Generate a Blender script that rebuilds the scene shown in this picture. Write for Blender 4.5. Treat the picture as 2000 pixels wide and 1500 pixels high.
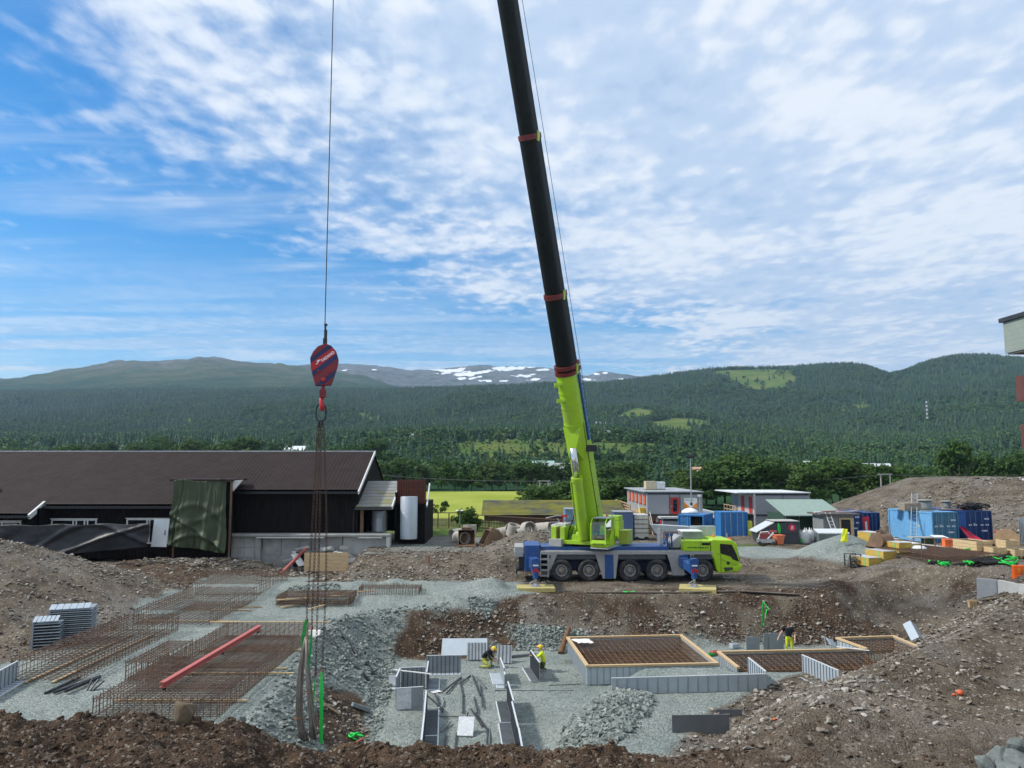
import bpy, math, random
import numpy as np
from mathutils import Vector, Matrix, Euler
R = math.radians
for _o in list(bpy.data.objects): bpy.data.objects.remove(_o)
scene = bpy.context.scene
col = scene.collection

# ------------------------------------------------------------------ camera
FOC, HOR, CAMZ = 1500.0, 908.0, 7.55          # focal length and eye level in pixels of a 2000 px wide frame
PITCH = math.atan((HOR-750)/FOC)
cam = bpy.data.cameras.new('camera'); camo = bpy.data.objects.new('camera', cam); col.objects.link(camo)
cam.sensor_width = 36; cam.lens = 36*FOC/2000; cam.clip_start = 0.2; cam.clip_end = 30000
camo.location = (0, 0, CAMZ); camo.rotation_euler = (R(90)+PITCH, 0, 0)
scene.camera = camo
scene.view_settings.view_transform = 'Standard'; scene.view_settings.look = 'None'
scene.view_settings.exposure = 0.55; scene.view_settings.gamma = 1
scene.render.engine = 'CYCLES'
scene.cycles.use_denoising = True; scene.cycles.use_adaptive_sampling = True; scene.cycles.adaptive_threshold = .02
scene.cycles.max_bounces = 5; scene.cycles.diffuse_bounces = 2; scene.cycles.glossy_bounces = 2
scene.cycles.transmission_bounces = 4; scene.cycles.volume_bounces = 0; scene.cycles.transparent_max_bounces = 6
scene.cycles.caustics_reflective = False; scene.cycles.caustics_refractive = False

# ------------------------------------------------------------------ sky and sun
SUN_DIR = Vector((-0.74, -0.02, 0.70)).normalized()       # towards the sun: high, from the left
w = bpy.data.worlds.new('World'); scene.world = w; w.use_nodes = True
nt = w.node_tree; N = nt.nodes; L = nt.links; N.clear()
def wn(t, **k):
    n = N.new(t)
    for a, b in k.items(): setattr(n, a, b)
    return n
def wmath(op, a, b=None, c=None, clamp=False):
    n = wn('ShaderNodeMath', operation=op); n.use_clamp = clamp
    for i, x in enumerate((a, b, c)):
        if x is None: continue
        if isinstance(x, (int, float)): n.inputs[i].default_value = x
        else: L.new(x, n.inputs[i])
    return n.outputs[0]
def wsmooth(x, a, b):
    n = wn('ShaderNodeMapRange', interpolation_type='SMOOTHSTEP')
    L.new(x, n.inputs[0]); n.inputs[1].default_value = a; n.inputs[2].default_value = b
    return n.outputs[0]
out = wn('ShaderNodeOutputWorld'); bg = wn('ShaderNodeBackground')
sky = wn('ShaderNodeTexSky', sky_type='NISHITA'); sky.sun_disc = False
sky.sun_elevation = math.asin(SUN_DIR.z); sky.sun_rotation = math.atan2(SUN_DIR.x, SUN_DIR.y)
sky.altitude = 300; sky.air_density = 1.0; sky.dust_density = 0.25; sky.ozone_density = 2.5
SKY_STRENGTH = 0.115
tc = wn('ShaderNodeTexCoord'); sx = wn('ShaderNodeSeparateXYZ'); L.new(tc.outputs['Generated'], sx.inputs[0])
zc = wmath('MAXIMUM', sx.outputs[2], 0.0); zz = wmath('ADD', zc, 0.03)
cx = wmath('DIVIDE', sx.outputs[0], zz); cy = wmath('DIVIDE', sx.outputs[1], zz)
cmb = wn('ShaderNodeCombineXYZ'); L.new(cx, cmb.inputs[0]); L.new(cy, cmb.inputs[1])
def wnoise(scale, detail=5, rough=.55, dist=0., loc=(0, 0, 0), rot=0., sc=(1, 1, 1)):
    m = wn('ShaderNodeMapping'); m.inputs['Location'].default_value = loc
    m.inputs['Rotation'].default_value = (0, 0, rot); m.inputs['Scale'].default_value = sc
    L.new(cmb.outputs[0], m.inputs[0]); n = wn('ShaderNodeTexNoise'); L.new(m.outputs[0], n.inputs[0])
    n.inputs['Scale'].default_value = scale; n.inputs['Detail'].default_value = detail
    n.inputs['Roughness'].default_value = rough; n.inputs['Distortion'].default_value = dist
    return n.outputs[0]
# an altocumulus deck with a soft front, thin cirrus veils on the clear side
big = wnoise(0.55, 3, .5, .3, (3.1, 1.7, 0))
side = wmath('ADD', wmath('MULTIPLY', cx, 0.85), wmath('MULTIPLY', cy, -0.38))       # distance across the front
side = wmath('ADD', side, wmath('MULTIPLY', wmath('SUBTRACT', big, .5), 2.2))
deck = wsmooth(side, -2.15, -.45)
puff = wnoise(10.0, 4, .5, .15, (0, 0, 4), R(25), (1, .8, 1)); puff2 = wnoise(3.4, 3, .5, .2, (5, 2, 1)); puff3 = wnoise(1.3, 3, .5, .2, (9, 3, 2))
vm = wn('ShaderNodeMapping'); vm.inputs['Rotation'].default_value = (0, 0, R(-28)); vm.inputs['Scale'].default_value = (1, .82, 1)
va = wn('ShaderNodeVectorMath', operation='MULTIPLY_ADD'); vn = wn('ShaderNodeTexNoise'); vn.inputs['Scale'].default_value = 5.0; vn.inputs['Detail'].default_value = 4; L.new(cmb.outputs[0], vn.inputs[0])
L.new(vn.outputs['Color'], va.inputs[0]); va.inputs[1].default_value = (.17, .17, 0); L.new(cmb.outputs[0], va.inputs[2]); L.new(va.outputs[0], vm.inputs[0])
vv = wn('ShaderNodeTexVoronoi', feature='SMOOTH_F1'); vv.inputs['Scale'].default_value = 12.0; vv.inputs['Smoothness'].default_value = .9; L.new(vm.outputs[0], vv.inputs[0])
tuft = wsmooth(vv.outputs['Distance'], .62, .18)
rip = wnoise(17.0, 5, .6, .3, (2, 7, 3), R(-35), (1, .55, 1))
cell = wmath('ADD', wmath('MULTIPLY', puff, .30), wmath('MULTIPLY', puff2, .30)); cell = wmath('ADD', cell, wmath('MULTIPLY', tuft, .10)); cell = wmath('ADD', cell, wmath('MULTIPLY', rip, .26))
cell = wmath('ADD', cell, wmath('MULTIPLY', wmath('SUBTRACT', puff3, .5), .70))
deckm = wsmooth(wmath('ADD', wmath('MULTIPLY', deck, .61), wmath('MULTIPLY', cell, 1.0)), .50, 1.04)
cir = wnoise(1.3, 6, .60, .4, (1, 4, 0), R(-62), (0.28, 1.7, 1))
cirm = wmath('MULTIPLY', wsmooth(cir, .42, .72), .60)
cirm = wmath('MULTIPLY', cirm, wsmooth(big, .25, .60))
low = wsmooth(zc, 0.30, 0.06)                                         # clouds crowd together towards the horizon
lowm = wmath('MULTIPLY', low, wmath('ADD', wmath('MULTIPLY', wsmooth(cir, .36, .60), .56), .36))
cl = wmath('MAXIMUM', wmath('MAXIMUM', deckm, cirm), lowm, clamp=True)
cl = wmath('MINIMUM', cl, .94)
shade = wsmooth(cell, .36, .60)
ccol = wn('ShaderNodeMixRGB'); L.new(shade, ccol.inputs[0])
ccol.inputs[1].default_value = (3.6, 4.4, 5.6, 1); ccol.inputs[2].default_value = (5.75, 6.0, 6.35, 1)
hs = wn('ShaderNodeHueSaturation'); hs.inputs['Saturation'].default_value = 1.95; hs.inputs['Value'].default_value = .92
L.new(sky.outputs[0], hs.inputs['Color'])
mixc = wn('ShaderNodeMixRGB'); L.new(cl, mixc.inputs[0]); L.new(hs.outputs[0], mixc.inputs[1]); L.new(ccol.outputs[0], mixc.inputs[2])
L.new(mixc.outputs[0], bg.inputs[0]); bg.inputs[1].default_value = SKY_STRENGTH
L.new(bg.outputs[0], out.inputs[0])
sl = bpy.data.lights.new('sun', 'SUN'); sl.energy = 3.0; sl.angle = R(6); sl.color = (1.0, .95, .87)
so = bpy.data.objects.new('sun', sl); col.objects.link(so)
so.rotation_euler = SUN_DIR.to_track_quat('Z', 'Y').to_euler(); so.location = (-40, 0, 60)

# ------------------------------------------------------------------ measuring helpers
CP, SP = math.cos(PITCH), math.sin(PITCH)
def ray(px, py):
    u, v = (px-1000)/FOC, (750-py)/FOC
    return u, CP-v*SP, SP+v*CP
def atZ(px, py, z):
    a, b, c = ray(px, py); t = (z-CAMZ)/c
    return a*t, b*t
def atY(px, py, Y):
    a, b, c = ray(px, py); t = Y/b
    return Vector((a*t, Y, CAMZ+c*t))
def to_px(X, Y, Z):
    dz = Z-CAMZ; d = Y*CP+dz*SP
    return 1000+FOC*X/d, 750-FOC*(dz*CP-Y*SP)/d

# ------------------------------------------------------------------ materials
MATS = {}
def new_mat(name):
    m = bpy.data.materials.new(name); m.use_nodes = True
    n = m.node_tree.nodes; n.clear()
    o = n.new('ShaderNodeOutputMaterial'); b = n.new('ShaderNodeBsdfPrincipled')
    m.node_tree.links.new(b.outputs[0], o.inputs[0])
    return m, n, m.node_tree.links, b
def mat(name, c, rough=.7, metal=0., var=.18, scale=2.5, dirt=None, damt=.0, dscale=1.6, bump=0., bscale=30, stretch=(1, 1, 1), wave=None, spec=.4):
    """plain surface: base colour with noise variation, optional patches of dirt and fine relief; wave=(axis, scale, amount) draws boards"""
    if name in MATS: return MATS[name]
    m, n, l, b = new_mat(name); MATS[name] = m
    t = n.new('ShaderNodeTexCoord'); mp = n.new('ShaderNodeMapping'); mp.inputs['Scale'].default_value = stretch
    l.new(t.outputs['Object'], mp.inputs[0])
    no = n.new('ShaderNodeTexNoise'); no.inputs['Scale'].default_value = scale; no.inputs['Detail'].default_value = 6; no.inputs['Roughness'].default_value = .62
    l.new(mp.outputs[0], no.inputs[0])
    r = n.new('ShaderNodeMapRange'); r.inputs[1].default_value = .3; r.inputs[2].default_value = .7
    r.inputs[3].default_value = 1-var; r.inputs[4].default_value = 1+var; l.new(no.outputs[0], r.inputs[0])
    mul = n.new('ShaderNodeMixRGB'); mul.blend_type = 'MULTIPLY'; mul.inputs[0].default_value = 1
    mul.inputs[1].default_value = (*c, 1); l.new(r.outputs[0], mul.inputs[2]); cur = mul.outputs[0]
    if wave:
        wv = n.new('ShaderNodeTexWave'); wv.bands_direction = wave[0]; wv.inputs['Scale'].default_value = wave[1]; wv.wave_profile = 'SAW'
        l.new(t.outputs['Object'], wv.inputs[0])
        cr = n.new('ShaderNodeMapRange'); cr.inputs[1].default_value = .0; cr.inputs[2].default_value = .15
        cr.inputs[3].default_value = 1-wave[2]; cr.inputs[4].default_value = 1; l.new(wv.outputs[1], cr.inputs[0])
        m3 = n.new('ShaderNodeMixRGB'); m3.blend_type = 'MULTIPLY'; m3.inputs[0].default_value = 1
        l.new(cur, m3.inputs[1]); l.new(cr.outputs[0], m3.inputs[2]); cur = m3.outputs[0]
    if dirt:
        d = n.new('ShaderNodeTexNoise'); d.inputs['Scale'].default_value = dscale; d.inputs['Detail'].default_value = 8; d.inputs['Roughness'].default_value = .7
        l.new(mp.outputs[0], d.inputs[0])
        dr = n.new('ShaderNodeMapRange'); dr.inputs[1].default_value = .48; dr.inputs[2].default_value = .72; dr.inputs[4].default_value = damt
        l.new(d.outputs[0], dr.inputs[0]); m2 = n.new('ShaderNodeMixRGB'); l.new(dr.outputs[0], m2.inputs[0])
        l.new(cur, m2.inputs[1]); m2.inputs[2].default_value = (*dirt, 1); cur = m2.outputs[0]
    l.new(cur, b.inputs['Base Color']); b.inputs['Roughness'].default_value = rough; b.inputs['Metallic'].default_value = metal
    b.inputs['Specular IOR Level'].default_value = spec
    if bump:
        bn = n.new('ShaderNodeTexNoise'); bn.inputs['Scale'].default_value = bscale; bn.inputs['Detail'].default_value = 5; l.new(mp.outputs[0], bn.inputs[0])
        bp = n.new('ShaderNodeBump'); bp.inputs['Strength'].default_value = bump; bp.inputs['Distance'].default_value = .05
        l.new(bn.outputs[0], bp.inputs['Height']); l.new(bp.outputs[0], b.inputs['Normal'])
    return m
def leaf_mat(name, c1, c2, c3, big_scale=.004, transl=.25):
    """foliage: colour drifts from tree to tree and in wide patches, leaves let some light through"""
    m, n, l, b = new_mat(name)
    oi = n.new('ShaderNodeObjectInfo'); g = n.new('ShaderNodeNewGeometry')
    no = n.new('ShaderNodeTexNoise'); no.inputs['Scale'].default_value = big_scale; no.inputs['Detail'].default_value = 4
    l.new(oi.outputs['Location'], no.inputs[0])
    mr = n.new('ShaderNodeMapRange'); mr.inputs[1].default_value = .35; mr.inputs[2].default_value = .65; l.new(no.outputs[0], mr.inputs[0])
    mx = n.new('ShaderNodeMixRGB'); l.new(mr.outputs[0], mx.inputs[0]); mx.inputs[1].default_value = (*c1, 1); mx.inputs[2].default_value = (*c2, 1)
    mx2 = n.new('ShaderNodeMixRGB'); rr = n.new('ShaderNodeMath'); rr.operation = 'POWER'; rr.inputs[1].default_value = 2.2
    l.new(oi.outputs['Random'], rr.inputs[0]); l.new(rr.outputs[0], mx2.inputs[0]); l.new(mx.outputs[0], mx2.inputs[1]); mx2.inputs[2].default_value = (*c3, 1)
    n2 = n.new('ShaderNodeTexNoise'); n2.inputs['Scale'].default_value = .9; l.new(g.outputs['Position'], n2.inputs[0])
    mr2 = n.new('ShaderNodeMapRange'); mr2.inputs[1].default_value = .3; mr2.inputs[2].default_value = .7; mr2.inputs[3].default_value = .72; mr2.inputs[4].default_value = 1.3
    l.new(n2.outputs[0], mr2.inputs[0])
    ml = n.new('ShaderNodeMixRGB'); ml.blend_type = 'MULTIPLY'; ml.inputs[0].default_value = 1; l.new(mx2.outputs[0], ml.inputs[1]); l.new(mr2.outputs[0], ml.inputs[2])
    l.new(ml.outputs[0], b.inputs['Base Color']); b.inputs['Roughness'].default_value = .65; b.inputs['Specular IOR Level'].default_value = .15
    if transl:
        tr = n.new('ShaderNodeBsdfTranslucent'); l.new(ml.outputs[0], tr.inputs[0]); ms = n.new('ShaderNodeMixShader'); ms.inputs[0].default_value = transl
        l.new(b.outputs[0], ms.inputs[1]); l.new(tr.outputs[0], ms.inputs[2])
        o = [x for x in n if x.type == 'OUTPUT_MATERIAL'][0]; l.new(ms.outputs[0], o.inputs[0])
    return m

# ------------------------------------------------------------------ mesh builder
class MB:
    def __init__(s): s.v = []; s.f = []
    def add(s, vs, fs):
        k = len(s.v); s.v.extend([tuple(x) for x in vs]); s.f.extend([tuple(i+k for i in f) for f in fs]); return s
    def box(s, c, d, rot=(0, 0, 0)):
        m = Euler(rot).to_matrix(); c = Vector(c); h = Vector(d)/2
        vs = [c+m@Vector((a*h.x, b*h.y, e*h.z)) for e in (-1, 1) for b in (-1, 1) for a in (-1, 1)]
        return s.add(vs, [(0, 2, 3, 1), (4, 5, 7, 6), (0, 1, 5, 4), (2, 6, 7, 3), (0, 4, 6, 2), (1, 3, 7, 5)])
    def bx(s, x0, x1, y0, y1, z0, z1): return s.box(((x0+x1)/2, (y0+y1)/2, (z0+z1)/2), (abs(x1-x0), abs(y1-y0), abs(z1-z0)))
    def beam(s, p0, p1, w_, h_, up=(0, 0, 1)):
        p0, p1 = Vector(p0), Vector(p1); d = (p1-p0); ln = d.length; d.normalize()
        a = d.cross(Vector(up))
        if a.length < 1e-4: a = d.cross(Vector((0, 1, 0)))
        a.normalize(); b = a.cross(d)
        vs = [p+a*i*w_/2+b*j*h_/2 for p in (p0, p1) for j in (-1, 1) for i in (-1, 1)]
        return s.add(vs, [(0, 2, 3, 1), (4, 5, 7, 6), (0, 1, 5, 4), (2, 6, 7, 3), (0, 4, 6, 2), (1, 3, 7, 5)])
    def tube(s, pts, r, n=8, caps=True, closed=False):
        pts = [Vector(p) for p in pts]; k = len(pts); rs = r if isinstance(r, (list, tuple)) else [r]*k
        base = len(s.v); prev = None
        for i, p in enumerate(pts):
            a = pts[(i-1) % k] if (i > 0 or closed) else p; b = pts[(i+1) % k] if (i < k-1 or closed) else p
            d = (b-a).normalized()
            if prev is None: x = d.cross(Vector((0, 0, 1)) if abs(d.z) < .9 else Vector((0, 1, 0))).normalized()
            else: x = (prev-d*prev.dot(d)).normalized()
            prev = x; y = d.cross(x)
            for j in range(n):
                t = 2*math.pi*j/n; s.v.append(tuple(p+(x*math.cos(t)+y*math.sin(t))*rs[i]))
        for i in range(k if closed else k-1):
            i2 = (i+1) % k
            for j in range(n): s.f.append((base+i*n+j, base+i*n+(j+1) % n, base+i2*n+(j+1) % n, base+i2*n+j))
        if caps and not closed:
            s.f.append(tuple(base+j for j in reversed(range(n)))); s.f.append(tuple(base+(k-1)*n+j for j in range(n)))
        return s
    def cyl(s, p0, p1, r0, r1=None, n=16, caps=True): return s.tube([p0, p1], [r0, r0 if r1 is None else r1], n, caps)
    def lathe(s, prof, c=(0, 0, 0), axis=(0, 0, 1), n=24, caps=True):
        a = Vector(axis).normalized(); x = a.cross(Vector((0, 0, 1)) if abs(a.z) < .9 else Vector((1, 0, 0))).normalized(); y = a.cross(x)
        c = Vector(c); base = len(s.v)
        for r, h in prof:
            for j in range(n):
                t = 2*math.pi*j/n; s.v.append(tuple(c+a*h+(x*math.cos(t)+y*math.sin(t))*r))
        for i in range(len(prof)-1):
            for j in range(n): s.f.append((base+i*n+j, base+i*n+(j+1) % n, base+(i+1)*n+(j+1) % n, base+(i+1)*n+j))
        if caps:
            s.f.append(tuple(base+j for j in reversed(range(n)))); s.f.append(tuple(base+(len(prof)-1)*n+j for j in range(n)))
        return s
    def prism(s, poly, a0, a1, plane='xz'):
        """extrude a 2-d outline: plane 'xz' along y, 'yz' along x, 'xy' along z"""
        def P(p, a): return {'xz': (p[0], a, p[1]), 'yz': (a, p[0], p[1]), 'xy': (p[0], p[1], a)}[plane]
        n = len(poly); vs = [P(p, a0) for p in poly]+[P(p, a1) for p in poly]
        return s.add(vs, [tuple(range(n))[::-1], tuple(range(n, 2*n))]+[(i, (i+1) % n, n+(i+1) % n, n+i) for i in range(n)])
    def grid(s, P):
        """P: rows of points"""
        k = len(s.v); nr, nc = len(P), len(P[0])
        for r_ in P: s.v.extend([tuple(p) for p in r_])
        for i in range(nr-1):
            for j in range(nc-1): s.f.append((k+i*nc+j, k+i*nc+j+1, k+(i+1)*nc+j+1, k+(i+1)*nc+j))
        return s
    def mesh(s, name, m=None, smooth=False):
        me = bpy.data.meshes.new(name); me.from_pydata(s.v, [], s.f); me.update()
        if m: me.materials.append(m)
        if smooth: me.polygons.foreach_set('use_smooth', [True]*len(me.polygons))
        return me
    def obj(s, name, m=None, parent=None, smooth=False, loc=None, bevel=0, angle=None):
        import bmesh
        me = s.mesh(name, m, smooth)
        bm = bmesh.new(); bm.from_mesh(me); bmesh.ops.recalc_face_normals(bm, faces=bm.faces); bm.to_mesh(me); bm.free()
        o = bpy.data.objects.new(name, me); col.objects.link(o)
        if parent: o.parent = parent
        if loc is not None: o.location = loc
        if smooth and angle:
            try: me.set_sharp_from_angle(angle=R(angle))
            except Exception: pass
        if bevel:
            b = o.modifiers.new('bevel', 'BEVEL'); b.width = bevel; b.segments = 2; b.limit_method = 'ANGLE'; b.angle_limit = R(40)
        return o
def tag(o, label, cat, group=None, kind=None):
    if label: o['label'] = label
    if cat: o['category'] = cat
    if group: o['group'] = group
    if kind or (cat and 'kind' not in o): o['kind'] = kind or 'thing'
    return o
def thing(name, label, cat, loc=(0, 0, 0), rz=0., group=None, rot=None):
    o = bpy.data.objects.new(name, None); col.objects.link(o); o.empty_display_size = .3
    o.location = loc; o.rotation_euler = rot if rot else (0, 0, rz)
    return tag(o, label, cat, group)
def share(name, me, parent=None, loc=(0, 0, 0), rot=(0, 0, 0), sc=(1, 1, 1)):
    o = bpy.data.objects.new(name, me); col.objects.link(o); o.location = loc; o.rotation_euler = rot; o.scale = sc
    if parent: o.parent = parent
    return o
def children(o): return [c for c in bpy.data.objects if c.parent == o]
def copy_tree(o, parent=None):
    c = o.copy(); col.objects.link(c); c.parent = parent
    for ch in children(o): copy_tree(ch, c)
    return c

# ------------------------------------------------------------------ noise in numpy
def _h(i, j, s):
    with np.errstate(over='ignore'):
        n = (i.astype(np.int64)*374761393+j.astype(np.int64)*668265263+s*1442695041) & 0x7fffffff
        n = ((n ^ (n >> 13))*1274126177) & 0x7fffffff
        return ((n ^ (n >> 16)) & 0xffff)/65535.0
def vnoise(x, y, s=0):
    x, y = np.asarray(x, float), np.asarray(y, float)
    i, j = np.floor(x), np.floor(y); fx, fy = x-i, y-j
    fx, fy = fx*fx*(3-2*fx), fy*fy*(3-2*fy)
    a, b, c, d = _h(i, j, s), _h(i+1, j, s), _h(i, j+1, s), _h(i+1, j+1, s)
    return (a+(b-a)*fx)*(1-fy)+(c+(d-c)*fx)*fy
def fbm(x, y, o=4, s=0, g=.5):
    v, a, t = 0, 1, 0
    for k in range(o): v = v+a*vnoise(x*2**k+k*17.3, y*2**k+k*9.1, s+k); t += a; a *= g
    return v/t
def sstep(x, a, b):
    t = np.clip((x-a)/(b-a), 0, 1); return t*t*(3-2*t)
def poly_sd(X, Y, P):
    """signed distance to a polygon, negative inside"""
    d = np.full(X.shape, 1e9); ins = np.zeros(X.shape, bool); n = len(P)
    for k in range(n):
        (x0, y0), (x1, y1) = P[k], P[(k+1) % n]
        ex, ey = x1-x0, y1-y0; t = np.clip(((X-x0)*ex+(Y-y0)*ey)/(ex*ex+ey*ey+1e-9), 0, 1)
        d = np.minimum(d, np.hypot(X-x0-t*ex, Y-y0-t*ey))
        c = ((y0 > Y) != (y1 > Y)) & (X < (x1-x0)*(Y-y0)/(y1-y0+1e-12)+x0); ins ^= c
    return np.where(ins, -d, d)
def np_mesh(name, V, F, m=None, smooth=True, attrs=None):
    me = bpy.data.meshes.new(name); nv, nf = len(V), len(F); k = F.shape[1]
    me.vertices.add(nv); me.vertices.foreach_set('co', np.ascontiguousarray(V, np.float32).ravel())
    me.loops.add(nf*k); me.loops.foreach_set('vertex_index', np.ascontiguousarray(F, np.int32).ravel())
    me.polygons.add(nf); me.polygons.foreach_set('loop_start', np.arange(0, nf*k, k, dtype=np.int32))
    try: me.polygons.foreach_set('loop_total', np.full(nf, k, dtype=np.int32))
    except Exception: pass
    me.update(calc_edges=True)
    if smooth: me.polygons.foreach_set('use_smooth', np.ones(nf, bool))
    for nm, a in (attrs or {}).items():
        at = me.attributes.new(nm, 'FLOAT', 'POINT'); at.data.foreach_set('value', np.ascontiguousarray(a, np.float32).ravel())
    if m: me.materials.append(m)
    me.validate(); return me
def grid_faces(nr, nc):
    i = np.arange((nr-1)*(nc-1)); r, c = i//(nc-1), i % (nc-1); a = r*nc+c
    return np.stack([a, a+1, a+nc+1, a+nc], 1)
rng = np.random.default_rng(7); random.seed(7)
# ------------------------------------------------------------------ shape of the building site
def PXZ(L_, z): return [atZ(a, b, z) for a, b in L_]
FLOOR = -2.4
TOE = PXZ([(690, 1522), (705, 1470), (718, 1430), (735, 1370), (748, 1325), (752, 1292), (800, 1282), (870, 1276), (980, 1270), (1100, 1268),
           (1300, 1265), (1500, 1263), (1690, 1262), (1772, 1256), (1728, 1284), (1650, 1322), (1560, 1348), (1480, 1376), (1400, 1416), (1335, 1456), (1300, 1522)], FLOOR)
TOE_SLOPE = [.62, .62, .62, .62, .62, .8, 1.0, 1.0, 1.0, 1.0, 1.0, .95, .70, .48, .46, .46, .46, .48, .5, .6, .72]
GRAVEL_L = PXZ([(-200, 1330), (40, 1290), (170, 1255), (300, 1195), (400, 1150), (490, 1132), (640, 1134), (720, 1124), (860, 1128), (960, 1140), (1012, 1150),
                (1012, 1172), (950, 1190), (800, 1192), (740, 1230), (745, 1300), (735, 1370), (700, 1450), (480, 1440), (300, 1430), (-200, 1460)], -.5)
def mound(X, Y, cx_, cy_, h, rx, ry, pw=1.0):
    d = np.sqrt(((X-cx_)/rx)**2+((Y-cy_)/ry)**2+.012); return h*np.clip(1.06-d, 0, None)**pw
def heap(z, b, m): return np.where(m > 0, np.maximum(z, b+m), z)
def bank_wall_z(X, Y):
    T = [(26.4, 44.6), (27.2, 43.7), (28.15, 39.4), (28.7, 34.0), (75, 28), (75, 62), (30, 58), (24.5, 52)]
    sd = poly_sd(X, Y, T); wd = np.where(Y > 45.2, 3.0, .35)
    return .95*(1-sstep(sd/wd, -.1, 1.))
def height(X, Y, rough=True):
    X, Y = np.asarray(X, float), np.asarray(Y, float)
    z = -.5*sstep(-X, 1, 5)*(1-sstep(Y, 44, 50))
    z += .55*sstep(X, 9, 20)*sstep(Y, 20, 36)*(1-sstep(Y, 46, 52))
    z += .75*sstep(Y, 53, 63)*sstep(X, -2, 3)-1.35*sstep(Y, 74, 88)*sstep(X, -2, 3)
    z += 1.35*sstep(Y, 52.3, 58.5)*sstep(X, -12.6, -10.6)*(1-sstep(X, -2, 3))-2.3*sstep(Y, 84, 120)*(1-sstep(X, -2, 3))*sstep(X, -12.6, -10)
    z += (.45*sstep(Y, 48, 55)*(1-sstep(X, -22, -19))-.3*sstep(Y, 50, 55)*sstep(X, -20, -17))*(1-sstep(X, -12.6, -10.6))
    z = z-.6*sstep(Y, 95, 125)
    # foreground bank
    zn = -.55+1.0*sstep(-X, 5.2, 7.6)+.62*sstep(X, 4.5, 9.5)
    z = z*sstep(Y, 22.2, 24.5)+zn*(1-sstep(Y, 22.2, 24.5))
    # heaps
    z = heap(z, -.4, mound(X, Y, -30.3, 44.0, 4.0, 11.5, 11.0, 1.0))
    z = z+mound(X, Y, -19.0, 57.6, .55, 4.5, 1.9)+mound(X, Y, -25, 55.2, .55, 4.5, 2.0)
    z = heap(z, .55, mound(X, Y, 1.8, 59.4, 2.1, 5.6, 4.6, .9))
    z = heap(z, .3, mound(X, Y, 25.9, 60.6, 2.0, 4.6, 3.6, .95))
    z = heap(z, .3, mound(X, Y, 19.5, 62.5, .7, 4.5, 2.6, .95))
    z = heap(z, -.1, mound(X, Y, -1.3, 47.3, .95, 3.3, 2.5, .95))
    for mx, my, mh in ((-9.6, 49.6, .5), (-7.4, 49.9, .6), (-5.6, 49.6, .45), (-11.2, 49.2, .3)): z = heap(z, -.35, mound(X, Y, mx, my, mh+.2, 2.4, 1.3))
    sp_ = mound(X, Y, 67, 99, 11.5, 31, 24); z = np.where(sp_ > 0, np.maximum(z, np.minimum(-.6+sp_, 5.7+.25*fbm(X*.1, Y*.1, 3, 31))), z)
    z = z+bank_wall_z(X, Y)
    # crest of the stony bank beside the pit
    dl = np.full(X.shape, 1e9); CR = [(8.6, 24.0), (11.1, 25.7), (14.9, 29.9), (18.5, 34.8), (21.0, 38.5)]
    for (x0, y0), (x1, y1) in zip(CR[:-1], CR[1:]):
        t = np.clip(((X-x0)*(x1-x0)+(Y-y0)*(y1-y0))/((x1-x0)**2+(y1-y0)**2), 0, 1); dl = np.minimum(dl, np.hypot(X-x0-t*(x1-x0), Y-y0-t*(y1-y0)))
    z = z+(.62+.5*(fbm(X*.4, Y*.4, 3, 91)-.5))*np.exp(-(dl/2.1)**2)
    # the pit
    sd = np.full(X.shape, 1e9); k_ = np.zeros(X.shape); kw = np.zeros(X.shape); n = len(TOE)
    for k in range(n):
        (x0, y0), (x1, y1) = TOE[k], TOE[(k+1) % n]; ex, ey = x1-x0, y1-y0
        t = np.clip(((X-x0)*ex+(Y-y0)*ey)/(ex*ex+ey*ey), 0, 1); d = np.hypot(X-x0-t*ex, Y-y0-t*ey)
        ww = 1/(d+.25)**4; k_ += ww*TOE_SLOPE[k]; kw += ww; sd = np.minimum(sd, d)
    k_ = k_/kw
    ins = poly_sd(X, Y, TOE) < 0
    xb = np.interp(Y, [26, 30, 33, 35.2, 36.5], [2.4, 2.2, 3.2, 4.2, 5.0])
    fl = FLOOR+.74*sstep(X-xb, -.4, 1.5)*(1-sstep(Y-(.45+.07*(X-4))*(X < 9.9), 35.55, 35.72))+mound(X, Y, 4.1, 30.0, .45, 2.4, 2.8)
    wob = .55*(fbm(X*.55, Y*.55, 3, 11)-.5)
    pit = np.where(ins, fl, np.maximum(fl, FLOOR+(sd+wob*np.clip(sd, 0, 1))*k_))
    z = np.minimum(z, pit)
    if rough:
        gv, dk = zones(X, Y); soft = 1-gv
        onp = sstep(sd*np.where(ins, -1, 1), -.4, .6)
        z = z+soft*onp*(.34*(fbm(X*.7, Y*.7, 4, 3)-.5)+.13*(fbm(X*2.6, Y*2.6, 3, 5)-.5))
        z = z+dk*onp*(Y < 24)*(.75*(fbm(X*1.1, Y*1.1, 3, 8)-.5)*sstep(-X, -12, -2)+.34*np.abs(fbm(X*3.1, Y*3.1, 4, 9)-.5))
        z = z+gv*(.10*(fbm(X*.8, Y*.8, 4, 4)-.5)+.03*(fbm(X*4, Y*4, 2, 6)-.5))
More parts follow.
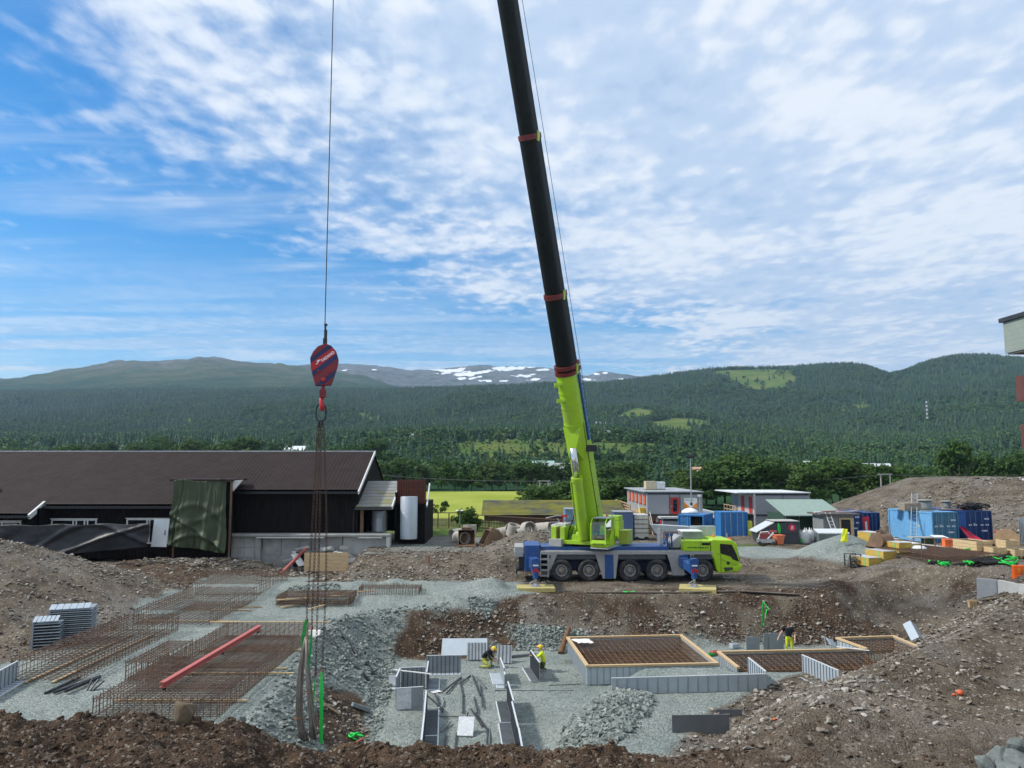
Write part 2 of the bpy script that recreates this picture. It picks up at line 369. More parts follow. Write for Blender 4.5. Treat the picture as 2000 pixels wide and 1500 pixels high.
        for y0, ph, x0, x1 in ((48.4, .3, -2, 30), (49.0, .5, -2, 30), (46.3, 1.3, 12, 34), (56.5, 2.2, 14, 40), (58.2, 2.6, 14, 40), (51.8, .9, -30, -13), (53.2, 1.1, -30, -13), (20.3, .4, 4, 16), (21.6, .6, 4, 16)):
            yc = y0+.9*np.sin(X*.16+ph)+.3*np.sin(X*.5+ph*3); rut = np.exp(-((Y-yc)/.20)**2)-.55*np.exp(-((np.abs(Y-yc)-.36)/.14)**2); z = z-.07*rut*sstep(X, x0, x0+2)*(1-sstep(X, x1-2, x1))*onp*(1+.5*np.sin(X*9))
        flat = sstep(Y, 44.5, 46)*(1-sstep(Y, 55, 57))*sstep(X, -1, 0)*(1-sstep(X, 18, 20)); z = z*(1-flat)+flat*(z*.45)
    return z
def zones(X, Y):
    nz = fbm(X*.5, Y*.5, 4, 21)-.5; nz2 = fbm(X*1.7, Y*1.7, 3, 22)-.5
    sdT = poly_sd(X, Y, TOE); sdL = poly_sd(X, Y, GRAVEL_L)
    g = 1-sstep(sdT+nz*1.1, .0, .5)
    g = np.maximum(g, (1-sstep(sdL+nz*1.6+nz2*.4, -.2, .5)))
    for cx_, cy_, r in ((25.9, 60.6, 4.4), (19.5, 62.5, 4.0), (-1.3, 47.3, 3.0), (-9.4, 50, 2.2), (-7.2, 50.6, 2.4), (-5.6, 50, 2.2), (31.5, 38.6, 1.2), (-8.5, 60.5, 1.8)):
        g = np.maximum(g, 1-sstep(np.hypot(X-cx_, (Y-cy_)*1.15)+nz*1.2, r*.85, r))
    cb = 1-sstep(np.abs(X-1.6-(44-Y)*.3)+nz*2.2, 1.5, 2.6); g = np.maximum(g, cb*(Y > 40)*(Y < 44.0)*.9)       # rubble tongue on the far bank
    path = 1-sstep(np.abs(X+6.0-(Y-60)*.2)+nz*1.6, 2.6, 4.0); g = np.maximum(g, path*.55*(Y > 57.5)*(Y < 68))
    hump = 1-sstep(np.hypot((X+3.6)/3.2, (Y-41.9)/1.5)+nz*.8, .8, 1.0); g = g*(1-hump)
    sl = 1-sstep(np.hypot((X+6.3+(Y-29.5)*.12)/1.25, (Y-29.2)/3.6)+nz*.9, .75, 1.0); g = g*(1-sl)
    g = g*sstep(Y, 22.6, 23.4)*(1-sstep(Y+nz*2, 50.6, 51.4)*((X > -13.5) & (X < 2)&(Y < 57)))
    d = np.maximum(1-sstep(Y+nz*2, 22.8, 24.4), hump)
    d = np.maximum(d, sl*.9)
    d = np.maximum(d, (sdT > 0)*(sdT < 5)*(Y > 40)*sstep(nz+.15*nz2, -.06, .10)*.95)
    d = np.maximum(d, (1-sstep(np.abs(Y-52.3-nz*4), 1.6, 3.2))*(X < -11)*.85)
    d = np.maximum(d, .85*(1-sstep(np.hypot((X+19.5)/5, (Y-49.3)/2.2)+nz, .7, 1.0)))
    d = d*(1-.75*sstep(X+nz*4, 4, 9)*(Y < 30)); d = np.maximum(d, .30*(1-sstep(Y+nz*3, 21.2, 22.6))*(X > 3))
    return g, np.clip(d, 0, 1)*(1-g*.6)

# ground material -------------------------------------------------------------
def ground_mat():
    m, n, l, b = new_mat('site_ground')
    g = n.new('ShaderNodeNewGeometry'); P = g.outputs['Position']
    def at(nm): a = n.new('ShaderNodeAttribute'); a.attribute_name = nm; return a.outputs['Fac']
    def noise(s, d=6, r=.6):
        x = n.new('ShaderNodeTexNoise'); x.inputs['Scale'].default_value = s; x.inputs['Detail'].default_value = d; x.inputs['Roughness'].default_value = r; l.new(P, x.inputs[0]); return x.outputs[0]
    def vor(s):
        x = n.new('ShaderNodeTexVoronoi'); x.inputs['Scale'].default_value = s; l.new(P, x.inputs[0]); return x
    def mr(x, a, b_, c, d):
        y = n.new('ShaderNodeMapRange'); l.new(x, y.inputs[0])
        for i, v in enumerate((a, b_, c, d)): y.inputs[i+1].default_value = v
        return y.outputs[0]
    def mix(f, a, b_, t='MIX'):
        y = n.new('ShaderNodeMixRGB'); y.blend_type = t
        for i, v in enumerate((f, a, b_)):
            if isinstance(v, float): y.inputs[i].default_value = v
            elif isinstance(v, tuple): y.inputs[i].default_value = (*v, 1)
            else: l.new(v, y.inputs[i])
        return y.outputs[0]
    v1, v2, v3 = vor(13), vor(7), vor(26)
    sep = n.new('ShaderNodeSeparateColor'); l.new(v1.outputs['Color'], sep.inputs[0])
    sep2 = n.new('ShaderNodeSeparateColor'); l.new(v2.outputs['Color'], sep2.inputs[0])
    sep3 = n.new('ShaderNodeSeparateColor'); l.new(v3.outputs['Color'], sep3.inputs[0])
    gcol = mix(mr(noise(.35, 4), .35, .65, 0, 1), (.205, .240, .220), (.275, .302, .278))
    gcol = mix(1., gcol, mr(sep.outputs[0], 0, 1, .78, 1.24), 'MULTIPLY'); gcol = mix(1., gcol, mr(sep3.outputs[0], 0, 1, .84, 1.16), 'MULTIPLY')
    gcol = mix(mr(noise(.9, 5), .57, .70, 0, .55), gcol, (.120, .124, .108))
    scol = mix(mr(noise(.55, 7, .65), .36, .64, 0, 1), (.068, .053, .038), (.184, .154, .116)); scol = mix(mr(noise(.21, 5), .50, .64, 0, .75), scol, (.205, .188, .165))
    pale = mr(sep2.outputs[0], .80, .86, 0, 1); pm = n.new('ShaderNodeMath'); pm.operation = 'MULTIPLY'; l.new(pale, pm.inputs[0]); l.new(mr(v2.outputs['Distance'], .30, .45, 1, 0), pm.inputs[1])
    scol = mix(mr(noise(3.2, 6, .7), .5, .62, 0, .45), scol, (.21, .175, .135)); scol = mix(pm.outputs[0], scol, (.34, .30, .25))
    scol = mix(1., scol, mr(sep3.outputs[1], 0, 1, .7, 1.25), 'MULTIPLY')
    dcol = mix(mr(noise(1.3, 6, .65), .35, .65, 0, 1), (.040, .026, .018), (.100, .066, .042)); dcol = mix(1., dcol, mr(sep3.outputs[1], 0, 1, .7, 1.3), 'MULTIPLY')
    dcol = mix(mr(sep.outputs[2], .9, .93, 0, .7), dcol, (.26, .23, .19))
    c = mix(at('dark'), scol, dcol); c = mix(at('gravel'), c, gcol)
    gr = mix(mr(noise(.4), .4, .6, 0, 1), (.06, .11, .022), (.15, .17, .05)); c = mix(at('grass'), c, gr)
    l.new(c, b.inputs['Base Color']); b.inputs['Roughness'].default_value = .95; b.inputs['Specular IOR Level'].default_value = .12
    ad = n.new('ShaderNodeMath'); ad.operation = 'ADD'; l.new(mr(v1.outputs['Distance'], 0, .5, 1, 0), ad.inputs[0]); l.new(noise(9, 8, .7), ad.inputs[1])
    bp = n.new('ShaderNodeBump'); bp.inputs['Strength'].default_value = .85; bp.inputs['Distance'].default_value = .06
    l.new(ad.outputs[0], bp.inputs['Height']); l.new(bp.outputs[0], b.inputs['Normal'])
    return m
NC = 860
us = np.linspace(-1.25, 1.25, NC)
ys = np.concatenate([np.linspace(2, 17.5, 14), np.geomspace(18, 140, 470)])
UU, YY = np.meshgrid(us, ys); XX = UU*YY
ZZ = height(XX, YY); GV, DK = zones(XX, YY)
grass = sstep(YY+6*(fbm(XX*.2, YY*.2, 3, 41)-.5), 66, 70)*(1-sstep(XX+3*(fbm(XX*.3, YY*.3, 3, 42)-.5), 0, 4))
grass = np.maximum(grass, (1-sstep(np.hypot((XX-17.5)/5, (YY-66.5)/1.3)+fbm(XX, YY, 3, 43)-.5, .7, 1.0))*.8)
grass = np.maximum(grass, sstep(YY, 100, 104)*(1-sstep(np.hypot((XX-60)/30, (YY-98)/24), .95, 1.1)*0)*(ZZ < 1))
gme = np_mesh('ground', np.stack([XX, YY, ZZ], -1).reshape(-1, 3), grid_faces(len(ys), NC), ground_mat(), True, {'gravel': GV*(1-grass), 'dark': DK, 'grass': grass})
ground = bpy.data.objects.new('ground', gme); col.objects.link(ground); tag(ground, 'excavated brown soil and grey gravel of the building site', 'ground', kind='structure')
def gz(x, y): return float(height(np.array([x]), np.array([y]))[0])

# ------------------------------------------------------------------ far land
HPX = [-900, -400, 0, 300, 560, 800, 1000, 1100, 1200, 1280, 1400, 1480, 1560, 1620, 1690, 1750, 1800, 1850, 1900, 2000, 2200, 2600, 3000]
ROWS = {  # distance (m): height of the land, read as pixel rows at the columns of HPX
 105: None, 230: None,
 330: [938]*23,
 450: [912, 912, 912, 912, 914, 917, 917, 917, 917, 917, 917, 917, 917, 917, 917, 917, 917, 917, 917, 917, 917, 917, 917],
 600: [892, 892, 892, 892, 890, 870, 868, 868, 866, 868, 884, 890, 893, 895, 895, 895, 895, 895, 893, 890, 885, 885, 885],
 800: [872, 872, 872, 872, 868, 856, 855, 855, 854, 856, 866, 872, 876, 878, 880, 880, 880, 878, 874, 866, 860, 860, 860],
 1100: [850, 850, 852, 852, 848, 838, 836, 836, 836, 838, 846, 850, 853, 853, 853, 852, 850, 845, 838, 828, 820, 820, 820],
 1500: [822, 822, 824, 824, 820, 812, 808, 806, 806, 806, 810, 812, 812, 810, 808, 806, 800, 792, 785, 778, 770, 770, 770],
 2000: [795, 795, 796, 794, 790, 782, 776, 772, 772, 770, 764, 762, 760, 757, 758, 764, 754, 744, 738, 736, 730, 735, 735],
 2400: [775, 775, 775, 770, 766, 762, 756, 752, 750, 744, 728, 725, 721, 716, 718, 733, 716, 703, 698, 702, 692, 700, 700],
 2900: [765, 765, 765, 762, 762, 770, 772, 770, 765, 760, 748, 745, 741, 736, 738, 750, 736, 723, 718, 722, 712, 720, 720]}
RD = np.array(sorted(ROWS)); HP = np.array(HPX, float)
RZ = []
for d in RD:
    r = ROWS[d]
    RZ.append(np.full(len(HP), -1.1) if r is None else CAMZ+(HOR-np.array(r, float))/FOC*d)
RZ = np.array(RZ)
def smooth_interp(x, xp, fp):                                            # monotone-ish cubic through knots
    i = np.clip(np.searchsorted(xp, x)-1, 0, len(xp)-2); m = np.gradient(fp, xp)
    h_ = xp[i+1]-xp[i]; t = np.clip((x-xp[i])/h_, 0, 1)
    return (2*t**3-3*t**2+1)*fp[i]+(t**3-2*t**2+t)*h_*m[i]+(-2*t**3+3*t**2)*fp[i+1]+(t**3-t**2)*h_*m[i+1]
_hu = np.linspace(-900, 3000, 700)
_tab = np.array([smooth_interp(_hu, HP, r) for r in RZ])
def hill_z(px, d):
    shape = np.shape(px); px = np.ravel(px); d = np.ravel(d)
    ii = np.clip((px+900)/3900*699, 0, 698.999); i0 = ii.astype(int); f = ii-i0
    k = np.clip(np.searchsorted(RD, d)-1, 0, len(RD)-2); t = np.clip((d-RD[k])/(RD[k+1]-RD[k]), 0, 1)
    k0, k2 = np.clip(k-1, 0, None), np.clip(k+2, None, len(RD)-1)
    def T(q): return _tab[q, i0]*(1-f)+_tab[q, i0+1]*f
    a, b_, m0, m1 = T(k), T(k+1), (T(k+1)-T(k0))/(RD[k+1]-RD[k0]), (T(k2)-T(k))/(RD[k2]-RD[k]); h_ = RD[k+1]-RD[k]
    z = (2*t**3-3*t**2+1)*a+(t**3-2*t**2+t)*h_*m0+(-2*t**3+3*t**2)*b_+(t**3-t**2)*h_*m1
    x = (px-1000)/FOC*d
    z = z+np.clip((d-400)/1200, 0, 1)*(105*(fbm(x*.0042+d*.0012, d*.0016, 4, 51)-.5)*np.clip((d-700)/900, .15, 1)*np.clip((2500-d)/450, .15, 1)+7*(fbm(x*.02, d*.02, 3, 52)-.5))
    return z.reshape(shape)
def clearing(px, d):
    """1 where the land is open (meadow, felled wood), 0 where trees stand"""
    px, d = np.broadcast_arrays(px, d)
    x = (px-1000)/FOC*d; n = fbm(x*.012, d*.012, 3, 61)-.5
    c = np.zeros(px.shape)
    for a, b_, d0, d1 in ((790, 1315, 452, 640), (1395, 1545, 2060, 2360), (1150, 1390, 870, 1180), (1550, 1700, 1050, 1210), (1270, 1370, 1180, 1330),
                          (680, 770, 1400, 1640), (-300, 240, 620, 830), (230, 430, 660, 820), (545, 630, 480, 700), (1205, 1310, 1330, 1520), (600, 710, 1040, 1230), (1060, 1110, 1700, 1860), (-200, 120, 840, 960), (1000, 1080, 1000, 1120), (300, 420, 1500, 1650), (1640, 1700, 1600, 1720), (850, 900, 1500, 1600),
                          (1190, 1270, 560, 620), (650, 1030, 100, 226), (1740, 1830, 100, 300), (540, 610, 1300, 1360), (900, 1040, 640, 800), (1150, 1245, 640, 830), (775, 835, 600, 725), (1140, 1200, 1060, 1200), (1185, 1240, 300, 345), (1040, 1130, 280, 320)):
        u = 1-((np.abs(px-(a+b_)/2)/((b_-a)/2))**2.6+(np.abs(d-(d0+d1)/2)/((d1-d0)/2))**2.6)**(1/2.6); c = np.maximum(c, sstep(u+n*1.9*(d > 240), -.05, .10))
    return c
def land_mat(name, forest, open1, open2, sc=.004):
    m, n, l, b = new_mat(name); g = n.new('ShaderNodeNewGeometry')
    def noise(s, d=6): x = n.new('ShaderNodeTexNoise'); x.inputs['Scale'].default_value = s; x.inputs['Detail'].default_value = d; l.new(g.outputs['Position'], x.inputs[0]); return x.outputs[0]
    a = n.new('ShaderNodeAttribute'); a.attribute_name = 'open'
    r = n.new('ShaderNodeMapRange'); r.inputs[1].default_value = .38; r.inputs[2].default_value = .62; l.new(noise(.03), r.inputs[0])
    o = n.new('ShaderNodeMixRGB'); l.new(r.outputs[0], o.inputs[0]); o.inputs[1].default_value = (*open1, 1); o.inputs[2].default_value = (*open2, 1)
    fr = n.new('ShaderNodeMapRange'); fr.inputs[1].default_value = .3; fr.inputs[2].default_value = .7; fr.inputs[3].default_value = .6; fr.inputs[4].default_value = 1.5; l.new(noise(.02), fr.inputs[0])
    f = n.new('ShaderNodeMixRGB'); f.blend_type = 'MULTIPLY'; f.inputs[0].default_value = 1; f.inputs[1].default_value = (*forest, 1); l.new(fr.outputs[0], f.inputs[2])
    x = n.new('ShaderNodeMixRGB'); l.new(a.outputs['Fac'], x.inputs[0]); l.new(f.outputs[0], x.inputs[1]); l.new(o.outputs[0], x.inputs[2])
    l.new(x.outputs[0], b.inputs['Base Color']); b.inputs['Roughness'].default_value = 1; b.inputs['Specular IOR Level'].default_value = 0
    bp = n.new('ShaderNodeBump'); bp.inputs['Strength'].default_value = .6; bp.inputs['Distance'].default_value = .6; l.new(noise(.5, 8), bp.inputs['Height']); l.new(bp.outputs[0], b.inputs['Normal'])
    return m
hu = np.linspace(-880, 2980, 560); hd = np.geomspace(105, 2900, 200)
HU, HD = np.meshgrid(hu, hd); HZ = hill_z(HU, HD)
hme = np_mesh('hillside', np.stack([(HU-1000)/FOC*HD, HD, HZ-np.where(HD < 139, .6, 0)], -1).reshape(-1, 3), grid_faces(200, 560),
              land_mat('hillside_ground', (.026, .060, .028), (.070, .125, .030), (.125, .150, .048)), True, {'open': clearing(HU, HD)})
hill = bpy.data.objects.new('hillside', hme); col.objects.link(hill); tag(hill, 'wooded valley slope with meadows and felled patches', 'hillside', kind='structure')

# mountains
MP = np.array([-900, -400, 0, 100, 200, 290, 390, 450, 540, 620, 680, 760, 800, 850, 900, 1000, 1070, 1110, 1150, 1175, 1200, 1280, 1400, 1700, 2200, 3000], float)
M_LEFT = np.array([760, 762, 737, 724, 708, 707, 699, 707, 716, 724, 735, 750, 758, 764, 768, 772, 775, 775, 775, 775, 775, 775, 775, 775, 775, 775], float)
M_BACK = np.array([740, 740, 740, 735, 730, 724, 720, 716, 714, 710, 708, 716, 722, 718, 716, 714, 717, 725, 733, 725, 728, 740, 752, 765, 765, 765], float)
mu = np.linspace(-500, 2600, 860); md = np.concatenate([np.linspace(2700, 4400, 60), np.linspace(4450, 7600, 130)])
ly, by = smooth_interp(mu, MP, M_LEFT), smooth_interp(mu, MP, M_BACK)
MU, MD = np.meshgrid(mu, md)
def rowy(i):
    y = np.interp(md, [2700, 3300, 4200, 4900, 5600, 6700, 7600], [776, (768+ly[i])/2, ly[i], max(ly[i]+14, by[i]+22), (by[i]+8+max(ly[i]+6, by[i]+12))/2, by[i], by[i]+25]); return y
YR = np.stack([rowy(i) for i in range(len(mu))], 1)
MX = (MU-1000)/FOC*MD
MZ = CAMZ+(HOR-YR)/FOC*MD+np.clip((MD-2700)/900, 0, 1)*(75*(fbm(MX*.0026, MD*.0026, 6, 71)-.5)+26*(np.abs(fbm(MX*.011, MD*.011, 4, 72)-.5)-.15))
def mountain_mat():
    m, n, l, b = new_mat('mountain_rock'); g = n.new('ShaderNodeNewGeometry'); s = n.new('ShaderNodeSeparateXYZ'); l.new(g.outputs['Position'], s.inputs[0])
    def noise(sc, d=7, r=.6): x = n.new('ShaderNodeTexNoise'); x.inputs['Scale'].default_value = sc; x.inputs['Detail'].default_value = d; x.inputs['Roughness'].default_value = r; l.new(g.outputs['Position'], x.inputs[0]); return x.outputs[0]
    def ma(op, a, b_):
        x = n.new('ShaderNodeMath'); x.operation = op
        for i, v in enumerate((a, b_)):
            if isinstance(v, (int, float)): x.inputs[i].default_value = v
            else: l.new(v, x.inputs[i])
        return x.outputs[0]
    def mr(x, a, b_, c=0., d=1.):
        y = n.new('ShaderNodeMapRange'); y.interpolation_type = 'SMOOTHSTEP'; l.new(x, y.inputs[0])
        for i, v in enumerate((a, b_, c, d)): y.inputs[i+1].default_value = v
        return y.outputs[0]
    def mix(f, a, b_):
        y = n.new('ShaderNodeMixRGB'); l.new(f, y.inputs[0])
        for i, v in ((1, a), (2, b_)):
            if isinstance(v, tuple): y.inputs[i].default_value = (*v, 1)
            else: l.new(v, y.inputs[i])
        return y.outputs[0]
    hz = ma('ADD', s.outputs[2], ma('MULTIPLY', noise(.004), 260))
    rel = ma('DIVIDE', ma('SUBTRACT', s.outputs[2], 0), ma('ADD', s.outputs[1], 1))        # slope line from the valley: treeline rises with distance
    rel = ma('ADD', rel, ma('MULTIPLY', ma('SUBTRACT', noise(.0035), .5), .06))
    rel = ma('ADD', rel, ma('MULTIPLY', ma('SUBTRACT', noise(.02), .5), .03))
    wood = mix(mr(noise(.035, 8, .75), .38, .62), (.010, .034, .022), (.040, .078, .036))
    heath = mix(mr(noise(.008), .4, .6), (.048, .074, .036), (.092, .100, .056))
    rock = mix(mr(noise(.02, 8, .7), .38, .62), (.075, .080, .082), (.165, .160, .152))
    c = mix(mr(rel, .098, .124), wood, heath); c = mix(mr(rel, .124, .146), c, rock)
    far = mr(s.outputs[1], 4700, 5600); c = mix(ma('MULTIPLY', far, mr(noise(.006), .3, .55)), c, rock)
    at = n.new('ShaderNodeAttribute'); at.attribute_name = 'snow'
    c = mix(mr(at.outputs['Fac'], .45, .55), c, (.85, .87, .9))
    l.new(c, b.inputs['Base Color']); b.inputs['Roughness'].default_value = 1; b.inputs['Specular IOR Level'].default_value = 0
    bp = n.new('ShaderNodeBump'); bp.inputs['Strength'].default_value = 1; bp.inputs['Distance'].default_value = 14; l.new(noise(.03, 8, .65), bp.inputs['Height']); l.new(bp.outputs[0], b.inputs['Normal'])
    return m
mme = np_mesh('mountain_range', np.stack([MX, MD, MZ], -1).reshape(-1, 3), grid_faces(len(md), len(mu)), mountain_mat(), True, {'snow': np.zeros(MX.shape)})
mountain = bpy.data.objects.new('mountain_range', mme); col.objects.link(mountain); tag(mountain, 'grey-green mountain plateau with old snow patches', 'mountain', kind='structure')
# snow patches: long drifts lying in hollows of the far plateau
sf = np.zeros(MX.shape); rs = random.Random(4)
for a, yy_, wd, hh in [(590, 722, 22, 3), (672, 723, 8, 2), (730, 722, 8, 2), (845, 721, 34, 4), (880, 724, 26, 6), (912, 731, 30, 8), (900, 740, 12, 3), (925, 738, 12, 4), (952, 744, 20, 4), (975, 719, 22, 5), (1005, 720, 40, 6),
                      (1018, 734, 20, 4), (1045, 741, 14, 4), (940, 727, 40, 4), (895, 733, 14, 5), (860, 717, 30, 3), (1060, 722, 14, 3), (1150, 742, 16, 4), (1166, 730, 14, 4), (1210, 741, 10, 3), (995, 755, 14, 3), (1040, 731, 10, 3), (1135, 729, 10, 3), (1185, 728, 8, 3), (870, 729, 12, 3), (985, 744, 10, 3), (400, 703, 6, 2)]:
    PXv, PYv = to_px(MX, MD, MZ)
    q = 1.25-np.hypot((MU-a)/wd, (PYv-yy_+(MU-a)*rs.uniform(-.08, .16))/(hh*.75))+1.7*(fbm(MU*.11, MD*.012, 4, rs.randint(0, 99))-.5)
    sf = np.maximum(sf, np.where(MD > 4700, np.clip(q, 0, 1), 0))
mme.attributes['snow'].data.foreach_set('value', np.ascontiguousarray(sf, np.float32).ravel())

# ------------------------------------------------------------------ scattered geometry (points + Geometry Nodes)
def hidden_coll(name, meshes):
    c = bpy.data.collections.new(name)
    for i, me in enumerate(meshes):
        o = bpy.data.objects.new(name+'_piece', me); c.objects.link(o)
    return c
def scatter(name, pts, sc, rot, coll, idx, label, cat, parent=None, kind='stuff'):
    pts = np.asarray(pts, np.float32); n_ = len(pts)
    me = bpy.data.meshes.new(name); me.vertices.add(n_); me.vertices.foreach_set('co', pts.ravel())
    for nm, a, t in (('sc', sc, 'FLOAT_VECTOR'), ('rt', rot, 'FLOAT_VECTOR')):
        at = me.attributes.new(nm, t, 'POINT'); at.data.foreach_set('vector', np.ascontiguousarray(a, np.float32).ravel())
    at = me.attributes.new('ix', 'INT', 'POINT'); at.data.foreach_set('value', np.ascontiguousarray(idx, np.int32))
    o = bpy.data.objects.new(name, me); col.objects.link(o)
    ng = bpy.data.node_groups.new(name, 'GeometryNodeTree')
    ng.interface.new_socket('Geometry', in_out='INPUT', socket_type='NodeSocketGeometry'); ng.interface.new_socket('Geometry', in_out='OUTPUT', socket_type='NodeSocketGeometry')
    gi, go = ng.nodes.new('NodeGroupInput'), ng.nodes.new('NodeGroupOutput'); ip = ng.nodes.new('GeometryNodeInstanceOnPoints')
    ci = ng.nodes.new('GeometryNodeCollectionInfo'); ci.inputs[0].default_value = coll; ci.inputs['Separate Children'].default_value = True; ci.inputs['Reset Children'].default_value = True
    def na(nm, t): a = ng.nodes.new('GeometryNodeInputNamedAttribute'); a.data_type = t; a.inputs[0].default_value = nm; return a.outputs[0]
    k = ng.links.new; k(gi.outputs[0], ip.inputs['Points']); k(ci.outputs[0], ip.inputs['Instance']); ip.inputs['Pick Instance'].default_value = True
    k(na('ix', 'INT'), ip.inputs['Instance Index'])
    er = ng.nodes.new('FunctionNodeEulerToRotation'); k(na('rt', 'FLOAT_VECTOR'), er.inputs[0]); k(er.outputs[0], ip.inputs['Rotation'])
    k(na('sc', 'FLOAT_VECTOR'), ip.inputs['Scale']); k(ip.outputs[0], go.inputs[0])
    md_ = o.modifiers.new('scatter', 'NODES'); md_.node_group = ng
    if parent: o.parent = parent; o['kind'] = kind
    else: tag(o, label, cat, kind=kind)
    return o

# trees ----------------------------------------------------------------------
M_SPRUCE = leaf_mat('spruce_needles', (.016, .050, .030), (.029, .071, .033), (.066, .112, .042), .0035, 0)
M_BROAD = leaf_mat('broad_leaves', (.042, .098, .034), (.064, .130, .040), (.100, .160, .052), .005, .2)
M_LEAF = leaf_mat('leaf_mass', (.046, .098, .022), (.066, .128, .030), (.095, .150, .040), .02, .25)
M_BARK = mat('bark', (.10, .085, .07), .9, bump=.4, bscale=12, var=.3)
def spruce(seed):
    r = random.Random(seed); m = MB(); n = 9; lv = 9
    for k in range(lv):
        t = k/lv; z0 = .04+.9*t; rad = (.21*(1-t)**.85+.015)*r.uniform(.85, 1.12); ring = []
        for j in range(n):
            a = 2*math.pi*(j+r.uniform(-.35, .35))/n+k; q = rad*r.uniform(.62, 1.18); ring.append((q*math.cos(a), q*math.sin(a), z0-r.uniform(.0, .05)))
        top = (r.uniform(-.01, .01), r.uniform(-.01, .01), min(1, z0+.24*(1-t*.45)))
        m.add(ring+[top], [(j, (j+1) % n, n) for j in range(n)])
    return m.mesh('spruce', M_SPRUCE)
def leafball(seed, mt, clumps=16, leaves=14, size=.10):
    r = random.Random(seed); m = MB()
    for c in range(clumps):
        while True:
            p = Vector((r.uniform(-1, 1), r.uniform(-1, 1), r.uniform(-1, 1)))
            if .25 < p.length < 1: break
        p = Vector((p.x*.36, p.y*.36, .54+p.z*.40)); cr = r.uniform(.10, .17)
        for k in range(leaves):
            d = Vector((r.gauss(0, 1), r.gauss(0, 1), r.gauss(.25, 1))).normalized(); q = p+d*cr*r.uniform(.75, 1.05)
            nrm = (d+Vector((r.gauss(0, .5), r.gauss(0, .5), r.gauss(.2, .5)))).normalized(); a = nrm.orthogonal().normalized(); a = Matrix.Rotation(r.uniform(0, 6.28), 3, nrm)@a; b_ = nrm.cross(a); s_ = size*r.uniform(.6, 1.25)
            m.add([q+a*s_*.6, q+b_*s_*.5, q-a*s_*.6, q-b_*s_*.5], [(0, 1, 2, 3)])
    return m.mesh('leaf_crown', mt)
wood_c = hidden_coll('wood_pieces', [spruce(i) for i in range(6)]+[leafball(20+i, M_BROAD, 14, 12, .15) for i in range(5)])
# note: collection children are picked in name order = creation order here
def wood(n_, d0, d1, px0, px1, broad, hmin, hmax, seed, keep=None):
    r_ = np.random.default_rng(seed); px = r_.uniform(px0, px1, n_)
    u = r_.uniform(0, 1, n_); d = np.sqrt(d0**2+(d1**2-d0**2)*u)                  # even over the land
    px_keep = clearing(px, d) < .5
    px_keep |= r_.uniform(0, 1, n_) < .05
    if keep is not None: px_keep |= r_.uniform(0, 1, n_) < keep
    px, d = px[px_keep], d[px_keep]; x = (px-1000)/FOC*d; z = hill_z(px, d)
    br = r_.uniform(0, 1, len(px)) < np.clip(broad(px, d)+2.4*(fbm(x*.006, d*.006, 3, seed)-.5), 0, 1)
    h_ = r_.uniform(hmin, hmax, len(px))*np.where(br, .78, 1.); wd = h_*r_.uniform(.8, 1.25, len(px))*np.where(br, 1.25, 1.05)
    ix = np.where(br, 6+r_.integers(0, 5, len(px)), r_.integers(0, 6, len(px)))
    return np.stack([x, d, z-.3], 1), np.stack([wd, wd, h_], 1), np.stack([0*x, 0*x, r_.uniform(0, 6.28, len(px))], 1), ix
W_ = [wood(52000, 1150, 2650, -150, 2150, lambda p, d: .26-.12*(d > 1700)+0*p, 9, 17, 1),
      wood(15000, 640, 1150, -150, 2150, lambda p, d: np.where((p > 1290) & (d > 820), .02, .38), 9, 17, 2),
      wood(3600, 300, 640, -150, 2150, lambda p, d: .85+0*p, 6, 12, 3),
      wood(420, 450, 650, 780, 1320, lambda p, d: 1.+0*p, 1.2, 3.2, 5, keep=1.0),
      wood(9000, 2650, 3000, -150, 900, lambda p, d: .05+0*p, 8, 14, 6)]
W_ = [np.concatenate([w_[i] for w_ in W_]) for i in range(4)]
scatter('forest', W_[0], W_[1], W_[2], wood_c, W_[3], 'mixed spruce and birch forest covering the valley slope', 'forest')

# single broadleaf trees of the nearer belts
def big_crown(seed, tall=1.0):
    r = random.Random(seed); m = MB(); lobes = []
    for k in range(13):
        a = r.uniform(0, 6.28); q = r.uniform(.10, .33); lobes.append((Vector((q*math.cos(a), q*math.sin(a), r.uniform(.34, .86)*tall)), r.uniform(.11, .19)))
    lobes.append((Vector((0, 0, .84*tall)), .16))
    for c, R_ in lobes:
        for k in range(30):
            d = Vector((r.gauss(0, 1), r.gauss(0, 1), r.gauss(.15, .9))).normalized(); p = c+d*R_*r.uniform(.55, 1.08); cr = R_*.34
            for q_ in range(8):
                e = Vector((r.gauss(0, 1), r.gauss(0, 1), r.gauss(.2, .8))).normalized(); q = p+e*cr*r.uniform(.2, 1)
                nrm = (e+d*.6+Vector((r.gauss(0, .6), r.gauss(0, .6), r.gauss(.3, .6)))).normalized(); a = Matrix.Rotation(r.uniform(0, 6.28), 3, nrm)@nrm.orthogonal().normalized(); b_ = nrm.cross(a); s_ = .030*r.uniform(.6, 1.3)
                m.add([q+a*s_, q+b_*s_*.6, q-a*s_, q-b_*s_*.6], [(0, 1, 2, 3)])
    return m.mesh('crown', M_LEAF)
def trunk_mesh(seed):
    r = random.Random(seed); m = MB(); m.tube([(0, 0, -.03), (.004, .003, .2), (-.006, .01, .45), (.01, 0, .75)], [.022, .016, .012, .004], 7)
    for k in range(5):
        a = r.uniform(0, 6.28); z0 = r.uniform(.2, .5); m.tube([(0, 0, z0), (.12*math.cos(a), .12*math.sin(a), z0+.12), (.24*math.cos(a), .24*math.sin(a), z0+.28)], [.009, .006, .002], 5)
    return m.mesh('trunk', M_BARK)
CROWNS = [big_crown(40+i) for i in range(6)]; TRUNKS = [trunk_mesh(60+i) for i in range(3)]
